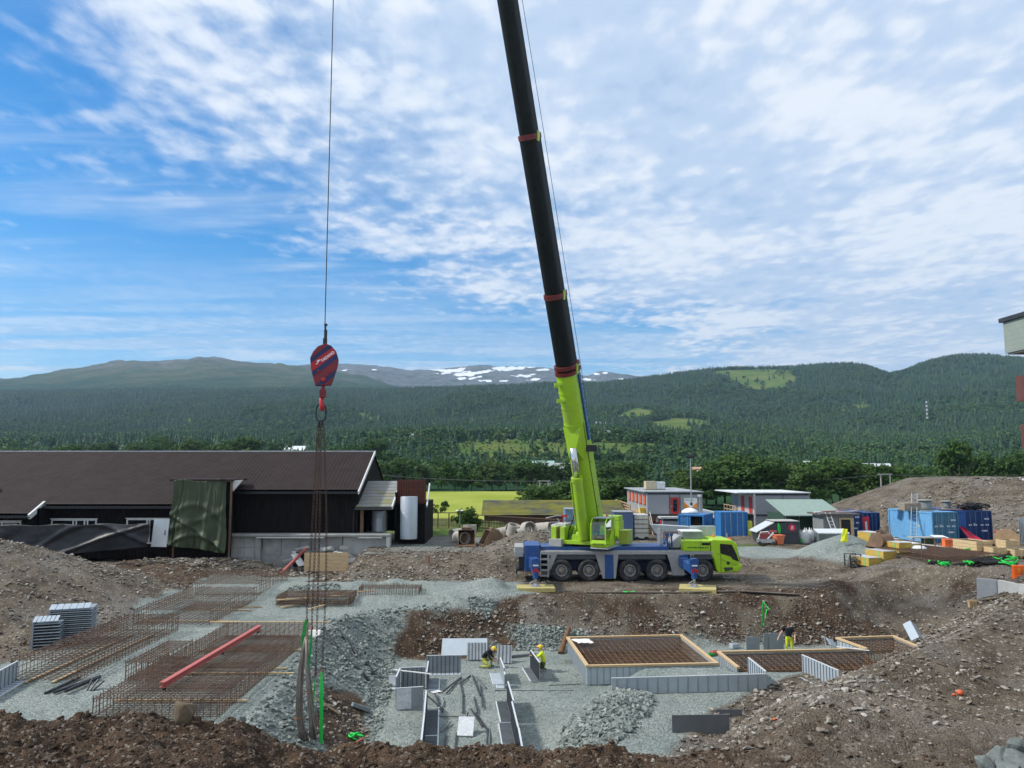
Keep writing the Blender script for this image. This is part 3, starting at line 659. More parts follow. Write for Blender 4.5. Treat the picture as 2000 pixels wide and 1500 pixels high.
def tree(x, y, h_, wd, k, label, group, z=None):
    t = thing('broadleaf_tree', label, 'tree', (x, y, (float(hill_z(np.array([1000+FOC*x/y]), np.array([float(y)]))[0]) if z is None else z)-.1), random.uniform(0, 6.28), group)
    t.scale = (wd, wd, h_)
    share('trunk', TRUNKS[k % 3], t); share('crown', CROWNS[k % 6], t, rot=(0, 0, random.uniform(0, 6.28)))
    return t
rt = random.Random(12)
for i in range(30):                                                    # belt behind the yellow-green field
    px = 725+i*18+rt.uniform(-7, 7); Y = rt.uniform(232, 262); top = rt.uniform(893, 928); zt = CAMZ+(HOR-top)/FOC*Y; x = (px-1000)/FOC*Y
    hh = zt+1.2; tree(x, Y, hh, hh*rt.uniform(1.0, 1.35), i, 'leafy dark green tree in the belt behind the yellow field', 'trees behind the yellow field')
for i in range(26):                                                    # belt behind the site offices
    px = 1325+i*16.5+rt.uniform(-7, 7); Y = rt.uniform(146, 182); top = np.interp(px, [1320, 1400, 1450, 1500, 1560, 1640, 1700, 1750], [925, 893, 880, 893, 905, 884, 893, 915])+rt.uniform(-3, 14); zt = CAMZ+(HOR-top)/FOC*Y
    hh = zt+1.2; tree((px-1000)/FOC*Y, Y, hh, hh*rt.uniform(1.05, 1.45), i+3, 'tall leafy tree in the belt behind the site offices', 'trees behind the site offices')
for i in range(17):                                                    # low thicket behind the mossy roof
    px = 1030+i*18+rt.uniform(-7, 7); Y = rt.uniform(125, 160); top = rt.uniform(930, 950); zt = CAMZ+(HOR-top)/FOC*Y; hh = zt+1.2
    tree((px-1000)/FOC*Y, Y, hh, hh*rt.uniform(1.4, 1.9), i+2, 'low bushy tree in the thicket behind the mossy roof', 'trees behind the mossy roof')
for i, (px, Y, top, wf) in enumerate([(1869, 165, 861, .95), (1922, 172, 884, 1.0), (1955, 168, 888, 1), (1990, 175, 880, 1.1), (2040, 170, 885, 1.1), (1835, 200, 908, 1.2), (1905, 210, 888, 1.2), (2080, 180, 880, 1.1), (1800, 230, 912, 1.2), (1765, 240, 906, 1.2), (1745, 225, 915, 1.2)]):
    zt = CAMZ+(HOR-top)/FOC*Y; tree((px-1000)/FOC*Y, Y, zt+1.2, (zt+1.2)*wf, i, 'broad leafy tree rising behind the long spoil heap' if i else 'tallest round tree behind the long spoil heap', 'trees behind the spoil heap' if i else None)
for i in range(26):                                                    # beyond the tiled roof
    px = rt.choice([rt.uniform(205, 330), rt.uniform(340, 560), rt.uniform(335, 560), rt.uniform(630, 800), rt.uniform(0, 200)]); Y = rt.uniform(340, 470); top = rt.uniform(849, 872) if px > 190 else rt.uniform(866, 876)
    zt = CAMZ+(HOR-top)/FOC*Y; x = (px-1000)/FOC*Y; zb = float(hill_z(np.array([px]), np.array([Y]))[0]); hh = max(7, zt-zb)
    tree(x, Y, hh, hh*rt.uniform(1.0, 1.3), i, 'round leafy tree on the slope beyond the tiled roof', 'trees beyond the tiled roof')

# field, hedges
def field_mat():
    m, n, l, b = new_mat('cereal_field'); g = n.new('ShaderNodeNewGeometry')
    def noise(s, d=6, sc=(1, 1, 1)):
        mp = n.new('ShaderNodeMapping'); mp.inputs['Scale'].default_value = sc; l.new(g.outputs['Position'], mp.inputs[0]); x = n.new('ShaderNodeTexNoise'); x.inputs['Scale'].default_value = s; x.inputs['Detail'].default_value = d; l.new(mp.outputs[0], x.inputs[0]); return x.outputs[0]
    r = n.new('ShaderNodeMapRange'); r.inputs[1].default_value = .36; r.inputs[2].default_value = .64; l.new(noise(.06, 5, (1, .5, 1)), r.inputs[0])
    x = n.new('ShaderNodeMixRGB'); l.new(r.outputs[0], x.inputs[0]); x.inputs[1].default_value = (.25, .30, .050, 1); x.inputs[2].default_value = (.34, .37, .085, 1)
    l.new(x.outputs[0], b.inputs['Base Color']); b.inputs['Roughness'].default_value = 1; b.inputs['Specular IOR Level'].default_value = 0
    bp = n.new('ShaderNodeBump'); bp.inputs['Strength'].default_value = .5; bp.inputs['Distance'].default_value = .2; l.new(noise(6, 4), bp.inputs['Height']); l.new(bp.outputs[0], b.inputs['Normal'])
    return m
fx, fy = np.meshgrid(np.linspace(-45, 5, 60), np.linspace(106, 226, 60)); fzz = -.72+.5*sstep(fy, 125, 200)+.3*(fbm(fx*.05, fy*.05, 3, 81)-.5)
fme = np_mesh('field', np.stack([fx, fy, fzz], -1).reshape(-1, 3), grid_faces(60, 60), field_mat())
fo = bpy.data.objects.new('field', fme); col.objects.link(fo); tag(fo, 'flat yellow-green cereal field before the tree belt', 'field', kind='structure')

# ------------------------------------------------------------------ stones on the site
def stone_mesh(seed, flat=.7):
    import bmesh
    r = random.Random(seed); bm = bmesh.new()
    for k in range(13):
        v = Vector((r.gauss(0, 1), r.gauss(0, 1), r.gauss(0, 1))).normalized()*r.uniform(.75, 1.05); bm.verts.new((v.x*.5*r.uniform(.9, 1.25), v.y*.5*.72, v.z*.5*flat))
    h_ = bmesh.ops.convex_hull(bm, input=bm.verts); bmesh.ops.delete(bm, geom=[g for g in h_['geom_interior'] if isinstance(g, bmesh.types.BMVert)], context='VERTS')
    me = bpy.data.meshes.new('stone'); bm.to_mesh(me); bm.free(); return me
def stone_mat(name, cols, bump=.3):
    m, n, l, b = new_mat(name); oi = n.new('ShaderNodeObjectInfo'); cr = n.new('ShaderNodeValToRGB'); l.new(oi.outputs['Random'], cr.inputs[0])
    e = cr.color_ramp.elements
    while len(e) < len(cols): e.new(.5)
    for i, c in enumerate(cols): e[i].position = i/(len(cols)-1); e[i].color = (*c, 1)
    g = n.new('ShaderNodeNewGeometry'); no = n.new('ShaderNodeTexNoise'); no.inputs['Scale'].default_value = 8; no.inputs['Detail'].default_value = 5; l.new(g.outputs['Position'], no.inputs[0])
    r = n.new('ShaderNodeMapRange'); r.inputs[1].default_value = .3; r.inputs[2].default_value = .7; r.inputs[3].default_value = .7; r.inputs[4].default_value = 1.25; l.new(no.outputs[0], r.inputs[0])
    x = n.new('ShaderNodeMixRGB'); x.blend_type = 'MULTIPLY'; x.inputs[0].default_value = 1; l.new(cr.outputs[0], x.inputs[1]); l.new(r.outputs[0], x.inputs[2]); l.new(x.outputs[0], b.inputs['Base Color'])
    b.inputs['Roughness'].default_value = .9; b.inputs['Specular IOR Level'].default_value = .2; return m
M_SPOIL = stone_mat('spoil_stone', [(.105, .084, .062), (.205, .178, .145), (.32, .29, .245), (.16, .135, .108), (.46, .43, .38)])
M_ROCK = stone_mat('blasted_rock', [(.130, .152, .140), (.205, .235, .215), (.27, .30, .275), (.165, .19, .172), (.34, .37, .34)])
M_CLOD = stone_mat('soil_clod', [(.045, .030, .020), (.075, .050, .033), (.11, .078, .052), (.055, .037, .025), (.16, .125, .09)])
def stones(n0, m): 
    L_ = []
    for i in range(7):
        me = stone_mesh(n0+i, (.26+.05*i) if n0 == 100 else (.5+.07*i)); me.materials.append(m); L_.append(me)
    return L_
SM = {'spoil': stones(100, M_SPOIL), 'rock': stones(120, M_ROCK), 'clod': stones(140, M_CLOD)}
SC = {k: hidden_coll(k+'_pieces', v) for k, v in SM.items()}
pool = []                                                               # (px size, kind, pos, scale, rot, mesh index)
def strew(kind, n_, box, accept, s0, s1, pw, seed, sink=.25):
    r_ = np.random.default_rng(seed); x0, x1, y0, y1 = box
    x = r_.uniform(x0, x1, n_); y = r_.uniform(y0, y1, n_); a = accept(x, y); k = r_.uniform(0, 1, n_) < a; x, y = x[k], y[k]
    if kind == 'spoil': k = r_.uniform(0, 1, len(x)) < .35+1.5*sstep(fbm(x*.45, y*.45, 4, 95), .38, .66); x, y = x[k], y[k]
    s_ = s0+(s1-s0)*r_.uniform(0, 1, len(x))**pw; z = height(x, y)+s_*(.5-sink)*.55
    for i in range(len(x)):
        if abs(x[i])/y[i] > .72: continue
        pool.append((s_[i]/y[i]*FOC, kind, (x[i], y[i], z[i]), s_[i]*r_.uniform(.75, 1.3, 3), (r_.uniform(-.5, .5), r_.uniform(-.5, .5), r_.uniform(0, 6.28)), int(r_.integers(0, 7))))
def sdT(x, y): return poly_sd(x, y, TOE)
def clean(x, y): return 1-zones(x, y)[0]
# right bank
strew('spoil', 52000, (5, 32, 20, 45), lambda x, y: clean(x, y)*(sdT(x, y) > .05)*(.35+.65*(1-sstep(sdT(x, y), 4, 9)))*np.where(y < 22, .05, np.where(y < 23.5, .3, 1)), .03, .32, 6.0, 1)
# far bank of the pit
strew('spoil', 17000, (-5, 26, 40.5, 47.5), lambda x, y: clean(x, y)*np.where(y > 44.6, .22, 1)*(sdT(x, y) > 0), .035, .34, 5.0, 2)
strew('rock', 9000, (-2.5, 6, 40.0, 45.0), lambda x, y: zones(x, y)[0]*(sdT(x, y) > -.3), .07, .30, 2.2, 3)
# left flank and foot of the gravel platform
strew('rock', 15000, (-11, -3.5, 24, 46), lambda x, y: zones(x, y)[0]*(sdT(x, y) > -.5)*(1-sstep(sdT(x, y), 2.4, 3.6)), .06, .30, 3.2, 4)
strew('spoil', 2600, (-8, -4, 24, 31), lambda x, y: clean(x, y)*(sdT(x, y) > -.2)*(sdT(x, y) < 2.6), .05, .30, 3.5, 5)
# rubble heap in the pit
strew('rock', 9000, (1, 8, 26, 34), lambda x, y: (1-sstep(np.hypot((x-3.6-(y-30)*.28)/1.7, (y-29.8)/3.3), .8, 1.1)), .10, .36, 1.8, 6)
strew('rock', 2500, (-6, 16, 25, 41), lambda x, y: (sdT(x, y) < 0)*.5, .03, .09, 2, 7)
strew('rock', 900, (-14, -9.5, 46, 50.5), lambda x, y: (1-sstep(np.hypot((x+12.2)/1.6, (y-48.6)/1.0), .8, 1.1)), .10, .34, 1.8, 8)
# left mound, rubble by the house, spoil behind the crane, long heap at the back
strew('spoil', 30000, (-40, -16, 32, 56), lambda x, y: clean(x, y)*np.where(y > 50.2, .18, .9), .03, .30, 5.5, 9)
strew('spoil', 9000, (-26, -12.5, 52, 60), lambda x, y: clean(x, y)*np.where(y < 54, .15, .9), .04, .50, 5, 10)
strew('spoil', 14000, (-12, 8, 50, 61), lambda x, y: clean(x, y)*np.where((x > 0) & (y < 55), .1, 1.), .03, .32, 5.0, 11)
strew('spoil', 14000, (34, 66, 72, 94), lambda x, y: clean(x, y)*(1-sstep(x-y*.2, 41, 50)), .06, .5, 4.5, 12)
strew('spoil', 6000, (14, 34, 44, 60), lambda x, y: clean(x, y)*.5, .05, .25, 4, 13)
# foreground soil
strew('clod', 22000, (-16, 11, 18.2, 24), lambda x, y: np.where(x > 5, .3, 1.), .02, .24, 6.5, 14, .45)
strew('spoil', 900, (-15, 13, 18.5, 23.5), lambda x, y: .5+0*x, .04, .20, 3.5, 15)
strew('rock', 400, (10.5, 14.5, 18.4, 21.0), lambda x, y: 1-sstep(np.hypot((x-12.75)/.9, (y-19.5)/.8), .8, 1.1), .15, .75, 1.5, 16)
pool.sort(key=lambda q: -q[0])
seen = []
for q in pool[:300]: pass
big_, rest = pool[:300], pool[300:]
for q in big_:
    share('stone', SM[q[1]][q[5]], ground, q[2], q[4], tuple(q[3]))
for kind, lab in (('spoil', 'loose_stones'), ('rock', 'blasted_rubble'), ('clod', 'soil_clods')):
    s_ = [q for q in rest if q[1] == kind]
    scatter(lab, [q[2] for q in s_], [q[3] for q in s_], [q[4] for q in s_], SC[kind], [q[5] for q in s_], None, None, parent=ground)

# ------------------------------------------------------------------ shared paints
LIME = mat('lime_paint', (.335, .545, .022), .38, var=.06, scale=1.2, dirt=(.22, .25, .08), damt=.75, dscale=.6, spec=.45)
LIME2 = mat('lime_paint_cab', (.40, .66, .02), .35, var=.05, scale=1.2, dirt=(.24, .26, .08), damt=.25, spec=.5)
BLUE = mat('crane_blue', (.012, .070, .25), .42, var=.08, dirt=(.12, .12, .12), damt=.35, spec=.5)
CGREY = mat('crane_grey', (.35, .35, .345), .55, var=.08, dirt=(.24, .22, .19), damt=.45)
DARK = mat('dark_steel', (.022, .023, .026), .6, var=.3)
BOOMD = mat('boom_dark', (.0060, .0085, .0080), .55, var=.45, scale=.5, stretch=(7, 7, .25), dirt=(.014, .019, .017), damt=.7, dscale=.8, spec=.16)
STEEL = mat('bare_steel', (.42, .43, .44), .45, .6, var=.15)
CHROME = mat('ram_rod', (.62, .62, .62), .25, .9, var=.04)
RUB = mat('tyre_rubber', (.030, .031, .034), .85, var=.3, dirt=(.16, .14, .115), damt=.55, dscale=3)
RIM = mat('wheel_rim', (.40, .385, .37), .5, .2, var=.2, dirt=(.12, .10, .08), damt=.6, dscale=5)
HUB = mat('wheel_hub', (.22, .20, .18), .6, .2, var=.3)
RED = mat('red_paint', (.42, .018, .03), .45, var=.12, dirt=(.10, .05, .05), damt=.4)
ORANGE = mat('signal_orange', (.85, .16, .015), .45, var=.08)
BLACKG = mat('dark_glass', (.010, .014, .016), .08, var=.2, spec=.8)
WHITE = mat('white_paint', (.78, .78, .76), .5, var=.06, dirt=(.5, .48, .44), damt=.4)
INK = mat('print_ink', (.045, .12, .02), .6)
YWOOD = mat('yellow_timber', (.50, .42, .16), .8, var=.25, scale=4, stretch=(1, 6, 6), dirt=(.30, .26, .13), damt=.7)
WOOD = mat('fresh_timber', (.56, .40, .22), .75, var=.16, scale=3, stretch=(1, 8, 8), dirt=(.38, .27, .15), damt=.4)
def glass_mat():
    m, n, l, b = new_mat('clear_glass'); n.remove(b); o = [x for x in n if x.type == 'OUTPUT_MATERIAL'][0]
    t = n.new('ShaderNodeBsdfTransparent'); t.inputs[0].default_value = (.55, .66, .62, 1); g = n.new('ShaderNodeBsdfGlossy'); g.inputs['Roughness'].default_value = .03
    f = n.new('ShaderNodeFresnel'); f.inputs[0].default_value = 1.5; ad = n.new('ShaderNodeMath'); ad.inputs[1].default_value = .08; l.new(f.outputs[0], ad.inputs[0])
    mx = n.new('ShaderNodeMixShader'); l.new(ad.outputs[0], mx.inputs[0]); l.new(t.outputs[0], mx.inputs[1]); l.new(g.outputs[0], mx.inputs[2]); l.new(mx.outputs[0], o.inputs[0]); return m
GLASS = glass_mat()
def text(name, s, size, m, parent, loc, rot, ext=.003, bold=0.):
    c = bpy.data.curves.new(name, 'FONT'); c.body = s; c.size = size; c.extrude = ext; c.align_x = 'CENTER'; c.align_y = 'CENTER'; c.offset = bold; c.materials.append(m)
    t = bpy.data.objects.new(name, c); col.objects.link(t); bpy.context.view_layer.update()
    me = bpy.data.meshes.new_from_object(t.evaluated_get(bpy.context.evaluated_depsgraph_get())); bpy.data.objects.remove(t)
    o = bpy.data.objects.new(name, me); col.objects.link(o); o.parent = parent; o.location = loc; o.rotation_euler = rot; o['kind'] = 'stuff'; return o

# ------------------------------------------------------------------ mobile crane
crane = thing('mobile_crane', 'lime green and blue five axle mobile crane with raised boom', 'crane', (0, 51, 0))
def cx_(px): return (px-1000)*.0334
def cz_(py): return (1131-py)*.0334
def cpoly(L_): return [(cx_(a), cz_(b)) for a, b in L_]
# wheels
tyre = MB().lathe([(.36, .03), (.44, -.03), (.60, -.06), (.665, -.04), (.70, .03), (.705, .12), (.705, .32), (.70, .41), (.66, .47), (.44, .47), (.36, .42)], axis=(0, 1, 0), n=40, caps=False)
for k in range(40):
    a = 2*math.pi*k/40; tyre.box((.705*math.cos(a), .22, .705*math.sin(a)), (.05, .40, .05), (0, -a, 0))
tyre_me = tyre.mesh('tyre', RUB, True)
rim = MB().lathe([(.385, .02), (.37, -.03), (.345, -.03), (.325, .06), (.30, .10), (.20, .115), (.17, .06)], axis=(0, 1, 0), n=32, caps=False)
rim_me = rim.mesh('rim', RIM, True)
hub = MB().lathe([(.17, .08), (.17, -.02), (.13, -.05), (.09, -.055), (.001, -.055)], axis=(0, 1, 0), n=20, caps=False); hub_me = hub.mesh('hub', HUB, True)
holes = MB()
for k in range(10):
    a = 2*math.pi*k/10; holes.lathe([(.028, .075), (.028, .104), (.001, .1045)], (.255*math.cos(a), 0, .255*math.sin(a)), (0, -1, 0), 8, False)
for k in range(10):
    a = 2*math.pi*(k+.5)/10; holes.cyl((.265*math.cos(a), .10, .265*math.sin(a)), (.265*math.cos(a), .085, .265*math.sin(a)), .033, n=8)
holes_me = holes.mesh('wheel_nuts', DARK)
for px in (1096.7, 1150, 1230, 1283, 1371.5):
    for side in (0, 1):
        wh = share('wheel', tyre_me, crane, (cx_(px), 0 if not side else 3.0, .705), (0, random.uniform(0, 6), math.pi if side else 0)); wh.name = 'wheel'
        share('rim', rim_me, wh); share('hub', hub_me, wh); share('wheel_nuts', holes_me, wh)['kind'] = 'stuff'
for px in (1096.7, 1150, 1230, 1283, 1371.5): MB().cyl((cx_(px), .3, .705), (cx_(px), 2.7, .705), .14, n=12).obj('axle', DARK, crane)
# chassis and bodywork
MB().bx(1.0, 14.2, .62, 2.38, .62, 1.72).bx(1.9, 13.0, .3, 2.7, 1.35, 1.72).obj('chassis', mat('chassis_blue', (.012, .020, .055), .7, var=.3), crane)
MB().bx(1.86, 13.1, 0, 3.0, 1.73, 1.93).bx(1.86, 11.4, .12, 2.88, 1.93, 1.97).obj('fender_deck', CGREY, crane, bevel=.02)
MB().bx(1.9, 10.3, .38, 2.62, 1.972, 2.2).prism([(10.0, 1.975), (10.25, 2.05), (10.45, 2.55), (10.3, 2.2), (9.9, 2.22)], .5, .9).prism([(10.0, 1.975), (10.25, 2.05), (10.45, 2.55), (10.3, 2.2), (9.9, 2.22)], 2.1, 2.5).obj('blue_deck', BLUE, crane, bevel=.02)
MB().bx(.83, 1.83, .06, 2.94, .63, 2.32).obj('rear_outrigger_box', BLUE, crane, bevel=.04)
MB().bx(.17, .76, .25, 2.75, 1.55, 2.2).bx(.15, .78, .23, 2.77, 1.84, 1.88).obj('rear_locker', CGREY, crane, bevel=.03)
MB().bx(.45, .82, .4, 2.6, .75, 1.5).box((.3, .3, .62), (.10, .5, .3)).bx(.25, .8, .45, 2.55, .62, .78).obj('rear_bumper', DARK, crane)
for y0, y1 in ((.005, .07), (2.93, 2.995)):
    MB().prism(cpoly([(1163, 1079), (1208, 1079), (1202, 1125), (1177, 1125)]), y0, y1).obj('fender_pillar', CGREY, crane); MB().prism(cpoly([(1303, 1079), (1336, 1079), (1336, 1119), (1313, 1119), (1309, 1098)]), y0, y1).obj('fender_pillar', CGREY, crane)
    MB().prism(cpoly([(1072, 1079), (1088, 1079), (1077, 1105), (1072, 1112)]), y0, y1).obj('fender_pillar', CGREY, crane); MB().prism(cpoly([(1348, 1079), (1356, 1079), (1349, 1095), (1348, 1095)]), y0, y1).obj('fender_pillar', CGREY, crane)
    MB().bx(cx_(1085), cx_(1300), y0+.08, y1+.1, 1.42, 1.72).bx(cx_(1353), cx_(1392), y0+.08, y1+.1, 1.42, 1.72).obj('arch_band', mat('arch_grey', (.07, .072, .08), .7), crane)
MB().bx(cx_(1181), cx_(1198), -.03, .5, .22, 1.72).obj('side_locker', BLUE, crane, bevel=.02)
MB().bx(cx_(1181), cx_(1198), 2.5, 3.03, .22, 1.72).obj('side_locker', BLUE, crane)
lad = MB().bx(cx_(1055), cx_(1056.5), -.06, .05, .3, 1.72).bx(cx_(1069), cx_(1072), -.06, .05, .3, 1.72); lad.obj('ladder_rail', CGREY, crane)
for z in (.33, .68, 1.03, 1.38): MB().bx(cx_(1056.6), cx_(1068.9), -.05, .18, z, z+.11).obj('ladder_step', CGREY, crane)
for a_, b_ in ((1070, 1076), (1349, 1354)): MB().bx(cx_(a_), cx_(b_), -.012, .0, 1.5, 1.68).obj('side_plate', mat('small_sign', (.09, .09, .09), .5), crane)
# driver's cab
cab = MB().prism(cpoly([(1389, 1052), (1394, 1050), (1430, 1051), (1440, 1058), (1445, 1094), (1447.5, 1103), (1444, 1112), (1402, 1115), (1399, 1108), (1395, 1090), (1389, 1079)]), .02, 2.95).obj('driver_cab', LIME2, crane, bevel=.07)
MB().prism(cpoly([(1407, 1058.5), (1430, 1060), (1438.5, 1078), (1443.5, 1093), (1431, 1088.5), (1427, 1083), (1407, 1077)]), .005, .05).obj('cab_window', BLACKG, cab)
MB().prism(cpoly([(1420, 1059), (1421, 1059), (1427, 1082), (1426, 1082)]), -.004, .01).obj('window_post', DARK, cab)
MB().prism([(14.62, 2.40), (14.72, 2.44), (14.93, 1.30), (14.86, 1.24)], .2, 2.77).obj('windscreen', BLACKG, cab)
MB().prism(cpoly([(1413, 1104), (1431, 1103.5), (1440, 1105.5), (1416, 1112)]), -.002, .06).obj('step_recess', mat('recess_grey', (.06, .075, .05), .7), cab)
MB().prism(cpoly([(1431, 1104), (1448.5, 1098), (1449, 1103), (1440, 1112), (1431, 1110)]), -.02, 2.97).obj('bumper', LIME2, cab, bevel=.02)
MB().lathe([(.001, -.02), (.10, -.02), (.115, .03)], (cx_(1422), .01, cz_(1095.5)), (0, 1, 0), 14, False).obj('filler_cap', DARK, cab)
MB().bx(cx_(1407.3), cx_(1408), .004, .03, cz_(1113), cz_(1079)).beam((cx_(1407.6), .012, cz_(1079)), (cx_(1400.6), .012, cz_(1077)), .02, .02).beam((cx_(1409), .012, cz_(1089)), (cx_(1443), .012, cz_(1101)), .02, .018).obj('door_seam', mat('seam_green', (.09, .16, .01), .8), cab)
MB().tube([(cx_(1412), .2, .5), (cx_(1414), .2, .22), (cx_(1426), .2, .22), (cx_(1429), .2, .5)], .03, 6).obj('step_bar', STEEL, crane)
MB().lathe([(.09, 0), (.09, .09), (.07, .16), (.001, .17)], (cx_(1409), 1.9, cz_(1051)), n=12).obj('beacon', ORANGE, crane); MB().lathe([(.11, 0), (.11, .08), (.09, .17), (.001, .19)], (cx_(1429.5), .45, cz_(1053.5)), n=12).obj('beacon', ORANGE, crane)
MB().bx(cx_(1407), cx_(1411), 1.8, 2.0, cz_(1054), cz_(1051)).obj('beacon_bracket', DARK, crane)
eng = MB().bx(cx_(1335), cx_(1388.5), .04, 2.9, 1.935, 2.62).obj('engine_cover', LIME2, crane, bevel=.05)
MB().bx(cx_(1371.5), cx_(1387), .02, .1, cz_(1061.5), cz_(1056.5)).obj('vent', mat('vent_black', (.008, .009, .008), .6), eng)
MB().bx(cx_(1369), cx_(1369.5), .022, .1, 1.95, 2.58).bx(cx_(1338), cx_(1388), .022, .1, 2.545, 2.556).bx(cx_(1388.2), cx_(1389), .022, .1, 1.95, 2.6).obj('panel_seam', MATS['seam_green'], eng)
text('web_address', 'www.cranenorway.com', .145, INK, eng, (cx_(1364), .018, cz_(1065.5)), (R(90), 0, 0), bold=.004)
MB().beam((cx_(1338.5), .03, cz_(1074)), (cx_(1340.5), .03, cz_(1072)), .02, .06).obj('small_emblem', INK, eng); text('small_print', 'Crane', .085, INK, eng, (cx_(1347), .018, cz_(1073)), (R(90), 0, 0))
rad = MB().bx(cx_(1340), cx_(1379), .9, 2.3, 2.62, cz_(1038)).obj('radiator', mat('radiator_mesh', (.24, .26, .27), .6, .3, var=.2, wave=('X', 12, .35)), crane)
MB().bx(cx_(1339), cx_(1380), .85, 2.35, cz_(1038), cz_(1037)+.03).obj('radiator_lid', WHITE, crane)
MB().bx(cx_(1368), cx_(1418), 2.4, 2.9, cz_(1052), cz_(1030)).bx(cx_(1372), cx_(1416), 2.38, 2.4, cz_(1046), cz_(1040)).obj('tool_rack', mat('galvanised', (.46, .50, .51), .5, .4, var=.15), crane)
MB().prism(cpoly([(1311, 1068), (1334, 1068), (1337, 1045), (1331, 1045), (1313, 1061)]), .7, 2.3).obj('boom_rest', CGREY, crane, bevel=.03); MB().bx(cx_(1311), cx_(1334), .72, 2.28, 1.98, 2.1).obj('boom_rest_foot', DARK, crane)
for px in (1307.5, 1316): MB().cyl((cx_(px), .6, 1.97), (cx_(px), .6, cz_(1040)), .055, n=8).box((cx_(px), .6, cz_(1042)), (.2, .12, .16)).obj('hydraulic_post', BLUE, crane)
for px, r_ in ((1300, .16), (1304, .1)): MB().cyl((cx_(px), 1.9, 1.97), (cx_(px), 1.9, cz_(1033)), r_, n=12).obj('exhaust', STEEL, crane)
# outriggers
def outrigger(x0, x1, ytip, yroot, ridx):
    s_ = -1 if ytip < 0 else 1
    MB().beam((x0, yroot, 1.28), (x1, ytip-.1*s_, 1.28), .42, .52).obj('outrigger_beam', BLUE, crane, bevel=.03)
    MB().beam((x0, yroot, 1.28), (x0*.62+x1*.38, yroot*.62+ytip*.38, 1.28), .52, .62).obj('outrigger_sleeve', BLUE, crane, bevel=.03)
    MB().cyl((x1, ytip, 1.0), (x1, ytip, 1.95), .20, n=16).cyl((x1, ytip, .75), (x1, ytip, 1.0), .17, n=16).box((x1, ytip-.02*s_, 1.62), (.5, .42, .5)).obj('jack', BLUE, crane, smooth=False)
    MB().cyl((x1, ytip, .3), (x1, ytip, .76), .09, n=12).obj('jack_rod', CHROME, crane)
    MB().prism([(-.19, .0), (0, .16), (.19, 0), (.19, .2), (0, .36), (-.19, .2)], -.215, -.2).obj('red_chevron', RED, crane, loc=(x1, ytip+.0, 1.05)); 
    MB().bx(x1-.17, x1+.17, ytip-.225, ytip-.211, 1.5, 1.58).obj('lamp_strip', WHITE, crane)
    MB().lathe([(.34, 0), (.34, .04), (.20, .07), (.12, .16), (.001, .17)], (x1, ytip, .27), n=20).obj('foot_plate', STEEL, crane, smooth=True, angle=40)
    for k in range(4): MB().box((x1+.2*math.cos(k*1.57+.5), ytip+.2*math.sin(k*1.57+.5), .36), (.07, .05, .14)).obj('foot_lug', STEEL, crane)
    MB().tube([(x1-.1, ytip-.05, .62), (x1-.25, ytip-.12, .55), (x1-.38, ytip-.15, .44)], .03, 6).obj('locking_lever', STEEL, crane)
outrigger(1.35, 1.42, -3.75, .6, 0); outrigger(11.15, 10.95, -3.85, .6, 1); outrigger(1.35, 1.3, 6.6, 2.4, 2); outrigger(11.15, 11.2, 6.6, 2.4, 3)
MB().bx(10.9, 11.5, -.01, .6, 1.0, 1.7).obj('outrigger_port', BLUE, crane)
def pad(x, y, rz, w_, d_, lab):
    t = thing('timber_pad', lab, 'timber mat', (x, y, gz(x, y)*.3+.0), rz); n = 6
    for k in range(n):
        MB().bx(-w_/2, w_/2, -d_/2+d_*k/n+.008, -d_/2+d_*(k+1)/n-.008, 0.005+.004*(k % 2), .26+.006*(k % 3)).obj('plank', YWOOD, t, bevel=.012)
    return t
pad(1.42, 47.25, R(2), 2.25, 1.35, 'pale timber crane mat beside the small gravel heap'); pad(11.15, 47.15, R(-14), 2.15, 1.75, 'yellowish timber crane mat below the front outrigger')
pad(1.3, 57.6, 0, 2.4, 1.6, 'timber crane mat behind the rear of the crane'); pad(11.2, 57.6, 0, 2.4, 1.6, 'timber crane mat behind the crane on its far front side')

# superstructure, turned towards the load
TH = math.atan2(-.403, .915)
def sup(m, name, mt, parent=crane, **k):
    o = m.obj(name, mt, parent, **k)
    if parent is crane: o.location = (5.0, 1.5, 0); o.rotation_euler = (0, 0, TH)
    return o
sup(MB().lathe([(1.0, 2.2), (1.0, 2.36)], n=32), 'slew_ring', DARK)
sup(MB().bx(-1.15, 1.1, -1.5, 3.4, 2.36, 2.6), 'turntable', LIME, bevel=.02)
for x in (-.86, .74): sup(MB().prism([(-.9, 2.6), (2.2, 2.6), (1.9, 3.7), (1.2, 4.05), (.7, 3.9), (-.3, 3.0)], x, x+.12, 'yz'), 'boom_bracket', LIME, bevel=.02)
sup(MB().bx(-1.35, 1.35, 3.4, 4.5, 2.3, 3.6).bx(-1.3, 1.3, 3.45, 4.45, 3.62, 3.95), 'counterweight', LIME, bevel=.03)
sup(MB().bx(-1.98, -1.62, -1.45, .6, 2.36, 3.45).bx(-1.35, -1.02, -1.45, .6, 2.36, 3.45).bx(-1.62, -1.35, -1.1, .6, 2.36, 3.3), 'winch_housing', LIME, bevel=.02)
for x in (-1.56, -1.48, -1.41): sup(MB().tube([(x, -1.16, 2.5), (x+.03, -1.2, 2.9), (x-.02, -1.14, 3.4)], .03, 6), 'hydraulic_hose', mat('rusty_hose', (.20, .12, .07), .8))
sup(MB().bx(-2.0, -1.12, -1.85, -1.0, 2.2, 2.68), 'ballast_block', CGREY, bevel=.02)
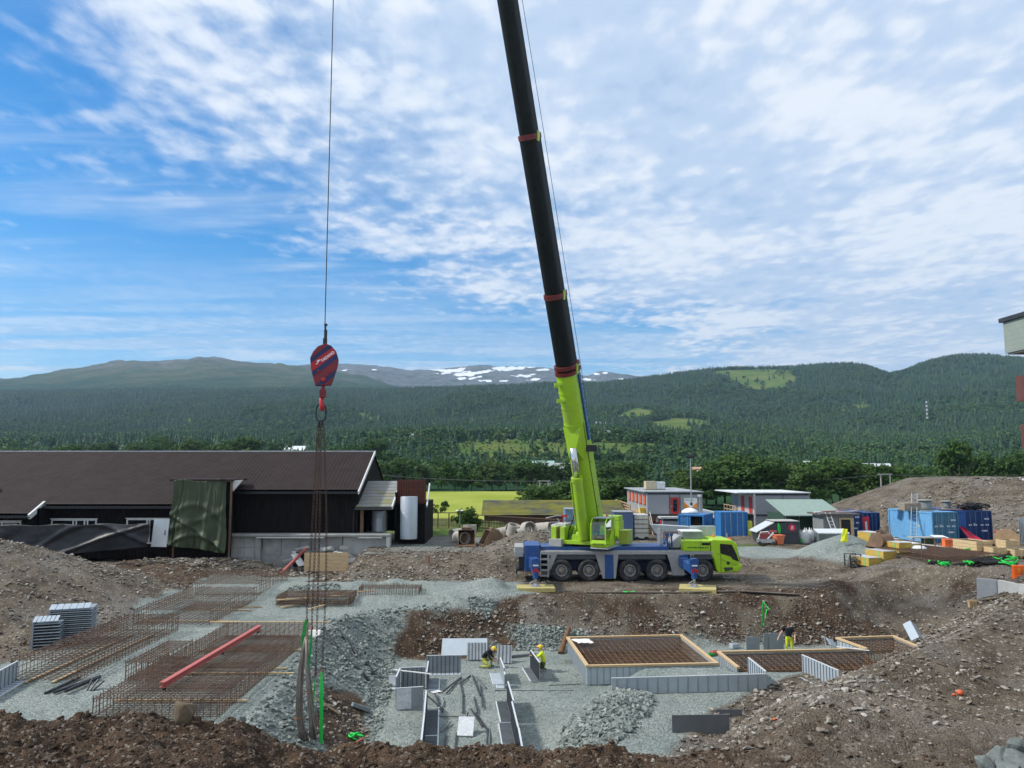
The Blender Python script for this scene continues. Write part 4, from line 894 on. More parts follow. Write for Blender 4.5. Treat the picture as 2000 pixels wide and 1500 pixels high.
sup(MB().bx(-1.9, -1.15, -.9, .3, 3.45, 3.62), 'winch_cover', mat('winch_top', (.5, .5, .47), .6)); sup(MB().cyl((-1.5, -.4, 3.6), (-1.5, -.4, 4.15), .035, n=8).box((-1.42, -.4, 4.12), (.4, .12, .14)), 'red_lamp_mast', RED)
sup(MB().tube([(-1.0, -.9, 2.6), (-1.02, -.6, 3.2), (-.9, -.2, 3.8), (-.85, .3, 4.6)], .06, 8), 'hose_bundle', DARK)
sup(MB().bx(-.55, .55, -1.3, -.5, 2.6, 2.95).cyl((-.35, -.95, 2.95), (.45, -.95, 2.95), .2, n=14), 'ram_foot', LIME)
# operator's cab
OX0, OX1, OY0, OY1, OZ0, OZ1 = .95, 1.98, -1.95, .15, 2.28, 4.12
oc = sup(MB().bx(OX0, OX1, OY0, OY1, OZ0, OZ0+.10).prism([(OY0-.02, OZ0+.02), (OY0-.10, OZ0+.22), (OY0-.06, OZ0+.46), (OY0+.1, OZ0+.46), (OY0+.1, OZ0+.02)], OX0, OX1, 'yz').bx(OX0, OX1, OY1-.3, OY1, OZ0, OZ1-.1).prism([(-1.2, OZ0+.1), (OY1, OZ0+.1), (OY1, OZ0+1.05), (-.55, OZ0+1.0), (-.9, OZ0+.55)], OX1-.05, OX1, 'yz'), 'operator_cab', LIME2)
MB().bx(OX0+.05, OX1-.05, OY0+.32, OY1, OZ1-.06, OZ1+.02).obj('cab_roof', mat('cab_roof_grey', (.28, .34, .33), .4), oc)
for x in (OX0+.03, OX1-.03): MB().tube([(x, OY0-.05, OZ0+.4), (x, OY0-.03, OZ1-.45), (x, OY0+.08, OZ1-.2), (x, OY0+.32, OZ1-.03), (x, OY1, OZ1)], .04, 8).obj('cab_post', LIME2, oc)
MB().tube([(OX1-.03, -.62, OZ0+.5), (OX1-.03, -.70, OZ1-.3), (OX1-.03, -.6, OZ1)], .04, 8).tube([(OX1-.01, -.40, OZ1-.1), (OX1+.02, -.36, OZ0+1.35), (OX1-.01, -.52, OZ0+1.05)], .03, 6).obj('door_post', LIME2, oc)
MB().grid([[(OX0+.06, OY0-.03, OZ0+.48), (OX1-.06, OY0-.03, OZ0+.48)], [(OX0+.06, OY0-.02, OZ1-.45), (OX1-.06, OY0-.02, OZ1-.45)], [(OX0+.06, OY0+.1, OZ1-.2), (OX1-.06, OY0+.1, OZ1-.2)], [(OX0+.06, OY0+.32, OZ1-.04), (OX1-.06, OY0+.32, OZ1-.04)]]).obj('front_glass', GLASS, oc, smooth=True)
MB().grid([[(OX1-.02, OY0, OZ0+.48), (OX1-.02, -.55, OZ0+1.0)], [(OX1-.02, OY0, OZ1-.4), (OX1-.02, -.55, OZ1-.05)]]).obj('side_glass', GLASS, oc); MB().grid([[(OX0+.02, OY0, OZ0+.48), (OX0+.02, OY1-.3, OZ0+.4)], [(OX0+.02, OY0, OZ1-.4), (OX0+.02, OY1-.3, OZ1-.05)]]).obj('side_glass', GLASS, oc)
MB().box((1.46, -.75, OZ0+.9), (.5, .16, .75), (R(-8), 0, 0)).box((1.46, -1.0, OZ0+.5), (.5, .5, .14)).obj('operator_seat', mat('lime_seat', (.25, .52, .03), .8), oc, bevel=.05)
MB().bx(1.1, 1.85, -1.75, -1.55, OZ0+.1, OZ0+.78).obj('console', DARK, oc); MB().bx(1.35, 1.62, -1.765, -1.75, OZ0+.6, OZ0+.68).obj('display', WHITE, oc)
MB().tube([(OX0-.02, -1.98, OZ0-.06), (OX1+.05, -1.98, OZ0-.06), (OX1+.12, .2, OZ0-.06)], .04, 6).bx(OX0, OX1+.15, OY0-.05, .3, OZ0-.10, OZ0-.03).obj('cab_platform', STEEL, oc)
MB().bx(1.12, 1.86, OY0-.112, OY0-.085, OZ0+.16, OZ0+.26).obj('cab_lettering_band', mat('lettering_green', (.11, .17, .02), .6), oc)
MB().lathe([(.09, 0), (.08, .12), (.001, .14)], (1.5, -.1, OZ1+.02), n=10).obj('beacon', ORANGE, oc); MB().tube([(1.2, 0, OZ1), (1.2, 0, OZ1+.16), (1.95, 0, OZ1+.16), (1.95, -.5, OZ1+.12)], .025, 6).obj('roof_rail', STEEL, oc)
sup(MB().bx(2.1, 2.7, .6, 1.8, 2.3, 3.1).bx(2.08, 2.72, .58, 1.82, 3.1, 3.18), 'battery_box', mat('olive_lime', (.34, .42, .05), .6))

# boom: telescoped sections along one axis
BP = Vector((5.5, 2.0, 3.0)); BV = Vector((-11.9, -27.0, 61.6)); BA = BV.normalized()
BS = -BA.cross(Vector((0, 0, 1))).normalized(); BN = BS.cross(BA)       # side, and the upper side of the boom
if BN.z < 0: BN = -BN
def bpt(s, side=0., up=0.): return BP+BV*s+BS*side+BN*up
def boom_prof(w_, h_):
    P = [(-w_/2, h_*.42), (-w_/2+.1, h_/2), (w_/2-.1, h_/2), (w_/2, h_*.42), (w_/2, -h_*.12)]
    for k in range(1, 10):
        t = math.pi*k/10; P.append((w_/2*math.cos(t), -h_*.12-h_*.38*math.sin(t)))
    P.append((-w_/2, -h_*.12)); return P
def boom_sec(s0, s1, w_, h_, name, m, parent=crane):
    P = boom_prof(w_, h_); mb = MB(); n = len(P); rows = [[bpt(s, a, b_) for a, b_ in P] for s in (s0, s1)]
    mb.add(rows[0]+rows[1], [tuple(range(n))[::-1], tuple(range(n, 2*n))]+[(i, (i+1) % n, n+(i+1) % n, n+i) for i in range(n)])
    return mb.obj(name, m, parent, smooth=True, angle=35)
SECS = [(-.012, .168, 1.32, 1.62, LIME), (.15, .240, 1.16, 1.44, BOOMD), (.22, .378, 1.06, 1.30, BOOMD), (.36, .55, .96, 1.17, BOOMD), (.53, .75, .86, 1.04, BOOMD), (.73, 1.0, .76, .92, BOOMD)]
boom = boom_sec(*SECS[0][:4], 'base_boom', LIME)
for s0, s1, w_, h_, m in SECS[1:]: boom_sec(s0, s1, w_, h_, 'boom_section', m)
def ring(s, ds, w_, h_, name, m, parent=None): return boom_sec(s, s+ds, w_, h_, name, m, parent or crane)
REDC = mat('red_collar', (.13, .016, .015), .55, var=.3, scale=6, dirt=(.10, .04, .04), damt=.6, dscale=5)
ring(.168, .0035, 1.42, 1.74, 'boom_collar', REDC); ring(.1735, .0035, 1.40, 1.70, 'boom_collar', REDC); ring(.240, .0045, 1.24, 1.52, 'boom_collar', REDC); ring(.378, .0045, 1.14, 1.38, 'boom_collar', REDC); ring(.55, .0045, 1.04, 1.25, 'boom_collar', REDC); ring(.75, .0045, .94, 1.12, 'boom_collar', REDC)
for s, w_, h_ in ((.240, 1.2, 1.5), (.378, 1.1, 1.35), (.170, 1.36, 1.7)): MB().beam(bpt(s-.002, w_/2, -.1), bpt(s+.006, w_/2+.06, .1), .09, .26, BN).obj('rope_guide', LIME, crane)
for s in (.062, .118, .150, .135): ring(s, .0016, 1.37, 1.68, 'stiffening_rib', LIME, boom)
MB().add([bpt(.085, -.5, -.82), bpt(.085, .5, -.82), bpt(.118, .62, -.66), bpt(.118, -.62, -.66), bpt(.098, .18, -1.15), bpt(.098, -.18, -1.15)], [(0, 1, 2, 3), (0, 1, 4, 5), (1, 2, 4), (2, 3, 5, 4), (3, 0, 5)]).obj('ram_bracket', LIME, boom)
for s in (.142, .158): MB().box(bpt(s, -.74, -.3), (.28, .3, .3)).box(bpt(s+.003, -.4, -.78), (.5, .3, .16)).obj('boom_lug', LIME, boom)
MB().beam(bpt(.10, .70, .15), bpt(.166, .70, .15), .18, .3, BN).obj('blue_access_track', BLUE, boom)
for k in range(14): MB().beam(bpt(.10+k*.0048, .80, .0), bpt(.1016+k*.0048, .80, .32), .03, .04, BN).obj('track_rung', mat('light_blue', (.15, .3, .6), .5), boom)
MB().box(bpt(.092, .85, -.1), (.7, .5, .42)).obj('camera_box', DARK, boom)
MB().beam(bpt(-.005, .672, -.30), bpt(.12, .672, -.30), .03, .05, BN).obj('boom_seam', mat('boom_seam', (.10, .17, .01), .8), boom)
for s, dd in ((.03, .4), (.055, .4), (.078, .4)): MB().box(bpt(s, .70, -.1), (.14, .14, .14)).obj('boom_lug', LIME, boom)
# luffing ram
RB, RT = Vector((4.72, .15, 2.75)), bpt(.099, 0, -1.08)
rd = RT-RB
MB().tube([RB, RB+rd*.64, RB+rd*.64, RB+rd*.68], [.35, .35, .39, .39], 24).obj('luffing_cylinder', LIME, crane, smooth=True, angle=40); MB().tube([RB+rd*.68, RT], .215, 20).obj('cylinder_rod', CHROME, crane, smooth=True)
MB().tube([RB+rd*.1+Vector((-.42, 0, 0)), RB+rd*.62+Vector((-.42, 0, 0)), RB+rd*.66+Vector((-.3, 0, 0))], .05, 6).obj('ram_pipe', LIME, crane)
# boom head, hoist rope over the boom
HEAD = bpt(1.0)
MB().beam(bpt(.985), bpt(1.02), .9, 1.2, BN).obj('boom_head', DARK, crane)
HX, HY = -6.42, 26.0-51
MB().lathe([(.35, -.05), (.30, -.02), (.30, .02), (.35, .05)], Vector((HX, HY+.33, HEAD.z+.4)), (1, 0, 0), 20).obj('head_sheave', STEEL, crane)
ROPE = mat('wire_rope', (.055, .052, .05), .6, .4)
MB().tube([bpt(.02, .35, 1.2), bpt(.168, .62, 1.05), bpt(.378, .62, .95), bpt(.55, .55, .9), bpt(1.0, .3, .75)], .016, 6).obj('winch_rope', ROPE, crane)
MB().tube([(HX, HY, HEAD.z+.4), (HX, HY, CAMZ+(HOR-655)/FOC*26)], .017, 6).obj('hoist_rope', ROPE, crane)

# ------------------------------------------------------------------ hook block and chains
HBX, HBY = HX, 26.0
def hz_(py): return CAMZ+(HOR-py)/FOC*26.0
hk = thing('hook_block', 'red and blue striped crane hook block on a single rope', 'hook block', (HBX, HBY, hz_(712)), R(12))
pw = 1/FOC*26.2
def hp(px, py): return ((px-632)*pw, (712-py)*pw)
outl = [hp(*p) for p in [(634, 671), (645, 675), (655, 686), (660, 702), (658, 716), (647, 752), (617, 754), (608, 722), (606, 700), (611, 688), (620, 677)]]
BRED = mat('block_red', (.20, .014, .020), .5, var=.15, dirt=(.06, .02, .02), damt=.6, dscale=4)
MB().prism(outl, -.17, -.12).obj('side_plate', BRED, hk, bevel=.012); MB().prism(outl, .12, .17).obj('side_plate', BRED, hk)
MB().prism([(a*.9, b*.9) for a, b in outl], -.12, .12).obj('block_core', mat('block_core', (.03, .02, .025), .6), hk)
DBLUE = mat('stripe_blue', (.012, .020, .085), .5, var=.2)
def clip_band(c0, c1):                                                 # diagonal stripe cut to the plate outline
    d = Vector((.64, -.77)); 
    def clip(P, sgn, c):
        o_ = []
        for i in range(len(P)):
            a, b_ = P[i], P[(i+1) % len(P)]; fa, fb = sgn*(a[0]*d[0]*-1+a[1]*.80-c), sgn*(b_[0]*d[0]*-1+b_[1]*.80-c)
            if fa >= 0: o_.append(a)
            if fa*fb < 0: t = fa/(fa-fb); o_.append((a[0]+(b_[0]-a[0])*t, a[1]+(b_[1]-a[1])*t))
        return o_
    P = clip([(a*.985, b_*.985) for a, b_ in outl], 1, c0); return clip(P, -1, c1) if len(P) > 2 else []
for c0, c1 in ((.30, .44), (-.12, .03), (-.55, -.40)):
    P = clip_band(c0, c1)
    if len(P) > 2: MB().prism(P, -.178, -.171).obj('blue_stripe', DBLUE, hk)
P = clip_band(.045, .285); MB().prism(P, -.1765, -.1711).obj('red_panel', mat('bright_red', (.40, .010, .020), .4, var=.06), hk)
text('maker_lettering', 'TADANO', .125, WHITE, hk, (.125, -.180, .262), (R(90), R(-38.5), 0), .002, .004)
MB().prism([(-.10, .08), (.0, .14), (.02, .10), (-.02, .075), (-.055, -.0), (-.085, -.02), (-.06, .05)], -.1815, -.178).prism([(-.09, .01), (-.06, .03), (-.10, -.04), (-.125, -.05)], -.1815, -.178).obj('maker_emblem', WHITE, hk, loc=(-.14, 0, .02))
for px, py, r_ in ((622, 726, .03), (643, 727, .03), (632, 742, .075)): x_, z_ = hp(px, py); MB().lathe([(r_, 0), (r_, .05), (r_*.7, .07), (.001, .07)], (x_, -.17, z_), (0, -1, 0), 14).obj('pin', RED, hk)
x_, z_ = hp(634, 660)
MB().bx(-.05, .09, -.06, .06, z_-.22, z_+.0).cyl((.03, 0, z_-.05), (.03, 0, z_+.30), .055, n=10).lathe([(.001, 0), (.06, .03), (.06, .08), (.001, .11)], (.03, 0, z_+.42), n=10).cyl((.03, 0, z_+.3), (.03, 0, z_+.5), .02, n=8).obj('rope_socket', DARK, hk)
zb = hp(632, 753)[1]
MB().bx(-.12, .10, -.12, .12, zb-.40, zb-.14).bx(-.06, .05, -.08, .08, zb-.16, zb+.02).obj('swivel', mat('swivel_red', (.20, .02, .025), .6, dirt=(.03, .02, .02), damt=.8), hk)
MB().tube([(-.02, 0, zb-.36), (-.06, -.02, zb-.5), (-.03, -.15, zb-.66), (-.01, -.10, zb-.80), (-.01, .03, zb-.82), (-.01, .14, zb-.70), (-.01, .16, zb-.58)], [.07, .075, .08, .075, .065, .05, .03], 10).obj('hook', RED, hk, smooth=True)
# four-legged chain sling
CHAIN = mat('rusty_chain', (.085, .050, .034), .7, .3, var=.35, scale=8, dirt=(.16, .08, .04), damt=.6)
sl_ = thing('chain_sling', 'rusty four legged chain sling hanging from the hook', 'chain sling', (HBX-.06, HBY, hz_(712)+zb-.73))
def oval(c, L_, W_, up, side, r_, n=5, m=None, seg=10):
    pts = []; up, side = Vector(up), Vector(side); c = Vector(c)
    for k in range(seg):
        t = 2*math.pi*k/seg; pts.append(c+up*(math.copysign(abs(math.cos(t))**.7, math.cos(t))*L_/2)+side*(math.sin(t)*W_/2))
    return (m or MB()).tube(pts, r_, n, closed=True)
oval((0, 0, -.18), .62, .34, (0, 0, 1), (1, 0, 0), .030, 8, seg=20).obj('master_link', DARK, sl_, smooth=True)
oval((-.05, 0, -.56), .22, .12, (0, 0, 1), (0, 1, 0), .022, 6).obj('sub_link', DARK, sl_); oval((.05, 0, -.56), .22, .12, (0, 0, 1), (0, 1, 0), .022, 6).obj('sub_link', DARK, sl_)
sloc = sl_.location
def chain(p0, p1, sag, name='chain_leg', pitch=.115):
    p0, p1 = Vector(p0), Vector(p1); L_ = (p1-p0).length; n_ = max(2, int(L_/pitch)); m = MB(); d = (p1-p0).normalized(); a = d.cross(Vector((0, 1, 0))).normalized(); b_ = d.cross(a)
    for k in range(n_+1):
        t = k/n_; c = p0.lerp(p1, t)+Vector(sag)*math.sin(math.pi*t); s_ = (a*.8+b_*.6) if k % 2 else (b_*.8-a*.6); oval(c, .140, .066, d, s_, .0110, 4, m, 8)
    return m.obj(name, CHAIN, sl_)
def at26(px, py, Y=26.0): return atY(px, py, Y)-sloc
legs = [((-.08, -.03, -.62), at26(599, 1208, 26.25), (.0, 0, 0)), ((-.04, .05, -.62), at26(609, 1222, 25.75), (0, 0, 0)), ((.03, -.03, -.62), at26(616.5, 1312, 26.1), (.02, 0, 0)), ((.09, .04, -.62), at26(629, 1308, 25.9), (.12, 0, 0))]
for a, b_, s_ in legs: chain(a, b_, s_)
for a, b_, s_ in legs: MB().tube([Vector(b_)+Vector((0, 0, .02)), Vector(b_)+Vector((.03, 0, -.06)), Vector(b_)+Vector((.0, 0, -.14)), Vector(b_)+Vector((-.05, 0, -.10))], [.03, .035, .035, .02], 7).obj('sling_hook', mat('sling_hook_red', (.22, .05, .04), .6), sl_, smooth=True)
# green round slings and the rebar bundles
GREEN = mat('green_webbing', (.02, .55, .07), .7, var=.12, scale=6)
DGREEN = mat('green_webbing_dark', (.015, .26, .05), .8, var=.2, scale=6)
BAR = mat('bundled_rebar', (.26, .235, .205), .6, .25, var=.25, scale=5, dirt=(.22, .12, .06), damt=.5)
def ribbon(pts, w_, name, m, lab, side=(1, 0, 0), group=None, thick=.008):
    mb = MB(); s_ = Vector(side).normalized(); k = 0
    for i in range(len(pts)-1):
        ww0 = w_[i] if isinstance(w_, (list, tuple)) else w_; ww1 = w_[i+1] if isinstance(w_, (list, tuple)) else w_
        p, q = Vector(pts[i]), Vector(pts[i+1]); t_ = Vector((0, thick, 0))
        mb.add([p-s_*ww0/2-t_, p+s_*ww0/2-t_, q+s_*ww1/2-t_, q-s_*ww1/2-t_, p-s_*ww0/2+t_, p+s_*ww0/2+t_, q+s_*ww1/2+t_, q-s_*ww1/2+t_], [(0, 1, 2, 3), (7, 6, 5, 4), (0, 4, 5, 1), (1, 5, 6, 2), (2, 6, 7, 3), (3, 7, 4, 0)])
    o = mb.obj(name, m, None); return tag(o, lab, 'sling', group)
A26 = lambda x, y, Y=26.0: atY(x, y, Y)
ribbon([A26(598, 1210, 26.2), A26(593, 1240, 26.15), A26(590, 1298, 26.1)], [.08, .13, .06], 'lifting_sling', DGREEN, 'dark green lifting sling round the longer bent rebar bundle')
ribbon([A26(609, 1224, 25.75), A26(607, 1262, 25.7), A26(601.5, 1312, 25.7)], [.05, .08, .05], 'lifting_sling', DGREEN, 'narrow dark green lifting sling round the shorter rebar bundle')
ribbon([A26(628, 1312, 25.85), A26(628, 1350, 25.8), A26(627.5, 1452, 25.75)], [.06, .115, .10], 'lifting_sling', GREEN, 'broad bright green sling hanging straight beside the rebar bundles')
ribbon([A26(616.5, 1318, 26.1), A26(613, 1355, 26.05), A26(611, 1440, 26.0)], [.03, .045, .05], 'lifting_sling', GREEN, 'thin green sling hanging between bundle and broad green sling')
def bundle(path, rad, n_, lab):
    t = thing('rebar_bundle', lab, 'rebar bundle', path[0])
    r = random.Random(len(path)*7+n_); base = path[0]; bars = []
    for k in range(n_):
        a = r.uniform(0, 6.28); q = math.sqrt(r.uniform(0, 1)); pts = []
        for i, p in enumerate(path):
            rr = rad[i]*q*(1 if i < len(path)-2 else r.uniform(.9, 1.5)); pts.append(Vector(p)-Vector(base)+Vector((rr*math.cos(a+i*.12), rr*.7*math.sin(a+i*.12), 0)))
        e = r.uniform(0, .25); pts[-1] = pts[-1].lerp(pts[-2], e)
        MB().tube(pts, .0105, 5).obj('rebar', BAR, t, smooth=True)
    return t
b1 = bundle([A26(598, 1244, 26.1), A26(593, 1270, 26.1), A26(588, 1300, 26.1), A26(584, 1340, 26.05), A26(583, 1390, 26.0), A26(588, 1425, 25.95), A26(594, 1447, 25.9)], [.05, .07, .10, .13, .135, .13, .15], 44, 'long bundle of grey rebar bent at its lower end')
b2 = bundle([A26(599, 1248, 25.75), A26(600, 1290, 25.72), A26(602.5, 1330, 25.7), A26(606, 1370, 25.7), A26(610, 1410, 25.7), A26(614, 1448, 25.7)], [.04, .06, .09, .10, .12, .16], 36, 'thinner rebar bundle fanning out at its lower end')
for pts, w_ in (([A26(585.5, 1298, 26.0), A26(594, 1300, 25.95)], .05), ([A26(597, 1312, 25.6), A26(606, 1311, 25.6)], .05)): pass
oval(A26(582.5, 1402, 25.97)-Vector(b1.location), .26, .24, (1, 0, 0), (0, 1, 0), .012, 5, seg=14).obj('binding_wire', mat('rust_wire', (.30, .13, .05), .8), b1)
oval(A26(605, 1352, 25.7)-Vector(b2.location), .22, .2, (1, 0, 0), (0, 1, 0), .012, 5, seg=14).obj('binding_wire', MATS['rust_wire'], b2)

# ------------------------------------------------------------------ the timber house
def wob(m, name, mt, root, **k):
    """build in site coordinates, then hang on the thing"""
    o = m.obj(name, mt, root, **k); o.matrix_parent_inverse = Matrix.Identity(4); o.location = -Vector(root.location); return o
TILE = mat('roof_tile', (.036, .025, .024), .75, var=.22, scale=1.2, dirt=(.058, .043, .038), damt=.5, dscale=.5, spec=.2)
TAR = mat('tarred_boards', (.010, .008, .008), .75, var=.45, scale=1.0, stretch=(5, 5, .4), dirt=(.030, .023, .020), damt=.6, dscale=2, spec=.1)
TRIM = mat('white_trim', (.66, .66, .64), .6, var=.1, dirt=(.4, .39, .36), damt=.4)
CONC = mat('concrete', (.36, .36, .345), .9, var=.18, scale=1.4, dirt=(.20, .19, .17), damt=.6, dscale=1.1, bump=.2, bscale=14)
CONCL = mat('concrete_light', (.55, .55, .525), .9, var=.12, scale=1.2, dirt=(.36, .35, .32), damt=.6, dscale=1.3, bump=.2, bscale=14)
house = thing('timber_house', 'long dark timber house with brown tiled roof and white trim', 'house', (-30, 62, .3))
KS = .462
def roofz(y): return 5.6+KS*(y-59.4)
def tiles(x0, x1, ye):
    yr = 66.0; nx = int((x1-x0)/.075); xs = np.linspace(x0, x1, nx+1); prof = .045*np.abs(np.sin((xs)*math.pi/.30)); rows = []
    ln = (yr-ye); nc = int(ln/.31); 
    for k in range(nc):
        for f, up in ((0, .045), (1, 0.)):
            y = ye+ln*(k+f)/nc; z = roofz(y)+up; rows.append(np.stack([xs, np.full_like(xs, y), z+prof], 1))
    V = np.concatenate(rows); me = np_mesh('roof_tiles', V, grid_faces(len(rows), nx+1), TILE, False); o = bpy.data.objects.new('roof_tiles', me); col.objects.link(o); o.parent = house; o.location = -Vector(house.location); o['kind'] = 'stuff'; return o
tiles(-21.6, -11.8, 59.4); tiles(-34.6, -21.6, 57.25); tiles(-64, -34.6, 55.95)
wob(MB().add([(-64, 66, 8.62), (-11.8, 66, 8.62), (-11.8, 73, 5.4), (-64, 73, 5.4)], [(0, 1, 2, 3)]), 'rear_roof', TILE, house)
for x0, x1, ye in ((-21.6, -11.8, 59.4), (-34.6, -21.6, 57.25), (-64, -34.6, 55.95)):
    wob(MB().bx(x0, x1, ye-.14, ye+.02, roofz(ye)-.26, roofz(ye)-.08), 'gutter', mat('gutter_black', (.012, .013, .016), .4), house); wob(MB().bx(x0, x1, ye+.03, ye+.7, roofz(ye)-.30, roofz(ye)-.24), 'soffit', TAR, house)
wob(MB().bx(-64, -11.7, 65.86, 66.14, 8.66, 8.76), 'ridge_cap', mat('ridge_grey', (.42, .43, .44), .5), house)
wob(MB().beam((-11.72, 59.15, roofz(59.15)-.05), (-11.72, 66.05, roofz(66.05)-.02), .10, .24), 'bargeboard', TRIM, house)
wob(MB().beam((-34.66, 55.8, roofz(55.8)-.1), (-34.66, 57.6, roofz(57.6)-.05), .16, .36), 'bargeboard', TRIM, house)
wob(MB().box((-39.5, 59.2, roofz(59.2)+.18), (.5, .4, .35)), 'roof_vent', mat('vent_dark', (.03, .025, .025), .6), house)
def wall(x0, x1, y, z0, z1, name='wall'):
    m = MB().bx(x0, x1, y, y+.15, z0, z1); x = x0+.1
    while x < x1-.05: m.bx(x, x+.07, y-.022, y-.001, z0, z1); x += .24
    return wob(m, name, TAR, house)
wall(-21.58, -12.05, 60.0, 2.36, 5.84); wall(-34.4, -21.6, 57.9, .6, 4.86); wall(-64, -34.4, 56.6, .6, 4.26); wob(MB().bx(-64, -12.1, 71.8, 72.0, .3, 5.75), 'rear_wall', TAR, house)
wob(MB().bx(-12.05, -11.9, 60.0, 72.0, 1.2, 5.6).prism([(60, 5.6), (72, 5.6), (66, 8.55)], -12.05, -11.9, 'yz'), 'gable_wall', TAR, house); wob(MB().bx(-21.7, -21.5, 57.9, 60.0, .6, 5.4), 'return_wall', TAR, house); wob(MB().bx(-34.55, -34.4, 56.6, 57.9, .6, 4.4), 'return_wall', TAR, house)
def window(px0, px1, pyt, pyb, Y, muls=(), panes_dark=True):
    a, b_ = atY(px0, pyt, Y), atY(px1, pyb, Y); x0, x1, z1, z0 = a.x, b_.x, a.z, b_.z; f = .10
    w_ = wob(MB().bx(x0, x1, Y-.06, Y+.02, z1-f, z1).bx(x0, x1, Y-.06, Y+.02, z0, z0+f).bx(x0, x0+f, Y-.06, Y+.02, z0+f, z1-f).bx(x1-f, x1, Y-.06, Y+.02, z0+f, z1-f), 'window', TRIM, house)
    for mx in muls: c = atY(mx, pyt, Y).x; o = MB().bx(c-.05, c+.05, Y-.055, Y+.015, z0+f, z1-f).obj('mullion', TRIM, w_)
    MB().bx(x0+f, x1-f, Y-.02, Y+.03, z0+f, z1-f).obj('pane', BLACKG, w_)
    MB().bx(x0-.06, x1+.06, Y-.12, Y-.02, z1, z1+.06).obj('head_trim', TRIM, w_)
    return w_
window(101, 187, 1014, 1062, 57.88, (144, 150, 166, 172)); window(248, 330, 1013, 1062, 57.88, (288, 293, 310)); window(-20, 39, 1018, 1060, 56.58, (5,)); window(68, 82, 1016, 1040, 57.88)
# concrete base, broken open
base = thing('broken_foundation', 'exposed broken concrete foundation wall under the dark timber house', 'foundation', (-16, 59.5, -.3))
wob(MB().bx(-22.3, -9.2, 58.85, 60.3, 2.16, 2.34), 'floor_slab', CONC, base, bevel=.03)
wob(MB().bx(-22.3, -19.45, 59.5, 59.7, .1, 2.16), 'block_wall', CONCL, base); wob(MB().bx(-22.3, -12.9, 59.55, 59.8, -.5, 1.2), 'lower_wall', CONC, base)
for x0, x1 in ((-22.2, -21.3), (-21.25, -20.4), (-20.35, -19.5)):
    for z0, z1 in ((.55, 1.28), (1.31, 2.1)): wob(MB().bx(x0, x1, 59.44, 59.5, z0, z1), 'wall_block', CONCL, base, bevel=.01)
wob(MB().bx(-19.45, -19.05, 59.1, 59.7, .2, 2.15), 'pillar', CONC, base, bevel=.02)
for k, (x0, x1) in enumerate(((-19.0, -17.6), (-17.57, -16.2), (-16.17, -14.7), (-14.67, -12.95))): wob(MB().bx(x0, x1, 59.5+.02*(k % 2), 59.7, .75, 2.12), 'wall_panel', CONC, base)
wob(MB().bx(-12.9, -9.35, 59.62, 59.8, .8, 2.14), 'pale_wall', CONCL, base); wob(MB().bx(-9.5, -9.25, 58.9, 59.8, .4, 2.15), 'end_wall', CONCL, base); wob(MB().bx(-12.95, -9.3, 59.3, 60, -.3, .8), 'footing', CONC, base)
wob(MB().bx(-19.3, -14.2, 58.84, 58.9, 2.05, 2.13).bx(-11.6, -9.8, 58.84, 58.9, 2.05, 2.13), 'white_edging', TRIM, base)
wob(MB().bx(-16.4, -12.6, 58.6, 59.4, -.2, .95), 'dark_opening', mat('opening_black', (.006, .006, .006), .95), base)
rb = random.Random(5)
for k in range(16):
    x = rb.uniform(-16.6, -12.3); z = rb.uniform(.85, 1.35) if k < 10 else rb.uniform(.2, .9); 
    if k >= 10: x = rb.choice([rb.uniform(-17, -16.3), rb.uniform(-12.7, -12)])
    wob(MB().box((x, 58.55+rb.uniform(-.15, .2), z), (rb.uniform(.3, 1.1), rb.uniform(.15, .4), rb.uniform(.12, .32)), (rb.uniform(-.2, .2), rb.uniform(-.3, .3), rb.uniform(-.3, .3))), 'broken_slab', CONCL if k % 2 else CONC, base, bevel=.03)
wob(MB().box((-11.75, 58.3, .35), (.2, .25, 1.7), (0, R(48), 0)), 'sloping_kerb', CONC, base)
ply = thing('plywood_hoarding', 'pale plywood board closing the hole in the foundation', 'plywood', tuple(atY(637, 1116, 57.2)))
for k in range(5): MB().bx(-1.62, 1.62, -.03, .03, .27*k+.005, .27*k+.265).obj('board', mat('plywood_board', (.58, .42, .24), .75, var=.2, scale=2, stretch=(1, 1, 9), dirt=(.42, .29, .16), damt=.6), ply)
def plank(name, p0, p1, w_, h_, m, lab, cat, group=None):
    p0, p1 = Vector(p0), Vector(p1); o = MB().beam((0, 0, 0), p1-p0, w_, h_).obj(name, m, None, bevel=.006); o.location = p0; return tag(o, lab, cat, group)
SALM = mat('red_primer', (.42, .10, .085), .6, var=.1, dirt=(.30, .16, .13), damt=.5)
plank('steel_prop', atY(548, 1121, 55.6), atY(598, 1071, 58.4), .16, .16, SALM, 'red steel beam leaning on the broken foundation', 'steel beam')
plank('white_sheet', atY(575, 1082, 57.6), atY(590, 1105, 57.2), .7, .03, TRIM, 'torn white sheet behind the leaning red beam', 'sheet')
